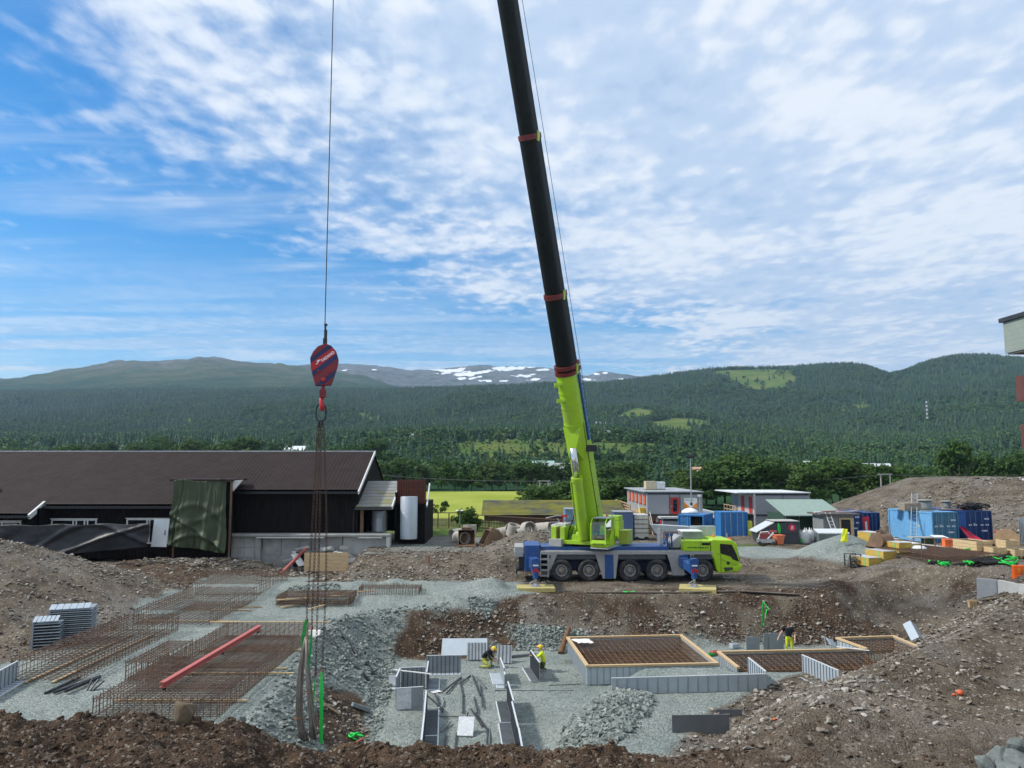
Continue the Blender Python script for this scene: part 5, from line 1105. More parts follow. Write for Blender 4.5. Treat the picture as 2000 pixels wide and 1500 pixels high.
# green tarpaulin over a porch, black sheeting on a fence
def cloth(name, P00, P10, P01, P11, nu, nv, fold, m, lab, cat, depth=(0, -1, 0)):
    P00, P10, P01, P11 = map(Vector, (P00, P10, P01, P11)); rows = []; dv = Vector(depth)
    for j in range(nv+1):
        v = j/nv; row = []
        for i in range(nu+1):
            u = i/nu; p = P00.lerp(P10, u).lerp(P01.lerp(P11, u), v); q_ = fold(u, v); row.append(p+dv*q_[0]+Vector((q_[2] if len(q_) > 2 else 0, 0, q_[1])))
        rows.append(row)
    o = MB().grid(rows).obj(name, m, None, smooth=True); sf_ = o.modifiers.new('thickness', 'SOLIDIFY'); sf_.thickness = .02
    return tag(o, lab, cat)
def n2(u, v, s): return float(vnoise(np.array([u]), np.array([v]), s)[0])
def gfold(u, v):
    w1 = n2(u*9+.8*n2(v*1.5, 3, 2)+v*1.1, v*1.0, 3); w2 = n2(u*24+v*3.0, v*2.2, 5); w3 = n2(u*34-v*3, v*4, 7)
    a = (.10+.30*v)*w1+.16*w2*(.4+.6*v)+.05*w3
    sw = .08*math.exp(-((v-.36-.30*(u-.45)**2*3)/.05)**2)+.08*math.exp(-((v-.62+.35*(u-.4))/.05)**2)+.10*math.exp(-((v-.80-.22*(u-.5)**2*4)/.035)**2)+.09*math.exp(-((v-.52-.45*u)/.03)**2)
    x_ = .10*math.sin(v*5+1)*(1-2*u)*(abs(u-.5) > .3)+.16*(n2(v*3, 5, 4)-.5)*(u < .1)+.22*(n2(v*4, 2, 9)-.5)*(u > .9)
    return a+sw, .22*(n2(u*5, 1, 11)-.3)*max(0, v-.9)*10*.6+.10*math.sin(u*9)*(1-v)**6, x_
GT = mat('green_tarp', (.034, .050, .021), .58, var=.25, scale=1.0, dirt=(.034, .050, .022), damt=.6, dscale=.8, spec=.4)
cloth('tarpaulin', atY(337, 939, 56.8), atY(446, 937, 57.3), atY(330, 1064, 56.6), atY(443, 1080, 56.6), 90, 90, gfold, GT, 'creased dark green tarpaulin hanging over the house porch', 'tarpaulin')
porch = thing('porch_frame', 'small porch roof holding the green tarpaulin', 'porch', (-23, 58, 1))
wob(MB().bx(-25.2, -20.6, 57.0, 60.2, 6.35, 6.5), 'porch_roof', TILE, porch); wob(MB().add([(-20.75, 57.4, 6.4), (-20.0, 57.5, 6.45), (-20.7, 57.45, 5.6), (-20.75, 57.6, 6.4), (-20.0, 57.7, 6.45), (-20.7, 57.65, 5.6)], [(0, 1, 2), (5, 4, 3), (0, 3, 4, 1), (1, 4, 5, 2), (2, 5, 3, 0)]), 'white_gable', TRIM, porch)
for x in (-24.9, -20.8): wob(MB().bx(x, x+.12, 57.2, 57.32, .8, 6.35), 'post', mat('brown_post', (.16, .10, .06), .8), porch)
wob(MB().bx(-25, -20.8, 57.6, 57.9, .6, 6.3), 'dark_interior', TAR, porch)
def bfold(u, v):
    return .20*n2(u*9+v*2, v*2, 13)+.22*math.exp(-((v-.5-.5*math.sin(u*7))/.10)**2)*.5+.14*math.exp(-((v-.9+1.9*(u-.55))/.06)**2)+.10*abs(n2(u*22, v*4, 15)-.5), -.10*math.sin(u*math.pi*4)**2*(1 if v < .02 else .3)
BT = mat('black_sheeting', (.014, .015, .019), .5, var=.3, spec=.5)
cloth('sheeting', atY(-60, 1025, 54), atY(296, 1021, 54.6), atY(-60, 1100, 54), atY(288, 1068, 54.4), 110, 24, bfold, BT, 'black plastic sheeting hung along a fence before the house', 'sheeting')
d_ = thing('loose_door', 'white door leaf propped upright beside the green tarpaulin', 'door', tuple(atY(312, 1068, 55.6)), R(6))
MB().box((0, 0, .98), (1.05, .06, 1.96), (R(-6), R(2), 0)).obj('door_leaf', mat('pale_door', (.60, .64, .66), .5, var=.08, dirt=(.45, .47, .48), damt=.4), d_); MB().box((.36, -.14, 1.0), (.04, .08, .34)).obj('handle', DARK, d_)
# annex with mossy lean-to roof, slatted screen and two steel tanks
annex = thing('annex', 'low annex with mossy grey lean-to roof and brown slatted screen', 'annex', (-9.6, 62, 1.6))
def moss_mat(name, base_c, thr0, thr1, sc=.6):
    m, n, l, b = new_mat(name); g = n.new('ShaderNodeNewGeometry'); no = n.new('ShaderNodeTexNoise'); no.inputs['Scale'].default_value = sc; no.inputs['Detail'].default_value = 7; no.inputs['Roughness'].default_value = .65; l.new(g.outputs['Position'], no.inputs[0])
    r = n.new('ShaderNodeMapRange'); r.inputs[1].default_value = thr0; r.inputs[2].default_value = thr1; l.new(no.outputs[0], r.inputs[0]); x = n.new('ShaderNodeMixRGB'); l.new(r.outputs[0], x.inputs[0]); x.inputs[1].default_value = (*base_c, 1); x.inputs[2].default_value = (.20, .19, .025, 1); l.new(x.outputs[0], b.inputs['Base Color']); b.inputs['Roughness'].default_value = .9
    bp = n.new('ShaderNodeBump'); bp.inputs['Strength'].default_value = .4; bp.inputs['Distance'].default_value = .05; n3 = n.new('ShaderNodeTexNoise'); n3.inputs['Scale'].default_value = 12; l.new(g.outputs['Position'], n3.inputs[0]); l.new(n3.outputs[0], bp.inputs['Height']); l.new(bp.outputs[0], b.inputs['Normal']); return m
ROOFG = moss_mat('mossy_felt', (.24, .245, .235), .50, .66, .45)
def slope_box(x0, x1, y0, z0, y1, z1, th): return MB().add([(x0, y0, z0), (x1, y0, z0), (x1, y1, z1), (x0, y1, z1), (x0, y0, z0-th), (x1, y0, z0-th), (x1, y1, z1-th), (x0, y1, z1-th)], [(0, 1, 2, 3), (7, 6, 5, 4), (0, 4, 5, 1), (1, 5, 6, 2), (2, 6, 7, 3), (3, 7, 4, 0)])
for k in range(8): f0, f1 = k/8, (k+1)/8; wob(slope_box(-12.0, -9.25, 59.7+4.3*f0, 4.36+1.86*f0+.02, 59.7+4.3*f1+.06, 4.36+1.86*f1+.01, .05), 'roof_course', ROOFG, annex)
wob(MB().beam((-9.2, 59.55, 4.28), (-9.2, 64.05, 6.2), .10, .26), 'bargeboard', TRIM, annex); wob(MB().bx(-12.05, -9.2, 59.55, 59.68, 4.12, 4.30), 'fascia', mat('fascia_dark', (.05, .05, .05), .6), annex)
wob(MB().bx(-9.85, -9.72, 59.8, 59.93, 2.34, 4.15), 'post', mat('grey_post', (.12, .11, .10), .8), annex); wob(MB().bx(-11.75, -11.5, 60.2, 60.32, 2.34, 4.15), 'post', mat('brown_post', (.16, .10, .06), .8), annex)
wob(MB().bx(-12.0, -9.1, 63.6, 63.8, 2.2, 6.0), 'rear_wall', TAR, annex); wob(MB().bx(-9.2, -9.05, 61.0, 64, 1.6, 5.4), 'side_wall', TAR, annex); wob(MB().bx(-9.05, -6.9, 61.6, 68, 1.3, 4.55), 'dark_wall', TAR, annex)
wob(MB().bx(-9.2, -6.75, 61.35, 61.5, 4.35, 4.5), 'eave', TAR, annex); wob(MB().bx(-9.15, -6.85, 61.62, 61.68, 4.5, 6.35), 'screen_backing', mat('screen_back', (.035, .014, .010), .8), annex)
SLAT = mat('red_brown_slat', (.115, .035, .022), .75, var=.25, scale=3, stretch=(4, 4, .6))
for k in range(12): wob(MB().bx(-9.12+k*.19, -8.99+k*.19, 61.5, 61.56, 4.52, 6.38), 'slat', SLAT, annex)
for z in (4.75, 5.55, 6.22): wob(MB().bx(-9.15, -6.85, 61.565, 61.61, z, z+.13), 'rail', SLAT, annex)
wob(MB().beam((-6.72, 61.3, 4.3), (-6.72, 63.2, 6.0), .10, .22), 'bargeboard', TRIM, annex); wob(MB().tube([(-12.1, 59.7, 4.2), (-12.2, 59.85, 3.9), (-12.2, 59.9, 2.4)], .06, 8), 'downpipe', mat('pipe_black', (.02, .02, .02), .4), annex)
TANK = mat('tank_steel', (.44, .48, .52), .42, .35, var=.08, scale=1.2)
def tank(x, y, z0, r_, h_, lab, seams):
    t = thing('steel_tank', lab, 'tank', (x, y, z0)); MB().lathe([(r_, 0), (r_, h_), (r_*.98, h_+.02), (.001, h_+.02)], n=36).obj('shell', TANK, t, smooth=True, angle=40)
    for s_ in seams: MB().lathe([(r_, s_-.025), (r_+.018, s_), (r_, s_+.025)], n=36, caps=False).obj('seam_ring', TANK, t, smooth=True)
    return t
p = atY(798, 1052, 60.3); tank(p.x, 60.3, p.z, .66, 3.2, 'tall grey steel tank standing beside the slatted screen', (.98, 1.95)); p = atY(741, 1036, 62.0); tank(p.x, 62, 2.3, .62, 1.6, 'shorter steel tank under the mossy lean-to roof', (.5, 1.1))
# fences, lamp, bush, low mossy house
FW = mat('weathered_fence', (.20, .17, .12), .85, var=.3); FWR = mat('fence_brown', (.12, .08, .055), .85, var=.3)
def fence(p0, p1, n_, h_, lab, m, m2, cap=True):
    p0, p1 = Vector(p0), Vector(p1); t = thing('picket_fence', lab, 'fence', p0); d = p1-p0
    for k in range(n_): c = d*((k+.5)/n_); MB().box(c+Vector((0, 0, h_*.36)), (.07, .03, h_*.62)).obj('picket', m, t)
    for k in range(max(2, n_//7)+1): c = d*(k/max(2, n_//7)); MB().box(c+Vector((0, .06, h_*.5)), (.1, .1, h_)).obj('post', m2, t)
    for z in (.18, .55): MB().beam(Vector((0, .04, h_*z)), d+Vector((0, .04, h_*z)), .03, .08).obj('rail', m, t)
    if cap: MB().beam(Vector((0, .05, h_)), d+Vector((0, .05, h_)), .12, .08).obj('top_rail', m2, t)
    return t
fence(atY(834, 1031, 76), atY(898, 1031, 76), 24, 1.45, 'pale picket fence between the annex and the green bush', mat('pale_pickets', (.36, .30, .17), .85, var=.25), FWR); fence(atY(932, 1036, 74), atY(1125, 1049, 70), 62, 1.45, 'long brown fence behind the concrete pipes', FWR, FWR)
def bush(px, py, Y, w_, h_, lab, k):
    p = atY(px, py, Y); t = thing('bush', lab, 'bush', p); t.scale = (w_, w_, h_); share('foliage', CROWNS[k % 6], t, loc=(0, 0, -.28), sc=(1, 1, 1.2)); share('stem', TRUNKS[k % 3], t); return t
bush(918, 1028, 73, 2.8, 2.0, 'round green bush beside the pale picket fence', 1); bush(898, 1026, 74, 2.0, 1.7, 'small bush behind the little yard lamp', 2)
for i, (px, py, w_, h_) in enumerate(((845, 1003, 1.8, 1.4), (868, 1001, 1.6, 1.6))): bush(px, py, 100, w_, h_, 'low bush at the near edge of the yellow field', i+3)['group'] = 'bushes at the field edge'
lp = thing('yard_lamp', 'short pale post lamp with two heads beside the bush', 'lamp', atY(898, 1025, 72)); MB().cyl((0, 0, 0), (0, 0, 1.3), .035, n=8).obj('post', STEEL, lp)
for s_ in (-1, 1): MB().lathe([(.16, 0), (.12, .07), (.001, .1)], (s_*.22, 0, 1.28), n=12).obj('lamp_head', WHITE, lp)
lowh = thing('mossy_roof_house', 'low house with mossy tiled roof beyond the yard fence', 'house', (0, 95, -1))
MROOF = moss_mat('mossy_tiles', (.075, .078, .078), .38, .56, .35)
def troof(x0, x1, y0, z0, y1, z1, name='roof'):
    nr = 12
    for k in range(nr): f0, f1 = k/nr, (k+1)/nr; wob(slope_box(x0, x1, y0+(y1-y0)*f0, z0+(z1-z0)*f0+.05, y0+(y1-y0)*f1+.05, z0+(z1-z0)*f1, .06), 'tile_course', MROOF, lowh)
a, b_ = atY(940, 1006, 88), atY(1205, 978, 93); troof(a.x, b_.x+.4, 88, a.z, 93.5, b_.z+.05); wob(slope_box(a.x+3.3, b_.x+.4, 93.5, b_.z+.08, 99, 1.2, .1), 'rear_roof', MROOF, lowh)
wob(MB().bx(a.x+.3, b_.x, 88.6, 98, -1.2, a.z+.1), 'wall', mat('lowhouse_wall', (.12, .07, .05), .8), lowh)
# concrete rings, pipes and digger buckets by the yard
PIPE = mat('pipe_concrete', (.40, .375, .33), .9, var=.2, scale=2, dirt=(.26, .22, .17), damt=.6, bump=.2, bscale=10)
def pipe(c, ax, r_, L_, lab, group='concrete pipes dumped behind the crane'):
    o = MB().lathe([(r_, 0), (r_, L_), (r_*.84, L_), (r_*.84, 0), (r_, 0)], (0, 0, 0), ax, 28, False).obj('concrete_pipe', PIPE, None, smooth=True, angle=40); o.location = c; return tag(o, lab, 'pipe', group)
def P_(px, py, Y, dz=0.): q = atY(px, py, Y); return Vector((q.x, q.y, q.z+dz))
pipe(P_(917, 1050, 62), (0, 0, 1), .53, 1.0, 'upright concrete ring behind the open digger bucket', None); pipe(P_(882, 1046, 62.6), (.75, .6, .05), .5, 1.1, 'concrete pipe lying behind another by the digger bucket', None); pipe(P_(893, 1049, 61.4), (.55, -.8, .0), .48, 1.2, 'concrete pipe lying with its mouth towards the digger bucket', None)
for i, (px, py, Y, ax, r_, L_) in enumerate([(972, 1047, 62.5, (.8, .6, .1), .62, 1.1), (995, 1037, 63, (.2, -.9, .3), .5, .8), (1027, 1034, 62, (.5, -.8, .15), .58, .7), (1048, 1034, 62, (.9, -.3, .1), .5, 1.1), (1062, 1037, 62.5, (.5, .8, .0), .42, 1.2), (1082, 1034, 62.5, (.7, -.6, .2), .45, .8), (1010, 1042, 61.5, (.9, .2, .2), .35, 1.0), (1000, 1046, 62.2, (.2, -.2, .9), .5, .9)]):
    pipe(P_(px, py, Y), ax, r_, L_, 'concrete pipe piece in the heap behind the crane')
for i in range(7): MB_ = MB().tube([P_(1040+i*8, 1042-i % 3*4, 61.2), P_(1052+i*8, 1034-i % 2*5, 61.5), P_(1064+i*7, 1041-i % 3*3, 61.2), P_(1075+i*7, 1044, 61)], .05, 6).obj('plastic_hose', mat('pale_hose', (.42, .40, .36), .6), None, smooth=True); tag(MB_, 'pale plastic hose tangled over the concrete pipe heap', 'hose', 'hoses on the pipe heap')
for i, (px0, py0, px1, py1) in enumerate([(1066, 1012, 1112, 1010), (1100, 1040, 1088, 1012), (1060, 1028, 1092, 1020)]): o = MB().tube([P_(px0, py0, 64), P_((px0+px1)/2, (py0+py1)/2-4, 64), P_(px1, py1, 64)], .05, 6).obj('grey_pipe', STEEL, None); tag(o, 'thin grey pipe sticking out above the concrete pipe heap', 'pipe', 'pipes above the heap')
RUSTB = mat('bucket_rust', (.20, .13, .085), .7, .2, var=.3, dirt=(.30, .16, .08), damt=.7)
def bucket(c, rz, lab, sc=1.):
    t = thing('digger_bucket', lab, 'digger bucket', c, rz); t.scale = (sc,)*3; prof = []
    for k in range(11): a_ = R(-95+k*21); prof.append((.55*math.cos(a_)*-1+.1, .62+.60*math.sin(a_)))
    prof = [(-.75, .02)]+[(.35-.0, .02)]+[(.35+.5*math.sin(R(a_)), .55-.53*math.cos(R(a_))) for a_ in range(20, 181, 20)]+[(-.2, 1.12)]
    th = [(y*.93-.0, z*.90+.05) for y, z in prof]; m = MB(); n_ = len(prof)
    rows = [[(x, y, z) for y, z in prof] for x in (-.62, .62)]; m.grid(rows); rows = [[(x, y, z) for y, z in th] for x in (-.58, .58)]; m.grid(rows); m.obj('shell', RUSTB, t, smooth=True, angle=40)
    for x in (-.62, .58): MB().prism(prof, x, x+.04, 'yz').obj('side_cheek', RUSTB, t)
    MB().bx(-.68, .68, -.92, -.72, .0, .07).obj('cutting_edge', mat('worn_edge', (.34, .20, .12), .5, .4), t); MB().bx(-.35, .35, .0, .4, 1.05, 1.2).cyl((-.4, .1, 1.25), (.4, .1, 1.25), .06, n=8).obj('coupler', RUSTB, t); return t
q = P_(911, 1069, 60.2); bucket((q.x, q.y, gz(q.x, q.y)+.05), R(4), 'open rusty digger bucket facing the pit', 1.05); q = P_(957, 1068, 60.5); bucket((q.x, q.y, gz(q.x, q.y)+.02), R(-70), 'rusty digger bucket lying on its side by the earth mound', 1.0)
o = MB().cyl((0, 0, 0), (0, 0, .6), .09, n=10).obj('drain_stub', mat('drain_brown', (.30, .12, .08), .6), None); q = P_(837, 1092, 55); o.location = (q.x, q.y, gz(q.x, q.y)-.05); tag(o, 'brown drain pipe stub sticking out of the bank', 'drain pipe')

# ------------------------------------------------------------------ reinforcement
RUST = mat('rebar_rust', (.185, .115, .078), .8, .15, var=.35, scale=3, dirt=(.075, .045, .032), damt=.7)
def bar(m, a, b_, r_=.0105): m.beam(a, b_, r_*1.8, r_*1.8)
def cage(x0, x1, y0, y1, z0, h_, sx, sy, st, lab, top=True, bottom=True, rz=0., origin=None, sides='lrfb', r_=.0105, battens=(), name='rebar_mat', wob_=0.02):
    t = thing(name, lab, 'rebar mat', origin or ((x0+x1)/2, y0, z0), rz); ox, oy, oz = (0, 0, 0) if origin else t.location
    if origin: oz = 0; z0 = 0
    r = random.Random(int(abs(x0*31+y0*7))); A, B, S = MB(), MB(), MB()
    lv = ([.07] if bottom else [])+([h_-.08] if top else [])
    for z in lv:
        x = x0
        while x <= x1+1e-6: bar(A, (x-ox+r.uniform(-wob_, wob_), y0-oy+r.uniform(-.15, .1), z0-oz+z+r.uniform(-.01, .01)), (x-ox+r.uniform(-wob_, wob_), y1-oy+r.uniform(-.1, .15), z0-oz+z), r_); x += sx
        y = y0
        while y <= y1+1e-6: bar(B, (x0-ox-.05, y-oy+r.uniform(-wob_, wob_), z0-oz+z+.03), (x1-ox+.05, y-oy+r.uniform(-wob_, wob_), z0-oz+z+.03), r_); y += sy
    def post(x, y): bar(S, (x-ox, y-oy, z0-oz+.02), (x-ox+r.uniform(-.03, .03), y-oy+r.uniform(-.03, .03), z0-oz+h_+r.uniform(-.04, .06)), r_)
    y = y0
    while y <= y1+1e-6:
        if 'l' in sides: post(x0, y)
        if 'r' in sides: post(x1, y)
        y += st
    x = x0
    while x <= x1+1e-6:
        if 'f' in sides: post(x, y0)
        if 'b' in sides: post(x, y1)
        x += st
    for z in (.25, .5, .75):
        if 'l' in sides: bar(S, (x0-ox, y0-oy, z0-oz+h_*z), (x0-ox, y1-oy, z0-oz+h_*z), r_)
        if 'r' in sides: bar(S, (x1-ox, y0-oy, z0-oz+h_*z), (x1-ox, y1-oy, z0-oz+h_*z), r_)
    for m, nm in ((A, 'long_bars'), (B, 'cross_bars'), (S, 'upright_bars')):
        if m.v: o = m.obj(nm, RUST, t); o['kind'] = 'stuff'
    for bx0, by0, bx1, by1, bz in battens: MB().beam((bx0-ox, by0-oy, z0-oz+bz), (bx1-ox, by1-oy, z0-oz+bz), .10, .05).obj('batten', WOOD, t)
    return t
GL = -.5
cage(-18.7, -16.2, 29.6, 38.4, GL+.02, .85, .26, .30, .24, 'near half of the long rusty rebar mat beside the stone mound', sides='lrb', battens=((-18.0, 29.4, -18.0, 37.5, .03), (-17.0, 29.4, -17.0, 37.5, .03)))
cage(-18.9, -15.1, 39.4, 46.6, -.45, .85, .28, .34, .26, 'middle part of the long rusty rebar mat beside the stone mound', sides='lr', battens=((-19.3, 40.5, -14.5, 40.5, .03), (-19.3, 43.5, -14.4, 43.5, .03)))
cage(-18.9, -15.1, 46.9, 53, -.25, .8, .3, .36, .28, 'far end of the long rusty rebar mat towards the house', sides='lrb', battens=((-19.3, 48.0, -14.4, 48.0, .03), (-19.4, 51.0, -14.2, 51.0, .03)))
cage(-13.3, -9.35, 25.3, 37.0, GL+.02, .70, .34, .19, .22, 'rusty rebar mat with a red steel beam laid across', sides='lrfb', battens=((-14.2, 37.1, -8.6, 37.1, .68), (-13.6, 34.4, -9.0, 34.4, .03), (-13.5, 30.6, -8.4, 30.6, .05), (-13.6, 27.2, -9.0, 27.2, .03)))
cage(-14.4, -13.4, 29.6, 33.2, GL+.02, .75, .17, .16, .2, 'short side cage joined to the mat with the red beam', sides='lrf')
def ibeam(p0, p1, w_, h_, m, lab):
    p0, p1 = Vector(p0), Vector(p1); t = thing('steel_beam', lab, 'steel beam', p0); d = p1-p0
    MB().beam((0, 0, h_/2), d+Vector((0, 0, h_/2)), w_, .03).obj('top_flange', m, t); MB().beam((0, 0, -h_/2), d+Vector((0, 0, -h_/2)), w_, .03).obj('bottom_flange', m, t); MB().beam((0, 0, 0), d, .04, h_-.03).obj('web', m, t)
    for f in (.02, .55, .98): MB().beam(d*f+Vector((0, 0, -h_/2)), d*f+Vector((0, 0, -h_/2-.14)), .08, .08, (0, 1, 0)).obj('support', DARK, t)
    return t
ibeam((-11.4, 25.9, .42), (-11.15, 34.9, .42), .18, .15, mat('salmon_steel', (.46, .12, .10), .55, var=.08, dirt=(.42, .16, .13), damt=.4), 'salmon red steel beam lying across the near rebar mat')
cage(-13.4, -9.3, 44.7, 47.0, -.42, .55, .10, .16, .10, 'tangled rusty rebar heap with pale boards on it', sides='lrfb', wob_=.2); cage(-9.2, -5.6, 47.2, 48.6, -.38, .62, .2, .24, .14, 'upright rusty rebar cage beyond the tangled heap', sides='lrfb')
plank('timber_board', (-13.3, 44.5, -.05), (-9.9, 45.3, .05), .14, .06, WOOD, 'long pale board lying on the tangled rebar heap', 'board'); plank('timber_board', (-10.9, 46.6, -.05), (-8.3, 47.4, .0), .12, .06, WOOD, 'short pale board between rebar heap and upright cage', 'board'); plank('timber_board', (-13.0, 44.2, -.40), (-12.2, 45.0, -.36), .12, .06, WOOD, 'stub of board under the front of the rebar heap', 'board'); plank('timber_board', (-11.3, 43.7, -.42), (-10.6, 44.8, -.36), .12, .06, WOOD, 'stub of board slanting under the middle of the rebar heap', 'board')
for i, (a, b_, y) in enumerate(((555, 560, 1155), (448, 510, 1186), (430, 466, 1215), (527, 560, 1307), (476, 507, 1186))): x0, yy = atZ(a, y, -.44); x1, _ = atZ(b_, y, -.44); plank('timber_board', (x0, yy, -.42), (x1, yy+.05, -.42), .10, .05, WOOD, 'short pale batten lying on the gravel by the rebar mats', 'board', 'battens by the rebar mats')
plank('timber_board', (-6.9, 49.2, -.35), (-4.4, 50.6, -.30), .06, .05, mat('brown_lath', (.2, .12, .08), .8), 'thin brown lath beside the upright rebar cage', 'board')

# ------------------------------------------------------------------ panels of lost formwork
PAN = mat('panel_grey', (.27, .30, .32), .55, .15, var=.10, scale=1.4, dirt=(.36, .38, .38), damt=.35, dscale=1.2)
PANL = mat('panel_pale', (.44, .50, .54), .5, .2, var=.08, scale=1.2, dirt=(.34, .37, .39), damt=.4)
PAND = mat('panel_dark', (.15, .162, .168), .55, .1, var=.12)
EDGE = mat('panel_edge', (.66, .69, .70), .45, .2, var=.05)
RIBM = mat('panel_rib', (.085, .095, .10), .6)
FILM = mat('plastic_film', (.62, .65, .66), .25, var=.18, scale=5, dirt=(.38, .41, .43), damt=.9, dscale=4, spec=.6)
def lpanel(p0, p1, lab, foot=.5, h_=.8, m=None, rib=.2, z=None, side=1, group=None, edge=True, ribs=True, back=False):
    """an L-shaped shuttering panel: upright plate from p0 to p1, foot plate to one side, dark ribs"""
    m = m or PAN; p0, p1 = Vector((*p0, 0)), Vector((*p1, 0)); zz_ = FLOOR if z is None else z; d = p1-p0; L_ = d.length
    t = thing('formwork_panel', lab, 'formwork panel', (p0.x, p0.y, zz_+.01), math.atan2(d.y, d.x), group)
    MB().bx(0, L_, -.018, .018, 0, h_).obj('upright_plate', m, t)
    if foot: MB().bx(0, L_, *sorted((.02*side, foot*side)), .0, .03).obj('foot_plate', PANL if m is PAN else m, t)
    if edge:
        MB().bx(-.005, L_+.005, -.03, .03, h_, h_+.03).obj('top_edge', EDGE, t)
        if foot: MB().bx(-.005, L_+.005, foot*side-.02, foot*side+.02, .0, .05).obj('foot_edge', EDGE, t)
    if ribs:
        rm = MB(); x = rib*.5
        while x < L_-.03:
            s_ = -side if back else side; rm.bx(x-.014, x+.014, *sorted((.02*s_, .055*s_)), .04, h_-.01)
            if foot: rm.bx(x-.012, x+.012, *sorted((.06*side, (foot-.03)*side)), .03, .055)
            x += rib
        o = rm.obj('ribs', RIBM if m is not PANL else PAN, t); o['kind'] = 'stuff'
    return t
Z = FLOOR
def FP(px, py, z=FLOOR): return atZ(px, py, z)
lpanel(FP(833, 1316), FP(900, 1315), 'ribbed formwork panel behind the stepped corner panels', .45, .82, side=-1)
lpanel(FP(836, 1327), FP(833, 1350), 'short formwork return joining the two stepped panels', .55, .8, side=1)
lpanel(FP(783, 1346), FP(830, 1344), 'ribbed formwork panel ending in a bent left corner', 0, .9, side=-1); lpanel(FP(773, 1366), FP(781, 1347), 'narrow bent end of the ribbed corner panel', 0, .9, side=-1, ribs=False)
fp = lpanel(FP(773, 1388), FP(826, 1384), 'smooth formwork panel with wrinkled plastic film on it', 0, .85, ribs=False); MB().bx(.02, .62, -.04, -.019, .03, .84).obj('film', FILM, fp)
lpanel(FP(832, 1390), FP(828, 1440), 'long formwork wall beside the ribbed floor plates, rear length', .52, .8, side=1, rib=.12); lpanel(FP(828, 1441), FP(822, 1500), 'long formwork wall beside the ribbed floor plates, front length', .52, .8, side=1, rib=.12)
lpanel(FP(992, 1372), FP(1003, 1413), 'stepped grey formwork wall, rear length by the steel rods', .5, .82, side=-1, rib=.12); lpanel(FP(1000, 1415), FP(1012, 1470), 'stepped grey formwork wall, middle length by the steel rods', .52, .82, side=-1, rib=.12); lpanel(FP(1013, 1471), FP(1022, 1525), 'stepped grey formwork wall, front length by the steel rods', .5, .82, side=-1, rib=.12)
lpanel(FP(977, 1316), FP(985, 1338), 'small grey formwork corner beside the kneeling worker in black', .5, .72, side=-1, ribs=False); lpanel(FP(985, 1340), FP(986, 1346), 'narrow formwork strip closing the small grey corner', .35, .6, side=-1, ribs=False)
lpanel(FP(1037, 1306), FP(1054, 1332), 'upright formwork panel held by the worker in yellow', .42, .85, side=-1, rib=.16)
# panels lying in a row behind
def sheet(name, lab, cat, c, dims, rot, m, ribs=0, group=None, ribm=None):
    t = thing(name, lab, cat, c, rot=rot, group=group); MB().box((0, 0, 0), dims).obj('sheet', m, t)
    if ribs:
        rm = MB()
        for k in range(ribs): x = -dims[0]/2+dims[0]*(k+.5)/ribs; rm.box((x, 0, dims[2]/2+.012), (.035, dims[1]*.98, .03))
        o = rm.obj('ribs', ribm or RIBM, t); o['kind'] = 'stuff'
    return t
c = FP(905, 1285); sheet('formwork_panel', 'large smooth grey formwork panel leaning against the far bank', 'formwork panel', (c[0], c[1]+.9, Z+.35), (2.4, 1.1, .03), (R(38), 0, R(1)), PANL)
c = FP(927, 1290); sheet('formwork_panel', 'ribbed formwork panel tilted behind the kneeling worker', 'formwork panel', (c[0]+.1, c[1]+.25, Z+.40), (1.0, .95, .03), (R(48), 0, R(2)), PAN, 6); c = FP(985, 1296); sheet('formwork_panel', 'narrow ribbed formwork panel right of the kneeling worker', 'formwork panel', (c[0], c[1]+.15, Z+.42), (.75, .95, .03), (R(52), 0, R(-3)), PAN, 4)
c = FP(1010, 1285); plank('steel_angle', (c[0]-.5, c[1], Z+.06), (c[0]+1.0, c[1]+.5, Z+.06), .12, .12, PAND, 'dark steel angle lying between the two crouching workers', 'steel bar')
# right side: long panel, corner, dark plates
ZR = -1.72
a, b_ = atZ(1195, 1361, ZR), atZ(1497, 1352, ZR); lpanel(a, b_, 'long pale formwork panel standing on the raised gravel', .30, .70, PANL, .42, z=ZR, side=-1); a2 = atZ(1463, 1322, ZR); lpanel(b_, a2, 'short end panel turning back from the long pale one', .35, .80, PANL, .3, z=ZR, side=1)
a, b_ = atZ(1568, 1316, ZR), atZ(1640, 1350, ZR); lpanel(a, b_, 'pale ribbed formwork panel running into the stony bank', .55, .80, PANL, .22, z=ZR, side=-1)
a, b_ = atZ(1313, 1436, -1.75), atZ(1425, 1434, -1.75); lpanel(a, b_, 'dark smooth plate standing at the foot of the stony bank', 0, .66, PAND, ribs=False, edge=False, z=-1.75); a, b_ = atZ(1398, 1402, -1.75), atZ(1450, 1402, -1.75); lpanel(a, b_, 'dark plate behind the other near the stony bank', 0, .3, PAND, ribs=False, edge=False, z=-1.75)
c = FP(766, 1338); sheet('formwork_panel', 'small bent steel sheet lying alone on the gravel', 'formwork panel', (c[0], c[1]+.1, Z+.18), (.34, .7, .02), (R(28), 0, R(10)), PAN); c = FP(769, 1345); sheet('steel_sheet', 'pale flap of the small bent sheet on the gravel', 'steel sheet', (c[0]+.05, c[1]-.1, Z+.03), (.42, .25, .02), (R(4), 0, R(12)), PANL)
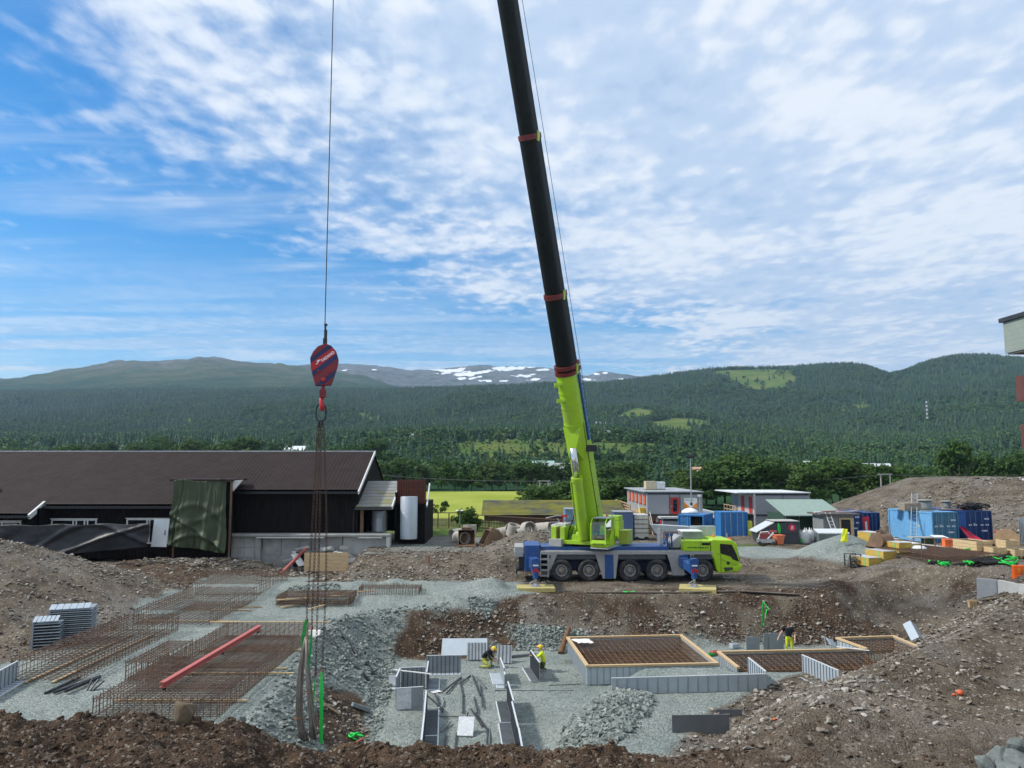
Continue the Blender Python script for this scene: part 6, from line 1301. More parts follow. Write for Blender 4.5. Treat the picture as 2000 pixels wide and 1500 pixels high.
# white plates and loose rods on the pit floor
c = FP(909, 1440); t = sheet('plastic_sheet', 'square pale plate wrapped in film on the pit floor', 'plate', (c[0], c[1]+.28, Z+.30), (.58, .78, .03), (R(38), 0, R(-3)), FILM); MB().box((0, 0, -.02), (.60, .80, .02)).obj('plate', EDGE, t)
c = FP(852, 1353); sheet('paper_sheet', 'white paper drawing lying beside the steel rods', 'paper', (c[0], c[1], Z+.05), (.42, .28, .01), (0, 0, R(35)), WHITE)
ROD = mat('rod_steel', (.045, .048, .054), .5, .3, var=.2)
rods = [(864, 1352, 900, 1325), (872, 1357, 902, 1326), (898, 1340, 919, 1321), (923, 1321, 938, 1362), (930, 1324, 948, 1347), (899, 1337, 905, 1362), (904, 1362, 904, 1396), (938, 1342, 943, 1385), (935, 1340, 940, 1358), (926, 1364, 933, 1396), (830, 1358, 866, 1390), (850, 1360, 860, 1384), (852, 1401, 906, 1403), (909, 1412, 914, 1397), (920, 1389, 942, 1422), (930, 1395, 952, 1430), (861, 1433, 881, 1414), (868, 1468, 871, 1439), (888, 1470, 892, 1436), (950, 1466, 953, 1428), (955, 1464, 956, 1426), (855, 1380, 864, 1393)]
for i, (x0, y0, x1, y1) in enumerate(rods):
    a, b_ = FP(x0, y0), FP(x1, y1); plank('steel_rod', (*a, Z+.05+.02*(i % 3)), (*b_, Z+.05+.02*((i+1) % 3)), .05, .05, ROD if i % 4 else PAND, 'dark steel rod lying loose between the formwork walls', 'steel rod', 'loose rods on the pit floor')
o = MB().tube([(*FP(852, 1356), Z+.06), (*FP(862, 1364), Z+.06), (*FP(866, 1372), Z+.06), (*FP(864, 1380), Z+.06), (*FP(857, 1387), Z+.06)], .035, 6).obj('bent_bar', STEEL, None, smooth=True); tag(o, 'grey bar bent into a hook beside the paper', 'steel bar')
plank('white_batten', (*FP(768, 1349), Z+.9), (*FP(841, 1357), Z+.88), .06, .04, WHITE, 'white batten laid across the film covered panel', 'batten')
for i, (x0, y0, x1, y1) in enumerate(((966, 1350, 1120, 1350), (1073, 1340, 1135, 1337))): plank('thin_rod', (*FP(x0, y0), Z+.03), (*FP(x1, y1), Z+.03), .025, .025, ROD, ('long' if i == 0 else 'shorter')+' thin rod lying on the gravel before the timber form', 'steel rod')
SPRAY = mat('spray_mark', (.55, .22, .18), .9, var=.3)
# left: rods, stacked panels
for i, (x0, y0, x1, y1) in enumerate([(88, 1357, 154, 1326), (105, 1357, 196, 1325), (127, 1357, 195, 1328), (132, 1356, 180, 1333)]):
    a, b_ = atZ(x0, y0, GL), atZ(x1, y1, GL); plank('steel_angle', (*a, GL+.05+.03*i), (*b_, GL+.05+.03*i), .09, .08, ROD, 'dark steel angle bar lying on the gravel near the rebar mat', 'steel bar', 'angle bars on the gravel')
for i in range(3): a = atZ(170+i*6, 1350, GL); o = plank('steel_stub', (*a, GL+.03), (a[0]+.02+.1*i, a[1]+.3, GL+.38-.05*i), .05, .05, ROD, 'short dark steel stub leaning on the angle bars', 'steel bar', 'stubs on the angle bars')
def stack(c, rz, n_, lab, L_=1.35):
    t = thing('panel_stack', lab, 'panel stack', c, rz); rs_ = random.Random(n_)
    for k in range(n_):
        off = k*.062+rs_.uniform(-.008, .008); o = MB().prism([(off, 0), (off+.02, 0), (off+.02, 1.16), (off-.36, 1.36), (off-.37, 1.335), (off, 1.14)], 0, L_, 'xz').obj('angle_panel', PANL if k % 3 else PAN, t)
    return t
def stack2(c, rz, n_, lab, w_, h_):
    t = thing('panel_stack', lab, 'panel stack', c, rz)
    for k in range(n_): z = .05+k*h_/n_; MB().prism([(-.02, z-.0), (w_, z+.0), (w_, z+.03), (0, z+.03)], 0, 1.5+.0*k).obj('nested_panel', PANL if k % 2 else PAN, t)
    MB().bx(-.12, -.03, -.0, 1.5, 0, h_+.04).obj('end_plate', PAN, t)
    for k in range(6): MB().add([(-.1+w_*k/6, 0, h_+.06), (-.1+w_*(k+1)/6-.03, 0, h_+.06), (-.1+w_*(k+1)/6-.03, .55, h_+.20), (-.1+w_*k/6, .55, h_+.20), (-.1+w_*k/6, 0, h_+.03), (-.1+w_*(k+1)/6-.03, 0, h_+.03), (-.1+w_*(k+1)/6-.03, .55, h_+.17), (-.1+w_*k/6, .55, h_+.17)], [(0, 1, 2, 3), (7, 6, 5, 4), (0, 4, 5, 1), (1, 5, 6, 2), (2, 6, 7, 3), (3, 7, 4, 0)]).obj('top_strip', PANL, t)
    return t
q = atZ(96, 1262, GL); stack2((q[0], q[1], GL+.03), R(20), 17, 'taller stack of ribbed formwork panels below the stone mound', 1.65, 1.5); q = atZ(60, 1272, GL); stack2((q[0]+.1, q[1], GL+.03), R(20), 9, 'lower stack of formwork panels against the taller stack', 1.0, 1.15)
a, b_ = atZ(-40, 1372, GL), atZ(32, 1330, GL); lpanel(a, b_, 'pale formwork panel at the end of the rebar mat', .40, .70, PANL, .3, z=GL, side=-1)
cage(-19.9, -19.0, 26.6, 29.2, GL, .6, .16, .2, .2, 'short rusty cage behind the single pale panel', sides='lrfb')

# ------------------------------------------------------------------ timber-edged forms
FORMZ = -1.58
def form_from(P, lab, walls, mesh_dir, timber=.16, zt=FORMZ, zb=FLOOR, sp=.30, nbars=True):
    """P: four corners (site x, y) of the top edge, anticlockwise from front left"""
    t = thing('timber_form', lab, 'formwork', (P[0][0], P[0][1], zb)); ox, oy, oz = t.location; n_ = len(P)
    V = [Vector((x-ox, y-oy, 0)) for x, y in P]; cen = sum(V, Vector())/n_
    for k in walls:
        a, b_ = V[k], V[(k+1) % n_]; d = (b_-a).normalized(); nrm = Vector((d.y, -d.x, 0))
        MB().beam(a+d*-.08+Vector((0, 0, zt-oz)), b_+d*.08+Vector((0, 0, zt-oz+.004*k)), timber, .10).obj('timber_edge', WOOD, t, bevel=.008)
        MB().beam(a+Vector((0, 0, (zt-oz)/2-.04)), b_+Vector((0, 0, (zt-oz)/2-.04)), .05, zt-oz-.08).obj('wall_plate', PANL, t); m = MB(); L_ = (b_-a).length; x = .15
        while x < L_: c = a+d*x-nrm*-.03; m.beam(c+Vector((0, 0, .03)), c+Vector((0, 0, zt-oz-.08)), .04, .03, d); x += .3
        o = m.obj('wall_ribs', PAN, t); o['kind'] = 'stuff'
    A, B, S = MB(), MB(), MB()
    def lerp2(u, v): return V[0].lerp(V[1], u).lerp(V[3].lerp(V[2], u), v)
    Lu, Lv = (V[1]-V[0]).length, (V[3]-V[0]).length; nu, nv = int(Lu/sp), int(Lv/sp)
    for zl, rr in ((.10, .008), (zt-oz-.16, .013)):
        for i in range(nu+1): u = .02+.96*i/nu; bar(A, lerp2(u, .02)+Vector((0, 0, zl)), lerp2(u, .98)+Vector((0, 0, zl)), rr)
        for j in range(nv+1): v = .02+.96*j/nv; bar(B, lerp2(.02, v)+Vector((0, 0, zl+.03)), lerp2(.98, v)+Vector((0, 0, zl+.03)), rr)
    for i in range(nu*2+1):
        u = .02+.96*i/(nu*2)
        for v in (.03, .97): bar(S, lerp2(u, v)+Vector((0, 0, .02)), lerp2(u, v)+Vector((0, 0, zt-oz-.10)), .012)
    for j in range(nv*2+1):
        v = .02+.96*j/(nv*2)
        for u in (.02, .98): bar(S, lerp2(u, v)+Vector((0, 0, .02)), lerp2(u, v)+Vector((0, 0, zt-oz-.10)), .012)
    for m, nm in ((A, 'long_bars'), (B, 'cross_bars'), (S, 'upright_bars')): o = m.obj(nm, mat('rebar_orange', (.27, .155, .085), .8, .15, var=.35, scale=3, dirt=(.075, .045, .03), damt=.6), t); o['kind'] = 'stuff'
    return t
F1 = [atZ(1147, 1301, FORMZ), atZ(1400, 1296, FORMZ), atZ(1330, 1241, FORMZ), atZ(1109, 1246, FORMZ)]
f1 = form_from(F1, 'square timber edged form filled with rusty rebar', (0, 1, 2, 3), 0)
tb = MB().add([(x-F1[0][0], y-F1[0][1], .06) for x, y in F1], [(0, 1, 2, 3)]).obj('blinding', mat('dark_blinding', (.020, .015, .012), .95), f1)  # near-black sheet under the bars, a dark background inside the form
q = atZ(1125, 1257, FORMZ); o = cloth('plastic_bag', (q[0]-.2, q[1]+.5, FORMZ+.1), (q[0]+.7, q[1]+.45, FORMZ+.12), (q[0]+.1, q[1]-.35, FORMZ+.08), (q[0]+.9, q[1]-.25, FORMZ+.06), 10, 10, lambda u, v: (0, .06*n2(u*5, v*5, 2)), WHITE, 'crumpled white plastic sheet on a corner of the square form', 'plastic sheet', (0, 0, 0))
F2 = [atZ(1441, 1304, FORMZ), atZ(1730, 1300, FORMZ), atZ(1690, 1268, FORMZ), atZ(1404, 1274, FORMZ)]
f2 = form_from(F2, 'long timber edged form running into the stony bank', (2, 3), 0); MB().add([(x-F2[0][0], y-F2[0][1], .06) for x, y in F2], [(0, 1, 2, 3)]).obj('blinding', MATS['dark_blinding'], f2)
F3 = [atZ(1690, 1267, FORMZ), atZ(1790, 1262, FORMZ), atZ(1745, 1243, FORMZ), atZ(1636, 1247, FORMZ)]
form_from(F3, 'small timber edged form below the stony bank', (2, 3, 1), 0)
o = MB().tube([(*FP(1095, 1277), Z), (*FP(1104, 1268), Z+.55), (*FP(1112, 1262), Z+.95)], [.16, .14, .12], 9).obj('tree_stump', mat('stump_wood', (.16, .085, .045), .9, var=.3, stretch=(3, 3, .5)), None, smooth=True, angle=40); tag(o, 'reddish log leaning beside the square timber form', 'log')
# standing sheets and odds beside the standing worker
for i, (x0, x1, y, h_, lab) in enumerate([(1458, 1484, 1276, .78, 'square grey sheet standing apart from the standing worker'), (1492, 1508, 1275, .95, 'grey sheet behind the one the standing worker holds'), (1503, 1531, 1275, .95, 'wide grey sheet held upright by the standing worker')]):
    a, b_ = FP(x0, y), FP(x1, y-1); lpanel(a, b_, lab, 0, h_, PAN, ribs=False, edge=False, z=FLOOR+.05)
q = FP(1625, 1268); sheet('steel_sheet', 'crumpled light steel offcut behind the long form', 'offcut', (q[0], q[1], Z+.35), (.6, .5, .03), (R(40), R(20), R(30)), PANL); q = FP(1612, 1266); sheet('steel_sheet', 'small upright steel offcut behind the long form', 'offcut', (q[0], q[1], Z+.4), (.12, .5, .03), (R(80), R(10), R(60)), PANL)
plank('white_batten', (*atZ(1634, 1267, FORMZ), FORMZ+.1), (*atZ(1698, 1274, FORMZ), FORMZ+.08), .06, .04, WHITE, 'white batten lying over the corner of the long form', 'batten')
q = atZ(1420, 1282, FORMZ)
for i, (px, py, m, lab, dims) in enumerate([(1397, 1280, SALM, 'reddish toolbox between the two timber forms', (.5, .3, .2)), (1388, 1282, DGREEN, 'green coil of strap between the two timber forms', (.4, .3, .15)), (1434, 1266, PANL, 'pale box on the ground left of the standing worker', (.45, .3, .25))]): x, y = FP(px, py); o = MB().box((0, 0, dims[2]/2), dims, (0, 0, .4)).box((0, 0, dims[2]+.02), (dims[0]*.5, .05, .05)).obj('toolbox', m, None, bevel=.03); o.location = (x, y, max(gz(x, y), Z)); tag(o, lab, 'toolbox')
# steel box on the far bank
sbx = thing('steel_box_form', 'pale folded steel box section lying on the stony bank', 'steel section', (21.55, 41.9, gz(21.55, 41.9)+.10), rot=(R(17), 0, R(-14))); sbx.scale = (.8, .72, .8)
MB().prism([(-.45, 0.), (.02, .30), (.05, .27), (-.42, -.03)], 0, 2.5, 'xz').obj('left_plate', PANL, sbx); MB().prism([(.02, .30), (.38, 0), (.35, -.03), (.0, .27)], 0, 2.5, 'xz').obj('right_plate', PAN, sbx)  # paler left, greyer right: sunlit and shaded face put into the colour
# green strap litter
def strap(pts, lab, w_=.08, group=None):
    m = MB(); pts = [Vector(p) for p in pts]; fine = []
    for i in range(len(pts)-1):
        for k in range(6):
            t_ = k/6; a = pts[max(i-1, 0)]; b_ = pts[i]; c = pts[i+1]; d = pts[min(i+2, len(pts)-1)]
            fine.append(.5*((2*b_)+(c-a)*t_+(2*a-5*b_+4*c-d)*t_*t_+(3*b_-a-3*c+d)*t_**3))
    fine.append(pts[-1]); m.tube(fine, [w_*.4]*len(fine), 5); o = m.obj('lifting_strap', GREEN, None, smooth=True); return tag(o, lab, 'strap', group)
def gp(px, py, z0, dz=.06): x, y = atZ(px, py, z0); return (x, y, gz(x, y)+dz)
strap([gp(1497, 1166, 0), gp(1488, 1170, 0, .1), (*atY(1490, 1178, 43.6),), (*atY(1497, 1184, 43.4),), (*atY(1503, 1190, 43.2),)], 'bright green strap hanging over the edge of the far bank'); strap([gp(1217, 1158, 0), gp(1225, 1160, 0, .1), gp(1232, 1157, 0), gp(1240, 1159, 0, .1)], 'green strap crumpled at the top edge of the far bank', .12)
def nest(px, py, z0, n_, spread, lab, seed, w_=.09):
    r = random.Random(seed); x, y = atZ(px, py, z0); zb_ = gz(x, y)
    return strap([(x+r.uniform(-spread, spread), y+r.uniform(-spread, spread)*.8, zb_+r.uniform(.05, .35)) for _ in range(n_)], lab, w_)
nest(697, 1448, -2.2, 11, .35, 'heap of green lifting straps at the foot of the slope', 3, .10); o = nest(700, 1455, -2.2, 6, .18, 'salmon coloured strap end under the green strap heap', 4, .10); o.data.materials.clear(); o.data.materials.append(SALM)
# strips of old timber and liner on the slopes
plank('timber_board', (*atZ(613, 1372, -1.2), -1.0), (*atZ(662, 1402, -1.9), -1.75), .07, .05, WOOD, 'thin pale lath lying on the earth slope behind the slings', 'board')
o = plank('steel_beam_piece', (*atZ(688, 1383, -2.0), gz(*atZ(688, 1383, -2.0))+.1), (*atZ(722, 1386, -2.2), gz(*atZ(722, 1386, -2.2))+.1), .16, .14, mat('grey_green_steel', (.2, .25, .26), .5), 'short grey steel piece at the foot of the slope', 'steel piece')
for i, L_ in enumerate(([(632, 1263), (660, 1290), (700, 1312), (742, 1326)], [(648, 1248), (690, 1275), (720, 1298), (742, 1312)])):
    P = []
    for k in range(len(L_)-1):
        for f in (0, .5): a, b_ = L_[k], L_[k+1]; px, py = a[0]+(b_[0]-a[0])*f, a[1]+(b_[1]-a[1])*f; x, y = atZ(px, py, -1.3-.25*k); P.append((x, y, gz(x, y)+.06))
    o = MB().tube(P, .07, 7).obj('drain_pipe', mat('black_pipe', (.03, .032, .036), .5), None, smooth=True); tag(o, ('lower' if i == 0 else 'upper')+' black drain pipe running down the rubble slope', 'drain pipe')
q = atZ(612, 1252, -.7); o = cloth('plastic_bag', (q[0]-.35, q[1]+.2, -.25), (q[0]+.3, q[1]+.3, -.25), (q[0]-.2, q[1]-.2, -.7), (q[0]+.35, q[1]-.2, -.95), 8, 8, lambda u, v: (.12*n2(u*4, v*4, 5), .05*n2(u*6, v*6, 8)), WHITE, 'white plastic sheet on the edge beside the hanging bundles', 'plastic sheet')
for i, (x0, x1, y) in enumerate(((1145, 1330, 1159), (1335, 1437, 1160), (1442, 1560, 1160))): a, b_ = atZ(x0, y, 0), atZ(x1, y, 0); plank('old_plank', (*a, gz(*a)+.08), (*b_, gz(*b_)+.06), .25, .05, mat('old_plank', (.14, .115, .09), .9, var=.2), ['grey plank along the bank below the crane', 'grey plank in front of the front crane mat', 'grey plank on the bank beside the hanging green strap'][i], 'plank')

# single big stones on the foreground bank
def boulder(px, py, Y, dims, m, lab, seed):
    import bmesh
    r = random.Random(seed); bm = bmesh.new()
    for k in range(20): v = Vector((r.gauss(0, 1), r.gauss(0, 1), r.gauss(0, 1))).normalized()*r.uniform(.36, .56); bm.verts.new(v)
    h_ = bmesh.ops.convex_hull(bm, input=bm.verts); bmesh.ops.delete(bm, geom=[g for g in h_['geom_interior'] if isinstance(g, bmesh.types.BMVert)], context='VERTS')
    bmesh.ops.bevel(bm, geom=bm.edges[:], offset=.025, segments=1, affect='EDGES')
    me = bpy.data.meshes.new('boulder'); bm.to_mesh(me); bm.free(); me.materials.append(m); o = bpy.data.objects.new('boulder', me); col.objects.link(o); q = atY(px, py, Y); o.location = q; o.scale = dims; o.rotation_euler = (r.uniform(-.4, .4), r.uniform(-.4, .4), r.uniform(0, 6)); return tag(o, lab, 'boulder')
BRK = mat('brown_rock', (.15, .112, .070), .9, var=.35, scale=5, dirt=(.06, .042, .028), damt=.9, dscale=3, bump=.6, bscale=12); GRK = mat('grey_rock', (.145, .162, .152), .85, var=.25, scale=4, bump=.5, bscale=10)
boulder(361, 1392, 21.9, (.62, .5, .95), BRK, 'upright brown boulder on the crest of the dark soil bank', 7)
for i, (px, py, Y, s_) in enumerate(((445, 1403, 22.4, .32), (470, 1406, 22.3, .36), (176, 1393, 22.2, .14))): boulder(px, py, Y, (s_*1.4, s_, s_*.8), GRK, ['pale flat stone next to the brown boulder', 'pale wedge stone at the end of the dark soil bank', 'small white round stone on the dark soil bank'][i], 10+i)
for i, (px, py, Y, s_) in enumerate(((1985, 1462, 19.9, .75), (1950, 1480, 19.4, .7), (1992, 1492, 19.0, .8), (1925, 1492, 19.1, .5), (1968, 1500, 18.9, .6))): boulder(px, py, Y, (s_*1.1, s_*1.0, s_*.8), GRK, ['large blue grey rock at the edge of the dirt track', 'angular grey rock in front of the largest one', 'broad grey rock piled at the dirt track', 'small grey rock at the tip of the rock pile', 'low grey rock between the piled rocks'][i], 20+i)

# ------------------------------------------------------------------ site offices
OGREY = mat('office_grey', (.30, .315, .325), .6, var=.05, scale=.8, dirt=(.24, .25, .26), damt=.3, wave=('Z', 2.2, .12))
OTRIM = mat('office_trim', (.035, .037, .042), .5); OROOF = mat('office_roof', (.30, .32, .33), .7, var=.15)
REDW = mat('red_frame', (.38, .03, .03), .5, var=.1); CURT = mat('orange_curtain', (.62, .16, .07), .8, var=.3, scale=4, stretch=(6, 6, .3))
PALEW = mat('pale_wall', (.52, .52, .50), .6, var=.08)
def gbox(root, name, m, x0, x1, y0, y1, z0, z1, bevel=0): return wob(MB().bx(x0, x1, y0, y1, z0, z1), name, m, root, bevel=bevel)
oa = thing('site_office', 'two storey grey module office with red door and orange white sign', 'site office', (18, 86, -.6))
gbox(oa, 'upper_module', OGREY, 15.0, 21.1, 86, 101, 2.08, 4.42); gbox(oa, 'upper_roof', OROOF, 14.6, 21.25, 85.85, 101.2, 4.52, 4.62); gbox(oa, 'fascia', OTRIM, 15.05, 21.05, 85.93, 85.99, 4.3, 4.5); gbox(oa, 'floor_beam', OTRIM, 15.05, 21.05, 85.93, 86, 2.0, 2.14)
gbox(oa, 'lower_module', OGREY, 16.4, 24.4, 84.6, 101, -.8, 1.7); gbox(oa, 'lower_roof', mat('roof_ledge', (.50, .51, .50), .7, var=.2), 16.1, 24.6, 84.3, 101, 1.75, 1.93); gbox(oa, 'lower_fascia', OTRIM, 16.5, 24.3, 84.53, 84.59, 1.5, 1.72)
for x in (17.42, 18.6): gbox(oa, 'panel_joint', OTRIM, x, x+.06, 85.97, 85.999, 2.14, 4.3)
for x in (20.72,): gbox(oa, 'downpipe', PALEW, x, x+.08, 85.9, 85.98, 2.1, 4.2); gbox(oa, 'lamp', WHITE, x-.15, x+.2, 85.7, 85.97, 4.05, 4.28)
dr = gbox(oa, 'door', REDW, 17.55, 18.5, 85.86, 85.95, 2.15, 3.98); MB().bx(17.8, 18.25, 85.84, 85.859, 2.42, 3.75).obj('door_glass', BLACKG, dr); MB().bx(17.62, 17.7, 85.8, 85.86, 2.9, 3.1).obj('handle', STEEL, dr)
sg = gbox(oa, 'sign', WHITE, 19.05, 20.5, 85.93, 85.965, 2.85, 3.9); SO = mat('sign_orange', (.85, .28, .02), .5)
MB().prism([(19.05, 2.85), (19.75, 2.85), (19.05, 3.45)], 85.915, 85.929).obj('left_corner', SO, sg); MB().prism([(19.85, 2.85), (20.5, 2.85), (20.5, 3.45)], 85.915, 85.929).obj('right_corner', SO, sg); MB().bx(19.2, 19.62, 85.918, 85.929, 3.64, 3.74).bx(19.68, 20.1, 85.918, 85.929, 3.62, 3.72).obj('green_lettering', mat('sign_ink', (.30, .42, .28), .6), sg)['kind'] = 'stuff'
for k in range(5):
    y = 87.0+k*2.7; w_ = gbox(oa, 'window', REDW, 14.93, 14.99, y, y+1.5, 3.05, 4.15); MB().bx(14.915, 14.929, y+.12, y+.68, 3.17, 4.03).obj('pane', CURT, w_); MB().bx(14.915, 14.929, y+.82, y+1.38, 3.17, 4.03).obj('pane', CURT, w_)
for k in range(6): y = 85.2+k*2.2; d_ = gbox(oa, 'lower_door', mat('bright_red_door', (.50, .03, .05), .5), 16.31, 16.39, y, y+1.2, -.5, 1.45); MB().bx(16.0, 16.32, y+1.25, y+1.35, 1.2, 1.75).obj('roof_bracket', WHITE, d_)
pk = thing('wrapped_package', 'film wrapped cardboard package on the office roof', 'package', (16.9, 92, 4.63)); MB().bx(-1.1, .1, -.8, .8, .08, 1.0).obj('carton', mat('carton', (.50, .43, .30), .7, var=.15), pk); MB().bx(.12, 1.15, -.75, .8, .08, .93).obj('wrapped_half', FILM, pk, bevel=.05); MB().bx(-1.15, 1.2, -.8, .8, 0, .08).obj('pallet', FW, pk)
stw = thing('timber_stair', 'timber outdoor stair with landing up to the office', 'stair', (13.6, 86, -.4)); LUM = mat('raw_lumber', (.42, .30, .19), .8, var=.25)
for k in range(10): wob(MB().bx(14.2, 15.2, 84.0+k*.28, 84.3+k*.28, -.2+k*.235, -.15+k*.235), 'tread', LUM, stw)
for x in (14.15, 15.25): wob(MB().beam((x, 83.9, -.4), (x, 86.9, 2.15), .06, .25), 'stringer', mat('pale_stringer', (.55, .50, .42), .8), stw); wob(MB().beam((x, 83.9, .6), (x, 86.9, 3.1), .06, .12), 'handrail', MATS['pale_stringer'], stw)
wob(MB().bx(13.2, 15.0, 87, 99, 2.0, 2.1), 'landing', LUM, stw)
for k in range(9): wob(MB().bx(13.2, 13.3, 87+k*1.45, 87.1+k*1.45, -.6, 3.1), 'post', LUM, stw)
for z in (2.5, 2.8, 3.1): wob(MB().bx(13.2, 13.28, 87, 99, z, z+.1), 'rail', LUM, stw)
for k in range(14): wob(MB().bx(13.15, 13.2, 87.1+k*.8, 87.25+k*.8, -.4, 2.0), 'skirt_board', mat('skirt', (.36, .24, .16), .8, var=.3), stw)
ys_ = gbox(stw, 'yellow_box', mat('grit_yellow', (.75, .50, .03), .5), 14.3, 14.9, 87.2, 87.9, 2.12, 2.75)
ob = thing('site_office', 'grey module office with flat overhanging roof and red balcony panels', 'site office', (30, 86, -.6))
gbox(ob, 'upper_module', OGREY, 26.9, 33.0, 86, 95, 2.08, 4.35); gbox(ob, 'lower_module', OGREY, 26.9, 33.0, 86.05, 95, -.8, 1.95); gbox(ob, 'roof', mat('roof_white', (.62, .64, .64), .6), 24.9, 33.1, 85.8, 95.2, 4.42, 4.52); gbox(ob, 'fascia', OTRIM, 26.95, 32.9, 85.93, 85.99, 4.2, 4.4); gbox(ob, 'floor_beam', OTRIM, 26.95, 32.9, 85.93, 86, 1.98, 2.1); gbox(ob, 'panel_joint', OTRIM, 30.0, 30.05, 85.97, 85.999, -.6, 4.2); gbox(ob, 'panel_joint', OTRIM, 31.3, 31.36, 85.98, 86.04, -.6, 1.95)
gbox(ob, 'side_wall', PALEW, 26.82, 26.89, 86, 92, 2.1, 4.2)
for y in (86.6, 89.6): gbox(ob, 'red_panel', mat('balcony_red', (.60, .05, .04), .5), 26.74, 26.81, y, y+1.1, 2.2, 4.0)
gbox(ob, 'balcony_floor', OTRIM, 24.9, 26.8, 86.5, 92, 1.95, 2.08)
for k in range(5): gbox(ob, 'balcony_post', LUM, 25.0, 25.08, 86.6+k*1.25, 86.7+k*1.25, 2.08, 3.0)
for z in (2.45, 2.9): gbox(ob, 'balcony_rail', LUM, 25.0, 25.06, 86.6, 91.7, z, z+.09)
gbox(ob, 'corner_post', PALEW, 26.78, 26.95, 85.9, 86.04, -.6, 4.4)
lpst = thing('floodlight_pole', 'tall slim floodlight pole in front of the office sign', 'lamp post', (18.95, 82, -.2)); MB().tube([(0, 0, 0), (0, 0, 8.55)], [.09, .05], 10).obj('pole', STEEL, lpst); MB().bx(-.35, .35, -.05, .05, 8.45, 8.55).obj('crossarm', DARK, lpst)
for x in (-.3, 0, .3): MB().box((x, -.1, 8.68), (.22, .16, .2), (R(-25), 0, 0)).obj('floodlight', DARK, lpst)
for z in (3.0, 3.5): MB().cyl((0, 0, z), (0, 0, z+.28), .13, n=10).obj('black_band', DARK, lpst)
MB().cyl((0, 0, 3.28), (0, 0, 3.5), .11, n=10).obj('white_band', WHITE, lpst)
# ------------------------------------------------------------------ shipping containers
CB = {'light': mat('container_light', (.15, .38, .64), .5, var=.08, dirt=(.16, .25, .34), damt=.4), 'mid': mat('container_mid', (.03, .17, .42), .5, var=.1, dirt=(.05, .12, .22), damt=.4), 'dark': mat('container_dark', (.010, .040, .15), .5, var=.1, dirt=(.02, .05, .12), damt=.4), 'teal': mat('container_teal', (.045, .165, .27), .5, var=.1, dirt=(.06, .14, .2), damt=.4)}  # door tone is the lit light blue darkened, shade painted into the colour
def container(c, rz, L_, lab, side, end, h_=2.6, w_=2.44, marks=True, opened=False):
    t = thing('shipping_container', lab, 'container', c, rz); ms, me_ = CB[side], CB[end]; n_ = int(L_/.28)
    for x in (0, w_): 
        pts = []
        for k in range(n_*4+1): y = .1+(L_-.2)*k/(n_*4); pts.append((x+(.018 if (k//2) % 2 else -.018), y))
        MB().grid([[(a, b_, .15) for a, b_ in pts], [(a, b_, h_-.1) for a, b_ in pts]]).obj('side_wall', ms, t)
    MB().bx(0, w_, .05, L_, h_-.09, h_-.02).obj('roof', ms, t); MB().bx(0, w_, .05, L_, .1, .2).obj('floor', ms, t); MB().bx(.02, w_-.02, L_-.08, L_-.02, .15, h_-.05).obj('rear_wall', ms, t)
    for x in (0, w_):
        for y in (0, L_): MB().bx(x-.06, x+.06, y-.06, y+.06, 0, h_).obj('corner_post', ms if x == 0 else me_, t)
        MB().bx(x-.05, x+.05, .06, L_-.06, h_-.14, h_+.0).bx(x-.05, x+.05, .06, L_-.06, 0, .14).obj('side_rail', ms, t)['kind'] = 'stuff'
    MB().bx(.06, w_-.06, -.05, .05, h_-.14, h_).bx(.06, w_-.06, -.05, .05, 0, .12).obj('door_frame', me_, t)['kind'] = 'stuff'
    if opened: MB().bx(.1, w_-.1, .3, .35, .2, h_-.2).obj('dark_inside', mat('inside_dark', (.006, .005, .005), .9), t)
    for k in range(2):
        x0 = .07+k*(w_-.14)/2; x1 = x0+(w_-.14)/2-.02
        if opened and k == 1: continue
        d_ = MB().bx(x0, x1, .0, .05, .12, h_-.14).obj('door', me_, t)
        for z in (.22, .75, 1.28, 1.81): MB().bx(x0+.08, x1-.08, -.018, -.001, z, z+.40).obj('door_panel', me_, d_)
        for f in (.27, .73): x = x0+(x1-x0)*f; MB().cyl((x, -.05, .1), (x, -.05, h_-.1), .022, n=6).obj('lock_rod', mat('rod_grey', (.30, .36, .40), .5, .3) if end != 'dark' else mat('rod_blue', (.12, .2, .35), .5), d_)
        if marks:
            for z, a, b_ in ((1.95, .52, .9), (1.42, .15, .4), (1.42, .58, .86), (.9, .2, .75)):
                if (k or z < 1.9) and not (k == 0 and z < 1.): MB().bx(x0+(x1-x0)*a, x0+(x1-x0)*b_, -.0225, -.0185, z, z+.13).obj('stencil', mat('stencil_white', (.62, .66, .68), .7), d_)
            if k == 0: MB().prism([(x0+.62, 1.62), (x0+.80, 1.62), (x0+.71, 1.45)], -.0235, -.0185).obj('warning_triangle', MATS['stencil_white'], d_)
    return t
cl_ = container((36.7, 68, .72), R(7.6), 6.06, 'light blue container with teal doors and a cable drum on top', 'light', 'teal', 2.72)
for a, b_ in ((1.0, 2.6), (2.65, 4.2)): MB().bx(-.05, -.03, a, b_, .35, 1.75).obj('side_hatch', CB['light'], cl_)
MB().bx(-.055, -.045, 1.6, 1.8, 1.35, 1.5).obj('yellow_label', mat('label_yellow', (.75, .6, .1), .6), cl_)
container((40.6, 69.6, .72), R(7), 6.06, 'dark blue container with black cable heap on top', 'dark', 'dark', 2.72)
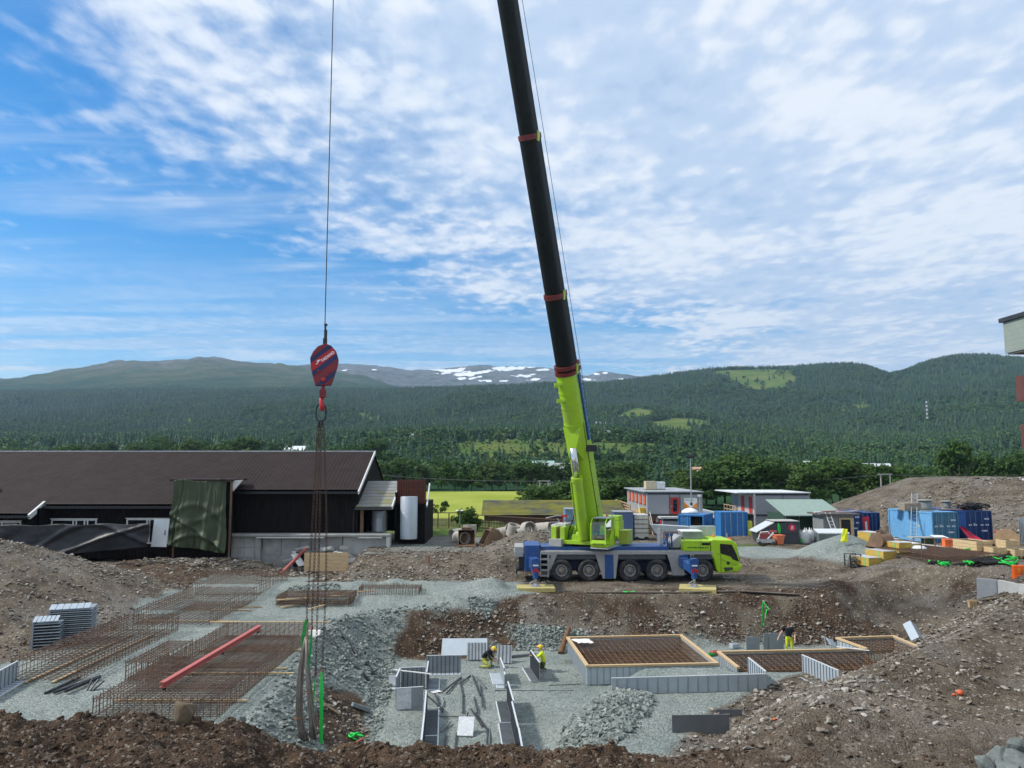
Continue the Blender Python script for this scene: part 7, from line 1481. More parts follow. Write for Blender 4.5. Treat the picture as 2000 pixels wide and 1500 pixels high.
container((31.2, 74.5, .55), R(3), 6.06, 'navy container with white stencils beside the door shed', 'dark', 'dark', 2.5, 2.3); c5 = container((34.0, 76.0, .5), R(3), 6.06, 'navy container behind the light blue one', 'dark', 'dark', 2.4, 1.9, marks=False); t = sheet('red_board', 'tall red board leaning between the two navy containers', 'board', (34.3, 75.4, 1.5), (.65, .06, 2.1), (R(-4), 0, 0), mat('poster_red', (.55, .03, .05), .5)); MB().bx(-.1, .1, -.04, -.032, -.6, .6).obj('white_mark', WHITE, t)
container((16.6, 77.5, .1), R(-27), 4.0, 'open blue container with a window in its side', 'mid', 'mid', 2.55, marks=False, opened=True); o = MB().box((0, 0, 0), (.05, 1.2, .8)).obj('site_window', BLACKG, None); o.location = (20.3, 78.0, 1.55); o.rotation_euler = (0, 0, R(-27)); tag(o, 'dark window set in the side of the open container', 'window')
container((19.95, 74.2, .35), R(-1), 2.4, 'closed plain blue container beside the grey office', 'mid', 'mid', 2.72, marks=False)
bagw = thing('white_sack', 'white sack lying on top of the open blue container', 'sack', (18.2, 79.5, 2.67)); MB().lathe([(.9, 0), (.8, .2), (.5, .4), (.2, .5), (.001, .52)], n=14).obj('sack', WHITE, bagw, smooth=True)
yb = thing('yellow_locker', 'narrow yellow locker beside the closed blue container', 'locker', (22.65, 75, .3)); MB().bx(0, .5, 0, .6, 0, 1.85).obj('body', mat('bright_yellow', (.75, .70, .05), .5), yb); MB().bx(.42, .46, -.03, 0, .8, 1.1).obj('handle', DARK, yb)
gbl = thing('blue_cabin', 'blue steel cabin behind the crane cab', 'cabin', (9.2, 70, .6)); MB().bx(0, 1.7, 0, 2, 0, 2.7).obj('body', mat('cabin_blue', (.09, .14, .26), .5, var=.1, wave=('X', 3, .3)), gbl); MB().bx(-.05, 1.75, -.05, 2.05, 2.7, 2.76).obj('roof', STEEL, gbl)
gws = thing('white_trailer', 'small white ribbed trailer box beside the blue cabin', 'trailer', (9.9+1.2, 70.5, .6)); MB().bx(0, 1.25, 0, 2, .35, 2.45).obj('box', mat('dirty_white', (.55, .55, .49), .6, dirt=(.4, .39, .33), damt=.6), gws)
for z in (.8, 1.2, 1.6, 2.0): MB().bx(-.02, 1.27, -.03, 0, z, z+.07).obj('rib', FW, gws)
for x in (.2, 1.05): MB().lathe([(.25, 0), (.25, .18), (.001, .18)], (x, -.05, .25), (0, 1, 0), 14).obj('wheel', RUB, gws)
b2_ = thing('small_blue_container', 'small blue container behind the boom foot', 'container', (2.2+3.9, 76, .9)); MB().bx(-.9, .9, 0, 2.4, 0, 2.3).obj('body', mat('faded_blue', (.16, .27, .38), .6, wave=('X', 3, .3)), b2_); MB().bx(-.95, .95, -.03, 2.43, 2.3, 2.38).obj('roof', STEEL, b2_)
cage(12.6, 16.2, 62, 66, gz(14, 63)+.02, 1.3, .25, .3, .16, 'standing rusty rebar cages stored behind the crane', sides='lrfb')
for i, x in enumerate((12.4, 14.0, 15.6, 16.9)): o = plank('steel_post', (x, 61.5, gz(x, 61.5)), (x+.05, 61.5, gz(x, 61.5)+1.5), .10, .10, STEEL, 'grey steel post beside the stored rebar cages', 'post', 'posts by the stored cages')
gsk = thing('grey_hopper', 'grey steel hopper frame before the office stair', 'hopper', (14.3, 70, .5)); MB().prism([(-1.8, 1.7), (1.8, 1.5), (1.2, .8), (-1.4, .9)], 0, 1.4).obj('bin', mat('galvanised', (.46, .50, .51), .5, .4), gsk)
for x in (-1.3, 1.1): MB().bx(x, x+.1, .2, .3, 0, .95).obj('leg', STEEL, gsk)
# rubbish container, bin and clutter in front of it
sk = thing('rubbish_container', 'dark grey rubbish container with sloping lid and red round logo', 'skip', (22.0, 67.6, gz(23, 67.5))); pw_ = 67.6/1500
SKG = mat('skip_grey', (.050, .060, .070), .55, var=.12, dirt=(.09, .09, .09), damt=.4); zsk = 1.95
MB().prism([(-.7, 1.08), (.75, 1.85), (2.85, 1.98), (3.0, .05), (-.35, .05)], 0, 2.0).obj('body', SKG, sk, bevel=.02); MB().add([(-.8, -.1, 1.12), (.72, -.1, 1.93), (.72, 2.1, 1.93), (-.8, 2.1, 1.12), (-.8, -.1, 1.05), (.72, -.1, 1.86), (.72, 2.1, 1.86), (-.8, 2.1, 1.05)], [(0, 1, 2, 3), (7, 6, 5, 4), (0, 4, 5, 1), (1, 5, 6, 2), (2, 6, 7, 3), (3, 7, 4, 0)]).obj('sloping_lid', mat('lid_pale', (.50, .53, .53), .5, var=.1), sk); MB().bx(.75, 2.95, -.08, 2.1, 1.99, 2.05).obj('flat_lid', mat('lid_beige', (.42, .40, .37), .6), sk)
MB().lathe([(.30, 0), (.30, .02), (.001, .02)], (2.3, -.001, 1.47), (0, -1, 0), 24).obj('logo_disc', mat('logo_red', (.70, .015, .06), .5), sk); o = text('logo_letter', 'R', .42, WHITE, sk, (2.3, -.026, 1.45), (R(90), 0, 0), .003, .012); o.scale = (-1, 1, 1)
MB().bx(.3, 1.0, -.015, 0, 1.05, 1.27).obj('pink_label', mat('label_pink', (.62, .16, .18), .6), sk); MB().bx(-.3, 2.95, -.02, 0, .92, .97).obj('ledge', DARK, sk)
for x in (.1, 1.4, 2.75): MB().bx(x, x+.08, -.05, 0, .05, 1.0).obj('stiffener', SKG, sk)
strap([(23.1, 67.45, gz(23, 67.5)+1.85), (23.05, 67.42, gz(23, 67.5)+1.4), (23.15, 67.4, gz(23, 67.5)+1.0), (23.2, 67.42, gz(23, 67.5)+1.5), (23.1, 67.45, gz(23, 67.5)+1.8)], 'green strap hanging on the rubbish container', .12)
bn = thing('wheelie_bin', 'orange wheeled bin in front of the rubbish container', 'bin', (22.75, 66.6, gz(22.7, 66.6)), R(10)); BOR = mat('bin_orange', (.72, .20, .09), .5, var=.1)
MB().add([(-.26, -.3, .14), (.26, -.3, .14), (.26, .25, .14), (-.26, .25, .14), (-.38, -.38, .85), (.38, -.38, .85), (.38, .38, .85), (-.38, .38, .85)], [(3, 2, 1, 0), (4, 5, 6, 7), (0, 1, 5, 4), (1, 2, 6, 5), (2, 3, 7, 6), (3, 0, 4, 7)]).obj('tub', BOR, bn); MB().bx(-.42, .42, -.42, .42, .85, .92).obj('rim', BOR, bn, bevel=.02)
for x in (-.24, .24):
    for y in (-.24, .2): MB().lathe([(.07, -.03), (.07, .03)], (x, y, .07), (1, 0, 0), 10).obj('castor', DARK, bn)
mc = thing('site_generator', 'small grey and red site machine with white arm', 'machine', (21.6, 66.4, gz(21.5, 66.4)), R(-8)); MB().bx(-.7, .7, -.4, .4, .2, .5).obj('frame', STEEL, mc); MB().bx(-.5, .3, -.3, .3, .5, .95).obj('motor_box', mat('dull_red', (.22, .05, .05), .6), mc); MB().beam((.1, -.35, .5), (.6, -.3, 1.05), .1, .1).obj('arm', WHITE, mc); MB().tube([(-.6, 0, .5), (-.4, 0, 1.05), (.2, 0, 1.1), (.4, 0, .8)], .05, 6).obj('hoop', WHITE, mc)
for x in (-.55, .55): MB().lathe([(.16, -.05), (.16, .05), (.001, .05)], (x, -.42, .16), (0, -1, 0), 12).obj('wheel', RUB, mc)
# tents, sacks, shed
tn = thing('storage_tent', 'dark green storage tent with pale roof and open black front', 'tent', (28, 74, .4)); TG = mat('tent_green', (.035, .075, .05), .7, var=.2); TGR = mat('tent_roof', (.24, .32, .27), .6, var=.1)
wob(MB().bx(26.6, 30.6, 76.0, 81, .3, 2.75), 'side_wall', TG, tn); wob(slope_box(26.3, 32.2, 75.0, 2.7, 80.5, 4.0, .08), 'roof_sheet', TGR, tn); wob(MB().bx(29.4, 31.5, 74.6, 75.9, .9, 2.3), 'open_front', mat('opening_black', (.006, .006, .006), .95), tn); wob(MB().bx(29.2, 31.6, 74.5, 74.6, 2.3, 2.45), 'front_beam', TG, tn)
for x in (26.7, 28.0, 29.3): wob(MB().bx(x, x+.06, 75.9, 76, .3, 2.7), 'tent_pole', TGR, tn)
for i, (x, y, s_) in enumerate(((25.6, 68.3, 1.0), (26.6, 70.0, 1.0))): 
    t = thing('bulk_bag', ['white bulk bag in front of the green tent', 'grey white bulk bag close beside the green tent'][i], 'bulk bag', (x, y, gz(x, y)+.0)); MB().lathe([(.42, 0), (.52, .2), (.54, .6), (.48, .9), (.3, 1.0), (.001, 1.02)], n=14).obj('bag', mat('bag_white', (.60, .62, .62), .7, var=.15, scale=4, bump=.4, bscale=6), t, smooth=True)
    for a in (.8, 2.4, 3.9, 5.5): MB().tube([(.4*math.cos(a), .4*math.sin(a), .9), (.3*math.cos(a), .3*math.sin(a), 1.2), (.2*math.cos(a), .2*math.sin(a), .98)], .03, 5).obj('loop', WHITE, t)
gx = thing('insulated_box', 'long dark grey box with pale lid beside the bulk bags', 'storage box', (26.4, 67.0, gz(27, 67)-.02)); MB().bx(0, 2.55, 0, 1.2, 0, 1.0).obj('body', mat('box_grey', (.105, .13, .13), .6, var=.1), gx); MB().add([(-.08, -.05, 1.0), (2.6, -.05, 1.0), (2.5, 1.2, 1.25), (0, 1.2, 1.25), (-.08, -.05, 1.1), (2.6, -.05, 1.1), (2.5, 1.2, 1.35), (0, 1.2, 1.35)], [(3, 2, 1, 0), (4, 5, 6, 7), (0, 1, 5, 4), (1, 2, 6, 5), (2, 3, 7, 6), (3, 0, 4, 7)]).obj('lid', EDGE, gx)
for x in (.2, .9, 1.6, 2.2): MB().bx(x, x+.12, -.058, -.051, 1.01, 1.09).obj('lid_clip', PANL, gx)
shd = thing('tool_shed', 'grey tool shed with black door in a timber frame', 'shed', (30.2, 71.5, .6)); gbox(shd, 'wall', mat('shed_grey', (.22, .235, .225), .8, var=.15, wave=('X', 3, .2)), 28.6, 31.4, 71.5, 74, .5, 2.95); gbox(shd, 'roof', mat('shed_roof', (.13, .11, .10), .8, var=.3), 28.2, 31.9, 71.2, 74.3, 2.95, 3.1); dd = gbox(shd, 'door', mat('door_black', (.010, .011, .014), .5), 30.2, 31.05, 71.42, 71.49, .6, 2.55); MB().bx(30.25, 30.3, 71.38, 71.42, 1.4, 1.6).obj('handle', STEEL, dd)
gbox(shd, 'door_jamb', WOOD, 30.05, 30.19, 71.4, 71.5, .6, 2.7); gbox(shd, 'door_jamb', WOOD, 31.06, 31.35, 71.4, 71.5, .6, 2.7); gbox(shd, 'door_head', WOOD, 30.2, 31.05, 71.4, 71.5, 2.56, 2.7)
for i in range(5): plank('roof_timber', (28.0+.7*i, 72.0+.3*(i % 3), 3.2+.05*(i % 2)), (30.2+.55*i, 72.8-.3*(i % 2), 3.25+.06*(i % 3)), .2, .06, [WHITE, SALM, FW, PALEW, mat('pinkish', (.5, .36, .33), .7)][i], 'loose board lying on the tool shed roof', 'board', 'boards on the shed roof')
def ladder(p0, p1, w_, n_, lab, m=None):
    m = m or STEEL; p0, p1 = Vector(p0), Vector(p1); t = thing('ladder', lab, 'ladder', p0); d = p1-p0
    for s_ in (-1, 1): MB().beam((s_*w_/2, 0, 0), d+Vector((s_*w_/2, 0, 0)), .06, .06).obj('rail', m, t)
    for k in range(n_): c = d*((k+.5)/n_); MB().cyl(c-Vector((w_/2, 0, 0)), c+Vector((w_/2, 0, 0)), .022, n=6).obj('rung', m, t)
    return t
ladder((29.6, 70.9, .7), (28.95, 71.3, 3.2), .42, 8, 'aluminium ladder leaning on the tool shed', WHITE); ladder((35.3, 68.6, .9), (36.6, 70.5, 5.0), .5, 14, 'long aluminium ladder leaning on the light blue container', mat('pale_alu', (.26, .33, .38), .5, .4))
# on the containers
def drum(c, ax, r_, L_, lab, m, core=.62, fl=None):
    t = thing('cable_drum', lab, 'cable drum', c); a = Vector(ax).normalized()
    for h0, h1 in ((0, .06), (L_-.06, L_)): MB().lathe([(r_, h0), (r_, h1)], (0, 0, 0), a, 26).obj('flange', fl or m, t, smooth=True, angle=40)
    MB().lathe([(r_*core, .06), (r_*core*1.03, L_*.3), (r_*core*.98, L_*.6), (r_*core*1.02, L_-.06)], (0, 0, 0), a, 20).obj('winding', mat('cable_grey', (.20, .21, .20), .6, var=.3, scale=9, stretch=(1, 1, 5)), t, smooth=True); return t
GD = mat('drum_grey', (.33, .33, .30), .8, var=.2)
drum((37.3, 70.0, 3.44), (0, 0, 1), .68, .98, 'grey cable drum standing on the light blue container', GD, .74); drum((40.9, 73.0, 3.44), (0, 0, 1), .5, .75, 'smaller cable drum on the dark blue container', GD, .66)
cr = thing('wooden_crate', 'weathered wooden crate on the light blue container roof', 'crate', (36.2, 70.5, 3.44)); 
for k in range(3): MB().bx(-.85, .85, -.6, .6, .1+k*.2, .28+k*.2).obj('board', mat('crate_grey', (.30, .25, .19), .85, var=.25), cr)
MB().bx(-.85, .85, -.6, .6, 0, .09).obj('pallet_base', FW, cr)
plank('roof_board', (34.9, 72.4, 3.6), (36.6, 72.0, 3.6), .8, .08, FW, 'grey board stack behind the crate on the container', 'board'); plank('roof_board', (39.0, 71.4, 3.5), (41.0, 70.7, 3.5), .4, .06, mat('rust_board', (.22, .12, .08), .8), 'rusty board on the dark blue container', 'board')
def tangle(c, ext, n_, r_, m, lab, seed, name='cable_heap', cat='cable heap'):
    r = random.Random(seed); mb = MB()
    for k in range(n_):
        a = r.uniform(0, 6.28); cx0, cy0, cz0 = r.uniform(-1, 1)*ext[0]*.6, r.uniform(-1, 1)*ext[1]*.6, r.uniform(0, ext[2]*.7); rr = r.uniform(.25, .5)*min(ext[0], 1.); pts = []
        for q in range(10): t_ = a+q*.65; pts.append((cx0+rr*math.cos(t_)*1.3, cy0+rr*math.sin(t_)*.7, cz0+.12*math.sin(t_*1.7)+.05))
        mb.tube(pts, r_, 5)
    o = mb.obj(name, m, None, smooth=True); o.location = c; return tag(o, lab, cat)
tangle((42.2, 71.3, 3.44), (1.5, 1.2, .7), 34, .045, mat('black_cable', (.012, .012, .014), .45), 'heap of black cable on the dark blue container', 8)
# between and before the containers
o = cloth('red_tarp', (39.6, 69.2, 2.2), (39.9, 69.0, 2.0), (40.0, 68.0, .75), (41.3, 67.9, .72), 10, 14, lambda u, v: (.3*n2(u*4, v*3, 9), .15*n2(u*5, v*5, 3)), mat('red_tarp', (.55, .02, .06), .45), 'red tarpaulin spilling out between the two blue containers', 'tarpaulin')
wb = thing('work_table', 'work table with draped sheet in front of the light blue container', 'table', (34.2, 64.8, .75))
MB().bx(-1.2, 1.6, -.5, .5, .78, .86).obj('top', mat('table_grey', (.33, .35, .33), .7, var=.2), wb)
for x in (-1.1, -.2, .6, 1.4): MB().bx(x, x+.07, -.45, -.38, 0, .78).obj('leg', FW, wb)
MB().grid([[(.6, -.52, .87), (1.9, -.45, .80)], [(.7, .4, .98), (1.8, .4, .95)]]).obj('sheet', WHITE, wb); MB().box((.4, .1, .45), (.9, .5, .6)).obj('green_net', mat('net_green', (.05, .09, .05), .9), wb)
ct = thing('orange_crate', 'orange plastic crate beside the work table', 'crate', (35.6, 63.6, gz(35.6, 63.6)+.1), R(-6)); OC = mat('crate_orange', (.80, .17, .05), .5)
MB().bx(-.42, .42, -.3, .3, .12, .7).obj('tub', OC, ct); MB().bx(-.45, .45, -.33, .33, .64, .72).obj('rim', OC, ct)
for k in range(4): MB().bx(-.36+k*.22, -.22+k*.22, -.315, -.301, .2, .58).obj('recess', mat('crate_dark_orange', (.5, .1, .04), .6), ct)
MB().bx(-.4, .4, -.28, .28, 0, .12).obj('pallet', FW, ct)
t = thing('bulk_bag', 'white sack with grey strap beside the orange crate', 'bulk bag', (36.5, 63.2, gz(36.5, 63.2))); MB().lathe([(.5, 0), (.58, .2), (.52, .55), (.3, .75), (.001, .78)], n=14).obj('bag', mat('bag_white', (.60, .62, .62), .7), t, smooth=True)
for i in range(5): plank('plywood_sheet', (29.0+i*.9, 66.5-i*.5, .72+.03*i+.35), (33.8+i*.5, 65.4-i*.55, .62+.03*i+.1), 1.1, .03, mat('pale_ply', (.58, .46, .38), .7, var=.12) if i % 2 else mat('ply_white', (.62, .58, .54), .7), 'pale plywood sheet spread out behind the gravel pile', 'plywood', 'plywood sheets behind the gravel pile')
o = cloth('plastic_cover', (26.6, 67.6, 1.1), (32.4, 67.0, 1.0), (27.2, 66.2, gz(27.2, 66.2)+.1), (33.0, 65.0, gz(33, 65)+.2), 20, 8, lambda u, v: (.2*n2(u*9, v*4, 6), .25*n2(u*9, v*5, 4)), WHITE, 'white plastic cover draped behind the gravel pile', 'plastic sheet')
bucket((27.6, 58.6, gz(27.6, 58.6)+.15), R(205), 'rusty digger bucket resting on the gravel pile', .95)
# pallets, cage, vest
def pallet(x, y, rz, n_, lab, top=None):
    z = gz(x, y); t = thing('panel_pallet', lab, 'pallet', (x, y, z), rz); YP = mat('panel_yellow', (.62, .36, .045), .6, var=.12, dirt=(.45, .38, .16), damt=.5); GP = mat('panel_green_edge', (.25, .42, .13), .7)
    for k in range(3): MB().bx(-.55, .55, -.9+k*.8, -.72+k*.8, 0, .12).obj('pallet_bearer', FW, t)
    for k in range(n_): zz_ = .13+k*.115; MB().bx(-.54+.01*(k % 2), .54, -.95, .95, zz_, zz_+.10).obj('panel', YP if k % 2 else mat('panel_yellow_b', (.52, .40, .11), .6, var=.15), t)
    for sx in (-1, 1): MB().bx(sx*.52-.03, sx*.52+.03, -.965, -.951, .13, .13+n_*.115).bx(sx*.548-.006, sx*.548+.006, -.6, -.4, .13, .13+n_*.115).obj('green_strap', GP, t)['kind'] = 'stuff'
    MB().bx(-.55, .55, -.96, .96, .13+n_*.115, .15+n_*.115).obj('top_sheet', top or mat('sheet_grey', (.46, .46, .47), .5), t); return t
for i, (px, py, n_, lab) in enumerate([(1704, 1102, 5, 'yellow panel pallet beside the wire cage'), (1733, 1101, 6, 'yellow panel pallet in the middle of the front row'), (1764, 1098, 6, 'yellow panel pallet at the post end of the front row'), (1716, 1089, 6, 'yellow panel pallet in the back row by the bucket'), (1745, 1088, 6, 'yellow panel pallet in the back row, middle')]):
    x, y = atZ(px, py, .55); pallet(x, y+.95, R(14), n_, lab)
x, y = atZ(1783, 1079, .6); pallet(x, y+.9, R(14), 3, 'low yellow pallet with a white cover', WHITE); x, y = atZ(1795, 1096, .6); t = thing('bulk_bag', 'white sacks on a pallet beside the yellow pallets', 'sack', (x, y, gz(x, y))); MB().lathe([(.6, .1), (.65, .3), (.4, .5), (.001, .55)], n=12).obj('sack', MATS['bag_white'], t, smooth=True); MB().bx(-.6, .6, -.5, .5, 0, .1).obj('pallet_base', FW, t)
x, y = atZ(1666, 1101, .45); cg = thing('wire_cage', 'black wire cage full of metal scrap', 'cage', (x, y, gz(x, y)), R(8))
for a in (-.42, .42):
    for b_ in (-.35, .35): MB().bx(a-.03, a+.03, b_-.03, b_+.03, 0, 1.0).obj('corner_post', DARK, cg)
for z in (.06, .5, .97): MB().bx(-.42, .42, -.37, -.33, z, z+.04).obj('front_bar', DARK, cg); MB().bx(-.42, .42, .33, .37, z, z+.04).obj('rear_bar', DARK, cg)
for k in range(7): MB().bx(-.36+k*.12, -.345+k*.12, -.36, -.345, .06, 1.0).obj('wire', DARK, cg)
r = random.Random(3); sc_ = MB()
for k in range(60): sc_.box((r.uniform(-.34, .34), r.uniform(-.28, .28), r.uniform(.08, .85)), (r.uniform(.05, .3), .05, .05), (r.uniform(0, 3), r.uniform(0, 3), r.uniform(0, 3)))
sc_.obj('scrap', mat('scrap_metal', (.20, .20, .19), .5, .4, var=.6, scale=9), cg)['kind'] = 'stuff'
x, y = atZ(1648, 1092, .45); o = cloth('hi_vis_jacket', (x+.0, y, gz(x, y)+1.05), (x+.42, y+.1, gz(x, y)+1.0), (x-.3, y-.25, gz(x, y)+.08), (x+.2, y-.2, gz(x, y)+.05), 12, 14, lambda u, v: (.14*n2(u*4, v*3, 4), .06*n2(u*5, v*5, 6)), mat('hi_vis', (.75, .80, .02), .7), 'bright yellow jacket hung on the wire cage', 'jacket')
for i, (px, py) in enumerate(((1802, 1107), (1829, 1110), (1720, 1064), (1740, 1064))): x, y = atZ(px, py, .6 if i < 2 else .8); o = MB().cyl((0, 0, -.2), (0, 0, 1.45), .035, n=8).obj('steel_stake', mat('stake_rust', (.16, .10, .07), .7), None); o.location = (x, y, gz(x, y)); tag(o, 'rusty steel stake by the rebar field' if i < 2 else 'dark stake before the spread plywood', 'stake', 'stakes by the rebar field' if i < 2 else 'stakes before the plywood')
x, y = atZ(1850, 1100, .75); cage(-2.4, 2.4, -2.2, 4.0, 0, .5, .2, .2, .16, 'rusty rebar mat lying before the wooden crates', sides='r', origin=(x, y, gz(x, y)+.05), rz=R(20))
def crate(x, y, rz, w_, d_, h_, lab, fill=None, z=None):
    t = thing('wooden_crate', lab, 'crate', (x, y, gz(x, y) if z is None else z), rz); n_ = 3; CW = mat('crate_wood', (.60, .44, .24), .75, var=.15, scale=2, stretch=(1, 1, 7), dirt=(.45, .32, .17), damt=.4)
    for k in range(n_):
        z0 = .14+k*(h_-.14)/n_; z1 = z0+(h_-.14)/n_-.015
        for a, b_ in (((-w_/2, w_/2), (-d_/2, -d_/2+.03)), ((-w_/2, w_/2), (d_/2-.03, d_/2)), ((-w_/2, -w_/2+.03), (-d_/2+.031, d_/2-.031)), ((w_/2-.03, w_/2), (-d_/2+.031, d_/2-.031))): MB().bx(*a, *b_, z0, z1).obj('board', CW, t)
    for x_ in (-w_/2+.06, w_/2-.06, 0): MB().bx(x_-.05, x_+.05, -d_/2-.03, -d_/2-.001, .14, h_).obj('cleat', CW, t)
    for x_ in (-w_/2+.1, 0, w_/2-.1): MB().bx(x_-.07, x_+.07, -d_/2+.05, d_/2-.05, 0, .13).obj('foot', CW, t)
    if fill: MB().bx(-w_/2+.04, w_/2-.04, -d_/2+.04, d_/2-.04, .15, h_-.08).obj('contents', fill, t)
    return t
FIL = mat('crate_fill', (.05, .032, .025), .9, var=.4, scale=8, bump=.6, bscale=20)
for px, py, z0, w_, d_, h_, rz, f, lab in [(1918, 1088, .95, 1.35, 2.2, .85, 12, FIL, 'open pine crate filled with rusty fittings'), (1953, 1090, 1.0, 1.05, 1.0, .72, 4, None, 'low empty pine crate beside the filled one'), (1978, 1078, 1.0, 1.1, 1.1, .7, 3, FIL, 'pine crate in front of the wooden cable drum'), (1996, 1090, 1.05, 1.0, 1.0, .6, 0, FIL, 'pine crate next to the orange barrier'), (1935, 1064, .9, 1.8, 1.0, .4, -6, FIL, 'flat pine crate behind the filled one')]: x, y = atZ(px, py, z0); crate(x, y+d_/2, R(rz), w_, d_, h_, lab, f)
x, y = atZ(1968, 1068, .95); drum((x, y, gz(x, y)+.86), (.35, .9, -.12), .86, .7, 'large wooden cable drum lying on its rim', mat('drum_wood', (.38, .25, .14), .8, var=.2, scale=3), .55)
pf = thing('fence_panels', 'grey steel fence panels stacked behind the cable drum', 'fence panel', (45.5, 66, .8))
for k in range(5): wob(MB().bx(43.5+k*.1, 50, 66+k*.35, 66.05+k*.35, .8, 2.6+.1*k), 'panel', mat('galvanised', (.46, .50, .51), .5, .4), pf)
for k in range(6): wob(MB().bx(43.6+k*.9, 43.66+k*.9, 65.9, 65.96, .8, 3.4), 'post', STEEL, pf)
o = cloth('grey_cover', (45.3, 68, 4.0), (47.6, 68, 3.6), (44.8, 67, 2.6), (48.5, 67, 2.2), 12, 10, lambda u, v: (.3*n2(u*5, v*4, 3), .2*n2(u*5, v*5, 3)), mat('cover_grey', (.48, .51, .54), .6), 'grey cover draped over the stacked fence panels', 'cover')
for i in range(6): plank('grey_beam', (43.0+.2*i, 64.5+.5*i, .95+.08*i), (46.8+.2*i, 65.2+.5*i, 1.3+.1*i), .12, .12, STEEL, 'grey steel beam stacked beside the cable drum', 'steel beam', 'beams by the cable drum')
tm = thing('red_barrel', 'red drum beside the dark blue container', 'barrel', (43.4, 69.5, .8)); MB().lathe([(.3, 0), (.32, .3), (.3, .6), (.3, .9), (.001, .92)], n=16).obj('body', mat('poster_red', (.55, .03, .05), .5), tm, smooth=True, angle=40); MB().lathe([(.33, .28), (.33, .33)], n=16).obj('hoop', DARK, tm)
# straps and dark rolls on the terrace, barrier, wall
ROLL = mat('dark_roll', (.045, .038, .032), .85, var=.4, scale=4)
for i, (x0, y0, x1, y1, rr, lab) in enumerate([(1818, 1111, 1852, 1103, .17, 'dark rebar roll tied with hanging green straps'), (1858, 1108, 1900, 1098, .12, 'slim dark rebar roll behind the strapped one'), (1895, 1120, 1935, 1098, .22, 'dark rebar roll lying over the wall corner'), (1912, 1123, 1950, 1104, .24, 'thick dark rebar roll with wire ties on the wall'), (1925, 1098, 1975, 1090, .16, 'dark rebar roll at the foot of the crates'), (1945, 1110, 1985, 1104, .15, 'dark rebar roll beside the orange barrier')]):
    a, b_ = atZ(x0, y0, 1.0), atZ(x1, y1, 1.0); za, zb_ = gz(*a)+rr, gz(*b_)+rr; t = thing('rebar_roll', lab, 'rebar roll', (*a, za)); d = Vector((b_[0]-a[0], b_[1]-a[1], zb_-za)); r = random.Random(i); 
    for k in range(18): q = math.sqrt(r.random())*rr; an = r.uniform(0, 6.28); n_ = Vector((-d.y, d.x, 0)).normalized(); MB().tube([n_*q*math.cos(an)+Vector((0, 0, q*math.sin(an)))+d*r.uniform(-.06, .04), n_*q*math.cos(an)+Vector((0, 0, q*math.sin(an)))+d*r.uniform(.95, 1.05)], .04, 5).obj('bar', ROLL, t)
for i, (px, py, n_, sp_) in enumerate([(1820, 1105, 9, .35), (1836, 1106, 9, .3), (1893, 1104, 8, .4), (1890, 1118, 8, .4), (1930, 1100, 12, .6), (1918, 1106, 10, .5), (1975, 1092, 9, .4), (1968, 1122, 9, .5), (1850, 1114, 7, .45), (1945, 1096, 9, .5), (1892, 1083, 7, .25), (1975, 1105, 8, .35)]): nest(px, py, 1.1, n_, sp_, 'bright green strap tangled on the dark rebar rolls', 30+i, .10)['group'] = 'green straps on the rebar rolls'
nest(1558, 1065, .6, 9, .4, 'green strap heap beside the small asphalt strip', 61, .12)
br_ = thing('barrier', 'orange plastic water barrier standing on the concrete wall', 'barrier', (*atZ(1992, 1133, 1.15), 1.12), R(-8)); OB = mat('barrier_orange', (.88, .13, .01), .45, var=.06)
MB().prism([(-.22, 0), (.22, 0), (.13, .35), (.10, .85), (-.10, .85), (-.13, .35)], -.35, 1.2, 'yz').obj('shell', OB, br_, bevel=.04)
for x in (-.1, .2, .5): MB().bx(x, x+.12, -.16, -.09, .45, .70).obj('slot', mat('slot_orange', (.75, .30, .05), .5), br_)
rw = thing('concrete_wall', 'low new concrete retaining wall beside the stony bank', 'wall', (27, 42, .2))
for k, (p0, p1) in enumerate([((27.05, 43.55), (27.35, 42.3)), ((27.35, 42.28), (27.65, 41.0)), ((27.65, 40.98), (28.0, 39.4)), ((28.0, 39.38), (28.5, 36.5))]): wob(MB().beam((*p0, .55), (*p1, .50), .28, 1.30), 'wall_section', mat('new_concrete', (.52, .51, .47), .85, var=.1, dirt=(.40, .38, .34), damt=.5), rw)
wob(MB().beam((26.25, 44.3, .6), (26.98, 43.65, .58), .25, 1.20), 'end_section', mat('shaded_shutter', (.34, .35, .36), .7, var=.12), rw)  # end section in darker grey, taken for steel shuttering
x, y = atZ(1898, 1158, .5); t = thing('timber_blocks', 'short pine blocks left before the concrete wall', 'timber', (x, y, gz(x, y)))
for k in range(3): MB().box((-.15+k*.15, 0, .16), (.12, .2, .34), (0, .1*k-.1, 0)).obj('block', WOOD, t)
MB().box((0, .02, .36), (.5, .14, .04)).obj('cap_board', WOOD, t)
for i in range(2): a, b_ = atZ(1912+i*6, 1156+i*2, .5), atZ(1962, 1166+i*4, .5); plank('old_board', (*a, gz(*a)+.06), (*b_, gz(*b_)+.05), .18, .04, FW, 'weathered board at the foot of the concrete wall', 'board', 'boards at the wall foot')
for i, (px, py, s_) in enumerate(((1876, 1363, .2), (1512, 1388, .1), (1864, 1366, .1))): x, y = atZ(px, py, .1); o = MB().lathe([(.001, 0), (s_*.5, .02), (s_*.6, s_*.5), (s_*.3, s_*.8), (.001, s_*.85)], n=9).obj('plastic_lump', mat('orange_lump', (.62, .12, .04), .6), None, smooth=True); o.location = (x, y, gz(x, y)); tag(o, 'orange plastic scrap half buried in the stony bank', 'plastic scrap', 'orange scraps in the bank')
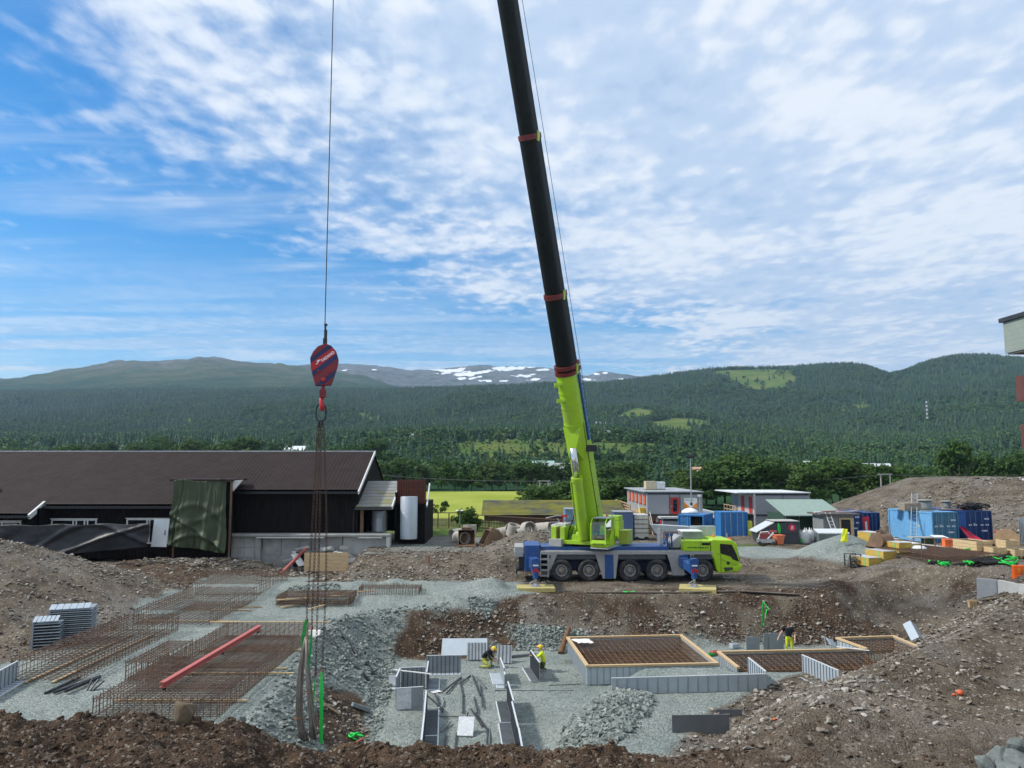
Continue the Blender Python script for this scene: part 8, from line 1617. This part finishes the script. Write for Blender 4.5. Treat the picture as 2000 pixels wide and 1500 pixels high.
# neighbouring block of flats at the edge
fl_ = thing('apartment_block', 'corner of a block of flats with stacked balconies', 'building', (22, 20, 0))
GG = mat('grey_green_cladding', (.25, .29, .25), .7, var=.06, wave=('Z', 1.6, .18)); RB_ = mat('red_brown_cladding', (.12, .045, .04), .7, var=.12, wave=('Y', 3.5, .2))
gbox(fl_, 'wall', mat('flats_wall', (.3, .3, .28), .8), 21.2, 30, 3, 28.5, -.5, 14); gbox(fl_, 'roof_fascia', GG, 19.45, 30, 3, 30.0, 11.92, 13.15); gbox(fl_, 'roof_edge', OTRIM, 19.35, 30, 2.9, 30.12, 13.16, 13.32); gbox(fl_, 'soffit', mat('soffit_grey', (.2, .2, .2), .8), 19.5, 30, 3, 29.9, 11.86, 11.915)
for z0, z1 in ((10.02, 11.0), (8.18, 9.1)): gbox(fl_, 'balcony_front', RB_, 19.78 if z0 > 9 else 19.85, 20.0, 3, 30.0, z0, z1); gbox(fl_, 'balcony_slab', MATS['soffit_grey'], 20.0, 22, 3, 29.9, z0-.05, z0+.15); gbox(fl_, 'balcony_end', RB_, 20.01, 21.3, 29.85, 29.98, z0+.16, z1)
gbox(fl_, 'parapet', GG, 19.86, 20.1, 3, 30, 6.25, 6.95); gbox(fl_, 'parapet_cap', EDGE, 19.8, 20.16, 2.95, 30.05, 6.96, 7.02)

# ------------------------------------------------------------------ power lines, far houses, mast
def hpole(px, Y, top, lab, braces=True):
    z0 = float(hill_z(np.array([float(px)]), np.array([float(Y)]))[0]); q = atY(px, top, Y); t = thing('power_pole', lab, 'power pole', (q.x, Y, z0)); h_ = q.z-z0
    for s_ in (-.9, .9): MB().tube([(s_, 0, 0), (s_, 0, h_)], [.17, .13], 8).obj('post', mat('pole_wood', (.36, .33, .30), .85), t)
    MB().bx(-1.3, 1.3, -.1, .1, h_-.05, h_+.2).obj('crossarm', MATS['pole_wood'], t)
    if braces: MB().bx(-.9, .9, -.08, .08, h_*.55, h_*.55+.18).obj('brace', MATS['pole_wood'], t)
    return Vector((q.x, Y, q.z))
pa = hpole(1729, 150, 927, 'H shaped power pole above the long spoil heap'); pb = hpole(1062.5, 170, 940, 'double power pole behind the mossy roof', False)
pc = Vector((-60, 190, 9.0)); pd = Vector((120, 140, 9))
WIRE = mat('power_wire', (.12, .125, .13), .5, .5)
for i, (a, b_) in enumerate(((pc, pb), (pb, pa), (pa, pd))):
    for off in (-.9, .9):
        P = [a.lerp(b_, k/16)+Vector((off*.6, off*.4, -1.6*math.sin(math.pi*k/16))) for k in range(17)]; o = MB().tube(P, .020, 4).obj('power_line', WIRE, None); tag(o, ['power line running left from the double pole', 'power line between the double pole and the H pole', 'power line running right from the H pole'][i], 'wire', 'power lines')
def far_house(px, d, w_, dep, h_, wall_c, roof_c, lab, rz=0.):
    z = float(hill_z(np.array([float(px)]), np.array([float(d)]))[0]); t = thing('farm_house', lab, 'house', ((px-1000)/FOC*d, d, z), rz); mw = mat('fh_'+str(wall_c), wall_c, .8, var=.05); mr_ = mat('fh_'+str(roof_c), roof_c, .8, var=.1)
    MB().bx(-w_/2, w_/2, -dep/2, dep/2, -1, h_).prism([(-dep/2, h_), (dep/2, h_), (0, h_+dep*.32)], -w_/2, w_/2, 'yz').obj('wall', mw, t)
    MB().prism([(-dep/2-.5, h_-.2), (0, h_+dep*.36), (dep/2+.5, h_-.2), (dep/2+.5, h_+.1), (0, h_+dep*.36+.4), (-dep/2-.5, h_+.1)], -w_/2-.5, w_/2+.5, 'yz').obj('roof', mr_, t)
    for k in range(4): MB().bx(-w_/2+w_*(k+.3)/4, -w_/2+w_*(k+.7)/4, -dep/2-.06, -dep/2-.01, h_*.35, h_*.75).obj('window', BLACKG, t)
    return t
Wc, Rc, Gc, Kc = (.75, .75, .73), (.33, .05, .04), (.30, .31, .33), (.06, .06, .065)
for a in [(1195, 800, 15, 9, 4.5, Wc, Gc, 'white farmhouse with grey roof above the open slope'), (801, 700, 9, 7, 4, Wc, Gc, 'small white house at the upper edge of the open slope'), (812, 705, 7, 6, 4.5, Rc, Rc, 'red barn beside the small white house'), (984, 780, 14, 8, 3, Wc, (.6, .62, .62), 'white barn with pale roof above the open slope'), (980, 840, 10, 7, 4, Kc, Gc, 'dark house behind the white barn'), (1172, 1180, 16, 9, 4.5, Gc, Gc, 'grey farmhouse high on the meadow'), (579, 610, 15, 9, 3.5, Wc, (.7, .72, .72), 'white farm building on the yellow knoll'), (1198, 330, 10, 7, 3.2, Rc, (.45, .42, .42), 'red house with pale roof below the open slope'), (1222, 335, 9, 7, 3.2, Kc, (.12, .15, .2), 'dark house with blue grey roof below the open slope'), (1096, 300, 22, 9, 4.5, Wc, (.35, .4, .4), 'white building with flat pale roof half hidden by trees'), (1060, 305, 8, 7, 6, Kc, (.3, .45, .42), 'house with turquoise roof half hidden by trees'), (1591, 330, 10, 8, 5, Gc, (.5, .53, .56), 'house with pale grey roof showing above the tree belt'), (1700, 330, 14, 8, 4, Wc, (.55, .57, .6), 'white house with long pale roof behind the tree belt'), (1805, 175, 4, 4, 3, Rc, Rc, 'small red cabin behind the spoil heap'), (1381, 240, 9, 7, 5, Wc, (.5, .3, .2), 'white house hidden behind the tree belt')]: far_house(*a)
z = float(hill_z(np.array([1812.]), np.array([1250.]))[0]); ms = thing('radio_mast', 'slender banded radio mast above the spruce wood', 'mast', (812/FOC*1250, 1250, z))
for k in range(9): MB().bx(-.9, .9, -.9, .9, 8+k*3.2, 8+(k+1)*3.2-.4).obj('section', [mat('mast_white', (.7, .72, .74), .5), mat('mast_dark', (.16, .17, .17), .5)][k % 2], ms)
MB().bx(-.5, .5, -.5, .5, 0, 8).bx(-2, 2, -.3, .3, 33, 34).obj('foot', MATS['mast_dark'], ms)

# ------------------------------------------------------------------ the three workers
def person(label, loc, rz, J, E, regions, mats, helmet=None, hair=None, face=1.):
    """J: name -> (x, y, z, radius); E: joined pairs; the figure faces +x before it is turned by rz"""
    names = list(J); V = [Vector(J[n][:3]) for n in names]; rad = [J[n][3] for n in names]; idx = {n: i for i, n in enumerate(names)}; ED = [(idx[a], idx[b_]) for a, b_ in E]; reg = [regions[n] for n in names]
    def hand(w, e, curl):
        W_, D_ = V[idx[w]], (V[idx[w]]-V[idx[e]]).normalized(); side = D_.cross(Vector((0, 0, 1)));
        if side.length < .1: side = D_.cross(Vector((1, 0, 0)))
        side.normalize(); dn = side.cross(D_)
        p = W_+D_*.07; V.append(p); rad.append(.036); reg.append('skin'); ip = len(V)-1; ED.append((idx[w], ip))
        for k, (o_, L_) in enumerate(((-.030, .058), (-.010, .070), (.010, .066), (.030, .052))):
            a = p+D_*.045+side*o_; b_ = a+D_*L_*.6-dn*curl*.4; c = b_+D_*L_*.35-dn*curl
            pi = ip
            for q, r_ in ((a, .011), (b_, .0095), (c, .008)): V.append(q); rad.append(r_); reg.append('skin'); ED.append((pi, len(V)-1)); pi = len(V)-1
        a = W_+D_*.045+side*.035; b_ = a+D_*.03+side*.03; c = b_+D_*.03; pi = idx[w]
        for q, r_ in ((a, .012), (b_, .011), (c, .009)): V.append(q); rad.append(r_); reg.append('skin'); ED.append((pi, len(V)-1)); pi = len(V)-1
    for s_ in 'lr': hand('wr_'+s_, 'el_'+s_, .025)
    me = bpy.data.meshes.new('person'); me.from_pydata(V, ED, []); me.update(); o = bpy.data.objects.new('person_build', me); col.objects.link(o)
    sk_ = o.modifiers.new('skin', 'SKIN'); sk_.use_smooth_shade = True
    if not me.skin_vertices: 
        bpy.context.view_layer.objects.active = o
        try:
            with bpy.context.temp_override(object=o, active_object=o): bpy.ops.mesh.customdata_skin_add()
        except Exception: pass
    for i, v in enumerate(me.skin_vertices[0].data): v.radius = (rad[i], rad[i]); v.use_root = (i == idx['pelvis'])
    ss = o.modifiers.new('sub', 'SUBSURF'); ss.levels = 2; ss.render_levels = 2
    bpy.context.view_layer.update(); m2 = bpy.data.meshes.new_from_object(o.evaluated_get(bpy.context.evaluated_depsgraph_get())); bpy.data.objects.remove(o)
    m2.materials.clear(); keys = list(mats); [m2.materials.append(mats[k]) for k in keys]; segs = [(V[a], V[b_], reg[a], reg[b_]) for a, b_ in ED]
    for p in m2.polygons:
        c = p.center; best = None
        for a, b_, ra, rb_ in segs:
            ab = b_-a; t = max(0, min(1, (c-a).dot(ab)/(ab.length_squared+1e-9))); d = (c-a-ab*t).length
            if best is None or d < best[0]: best = (d, ra if t < .5 else rb_)
        p.material_index = keys.index(best[1]); p.use_smooth = True
    t = bpy.data.objects.new('person', m2); col.objects.link(t); t.location = loc; t.rotation_euler = (0, 0, rz); tag(t, label, 'person')
    h0, h1 = Vector(J['head'][:3]), Vector(J['crown'][:3]); up = (h1-h0).normalized(); fw = Vector(J['nose'][:3])-h0; fw = (fw-up*fw.dot(up)).normalized(); sd = up.cross(fw)
    for s_ in (-1, 1): MB().lathe([(.001, -.010), (.010, 0), (.001, .010)], h0+fw*.092+sd*.033*s_+up*.03, fw, 8).obj('eye', mat('eye_dark', (.03, .02, .02), .4), t)
    for s_ in (-1, 1): MB().lathe([(.012, -.008), (.030, 0), (.012, .012)], h0+sd*.088*s_+up*.0, sd, 8).obj('ear', mats['skin'], t)
    MB().beam(h0+fw*.096+sd*-.022-up*.055, h0+fw*.096+sd*.022-up*.055, .012, .010).obj('mouth', mat('lip', (.35, .14, .11), .6), t)
    if helmet:
        m = MB(); rows = []
        for k in range(6):
            a = R(90)*k/5; rows.append([h0+up*(.045+.115*math.sin(a))+(fw*math.cos(b_)*1.12+sd*math.sin(b_))*.118*math.cos(a) for b_ in [2*math.pi*q/16 for q in range(17)]])
        m.grid(rows); m.obj('helmet', helmet, t, smooth=True)
        MB().add([h0+up*.05+fw*.10-sd*.09, h0+up*.05+fw*.10+sd*.09, h0+up*.035+fw*.185+sd*.06, h0+up*.035+fw*.185-sd*.06, h0+up*.04+fw*.10-sd*.09, h0+up*.04+fw*.10+sd*.09, h0+up*.025+fw*.185+sd*.06, h0+up*.025+fw*.185-sd*.06], [(0, 1, 2, 3), (7, 6, 5, 4), (0, 4, 5, 1), (1, 5, 6, 2), (2, 6, 7, 3), (3, 7, 4, 0)]).obj('helmet_peak', helmet, t)
        for s_ in (-1, 1): MB().lathe([(.045, 0), (.05, .025), (.03, .045), (.001, .045)], h0+sd*.105*s_+up*.0, sd*s_, 12).obj('ear_muff', mat('muff', (.55, .42, .02), .5), t)
    if hair:
        m = MB(); rows = []
        for k in range(6):
            a = R(95)*k/5-.08; rows.append([h0+up*(.025+.098*math.sin(a))+(fw*math.cos(b_)*1.05+sd*math.sin(b_))*.103*math.cos(a)-fw*.012 for b_ in [2*math.pi*q/16 for q in range(17)]])
        m.grid(rows); m.obj('hair', hair, t, smooth=True)
    return t
SKIN = mat('skin', (.52, .30, .22), .6, var=.06); BLK = mat('black_cloth', (.010, .011, .018), .85, var=.3); HV = mat('hi_vis_cloth', (.62, .72, .03), .7, var=.12, scale=5); HVD = mat('hi_vis_dirty', (.42, .45, .09), .75, var=.35, scale=6, dirt=(.06, .055, .03), damt=.8, dscale=5); BOOT = mat('boot_leather', (.04, .03, .025), .7); HEL = mat('helmet_yellow', (.80, .52, .02), .35); OLIVE = mat('olive_cloth', (.20, .22, .07), .85, var=.35, scale=6, dirt=(.05, .05, .03), damt=.8, dscale=5)
TOPO = [('pelvis', 'spine'), ('spine', 'chest'), ('chest', 'neckb'), ('neckb', 'neck'), ('neck', 'head'), ('head', 'crown'), ('head', 'nose')]
for s_ in 'lr': TOPO += [('chest', 'sh_'+s_), ('sh_'+s_, 'el_'+s_), ('el_'+s_, 'wr_'+s_), ('pelvis', 'hip_'+s_), ('hip_'+s_, 'kn_'+s_), ('kn_'+s_, 'an_'+s_), ('an_'+s_, 'toe_'+s_)]
def regs(sleeve=True, low='leg'):
    r_ = {'pelvis': 'leg', 'spine': 'top', 'chest': 'top', 'neckb': 'top', 'neck': 'skin', 'head': 'skin', 'crown': 'skin', 'nose': 'skin'}
    for s_ in 'lr': r_.update({'sh_'+s_: 'top', 'el_'+s_: 'top' if sleeve else 'skin', 'wr_'+s_: 'skin', 'hip_'+s_: 'leg', 'kn_'+s_: 'knee' if low == 'knee' else 'leg', 'an_'+s_: 'leg', 'toe_'+s_: 'boot'})
    return r_
# standing, looking down, hand on a sheet
st = {'pelvis': (0, 0, .96, .145), 'spine': (.01, 0, 1.14, .135), 'chest': (.03, 0, 1.34, .165), 'neckb': (.05, 0, 1.49, .085), 'neck': (.07, 0, 1.55, .058), 'head': (.11, 0, 1.66, .092), 'crown': (.095, 0, 1.745, .070), 'nose': (.20, 0, 1.635, .020),
      'sh_l': (.03, .20, 1.42, .078), 'el_l': (.06, .30, 1.15, .050), 'wr_l': (.24, .26, .98, .033), 'sh_r': (.03, -.20, 1.42, .078), 'el_r': (.02, -.40, 1.18, .050), 'wr_r': (.12, -.52, 1.0, .033),
      'hip_l': (0, .10, .90, .105), 'kn_l': (.03, .13, .50, .070), 'an_l': (-.01, .13, .09, .050), 'toe_l': (.17, .15, .04, .045), 'hip_r': (0, -.10, .90, .105), 'kn_r': (.05, -.13, .50, .070), 'an_r': (.0, -.14, .09, .050), 'toe_r': (.18, -.17, .04, .045)}
x, y = atZ(1542, 1284, FLOOR); person('worker in black shirt and bright yellow trousers standing', (x, y, FLOOR+.02), R(-100), st, TOPO, regs(False), {'skin': SKIN, 'top': BLK, 'leg': HV, 'boot': BOOT}, hair=mat('hair_brown', (.09, .055, .03), .8))
# kneeling, bent forward over the work (faces right)
kn = {'pelvis': (-.18, 0, .34, .15), 'spine': (-.12, 0, .52, .145), 'chest': (.08, 0, .74, .175), 'neckb': (.22, 0, .84, .09), 'neck': (.28, 0, .86, .06), 'head': (.37, 0, .87, .092), 'crown': (.40, 0, .955, .072), 'nose': (.44, 0, .80, .020),
      'sh_l': (.12, .20, .78, .08), 'el_l': (.22, .26, .50, .052), 'wr_l': (.44, .16, .36, .034), 'sh_r': (.12, -.20, .78, .08), 'el_r': (.24, -.28, .50, .052), 'wr_r': (.46, -.16, .34, .034),
      'hip_l': (-.14, .11, .32, .115), 'kn_l': (.26, .20, .38, .078), 'an_l': (.18, .18, .07, .052), 'toe_l': (.34, .20, .04, .045), 'hip_r': (-.14, -.11, .32, .115), 'kn_r': (.24, -.20, .10, .078), 'an_r': (-.16, -.18, .07, .052), 'toe_r': (-.32, -.18, .05, .045)}
x, y = FP(950, 1303); person('worker in black shirt kneeling among the ribbed panels', (x, y, FLOOR), R(-12), kn, TOPO, regs(True), {'skin': SKIN, 'top': BLK, 'leg': HVD, 'boot': BOOT}, helmet=HEL)
# crouching upright, reaching to the panel (faces left)
cr_ = {'pelvis': (-.10, 0, .36, .15), 'spine': (-.06, 0, .56, .14), 'chest': (.0, 0, .78, .17), 'neckb': (.03, 0, .93, .088), 'neck': (.05, 0, .99, .06), 'head': (.09, 0, 1.10, .092), 'crown': (.08, 0, 1.19, .072), 'nose': (.19, 0, 1.075, .020),
       'sh_l': (.02, .20, .86, .08), 'el_l': (.22, .24, .70, .052), 'wr_l': (.46, .14, .74, .034), 'sh_r': (.02, -.20, .86, .08), 'el_r': (.20, -.26, .66, .052), 'wr_r': (.46, -.12, .70, .034),
       'hip_l': (-.08, .11, .32, .115), 'kn_l': (.30, .18, .42, .078), 'an_l': (.14, .16, .07, .052), 'toe_l': (.32, .17, .04, .045), 'hip_r': (-.08, -.11, .32, .115), 'kn_r': (.24, -.18, .14, .078), 'an_r': (-.14, -.15, .09, .052), 'toe_r': (-.20, -.15, .04, .045)}
x, y = FP(1059, 1311); person('worker in yellow jacket and helmet crouching at a panel', (x, y, FLOOR), R(172), cr_, TOPO, regs(True), {'skin': SKIN, 'top': HV, 'leg': OLIVE, 'boot': BOOT}, helmet=HEL)

# ------------------------------------------------------------------ air
hz = MB().bx(-9000, 9000, -60, 8200, -12, 1250).obj('haze')
hz['kind'] = 'stuff'; hz['label'] = 'thin blue valley haze in front of the mountains'; hz['category'] = 'haze'
hm = bpy.data.materials.new('haze_air'); hm.use_nodes = True; hn = hm.node_tree.nodes; hn.clear()
ho = hn.new('ShaderNodeOutputMaterial'); hv = hn.new('ShaderNodeVolumePrincipled')
hv.inputs['Color'].default_value = (.52, .75, 1.0, 1); hv.inputs['Density'].default_value = .000078; hv.inputs['Anisotropy'].default_value = .2
hm.node_tree.links.new(hv.outputs[0], ho.inputs['Volume']); hz.data.materials.append(hm)
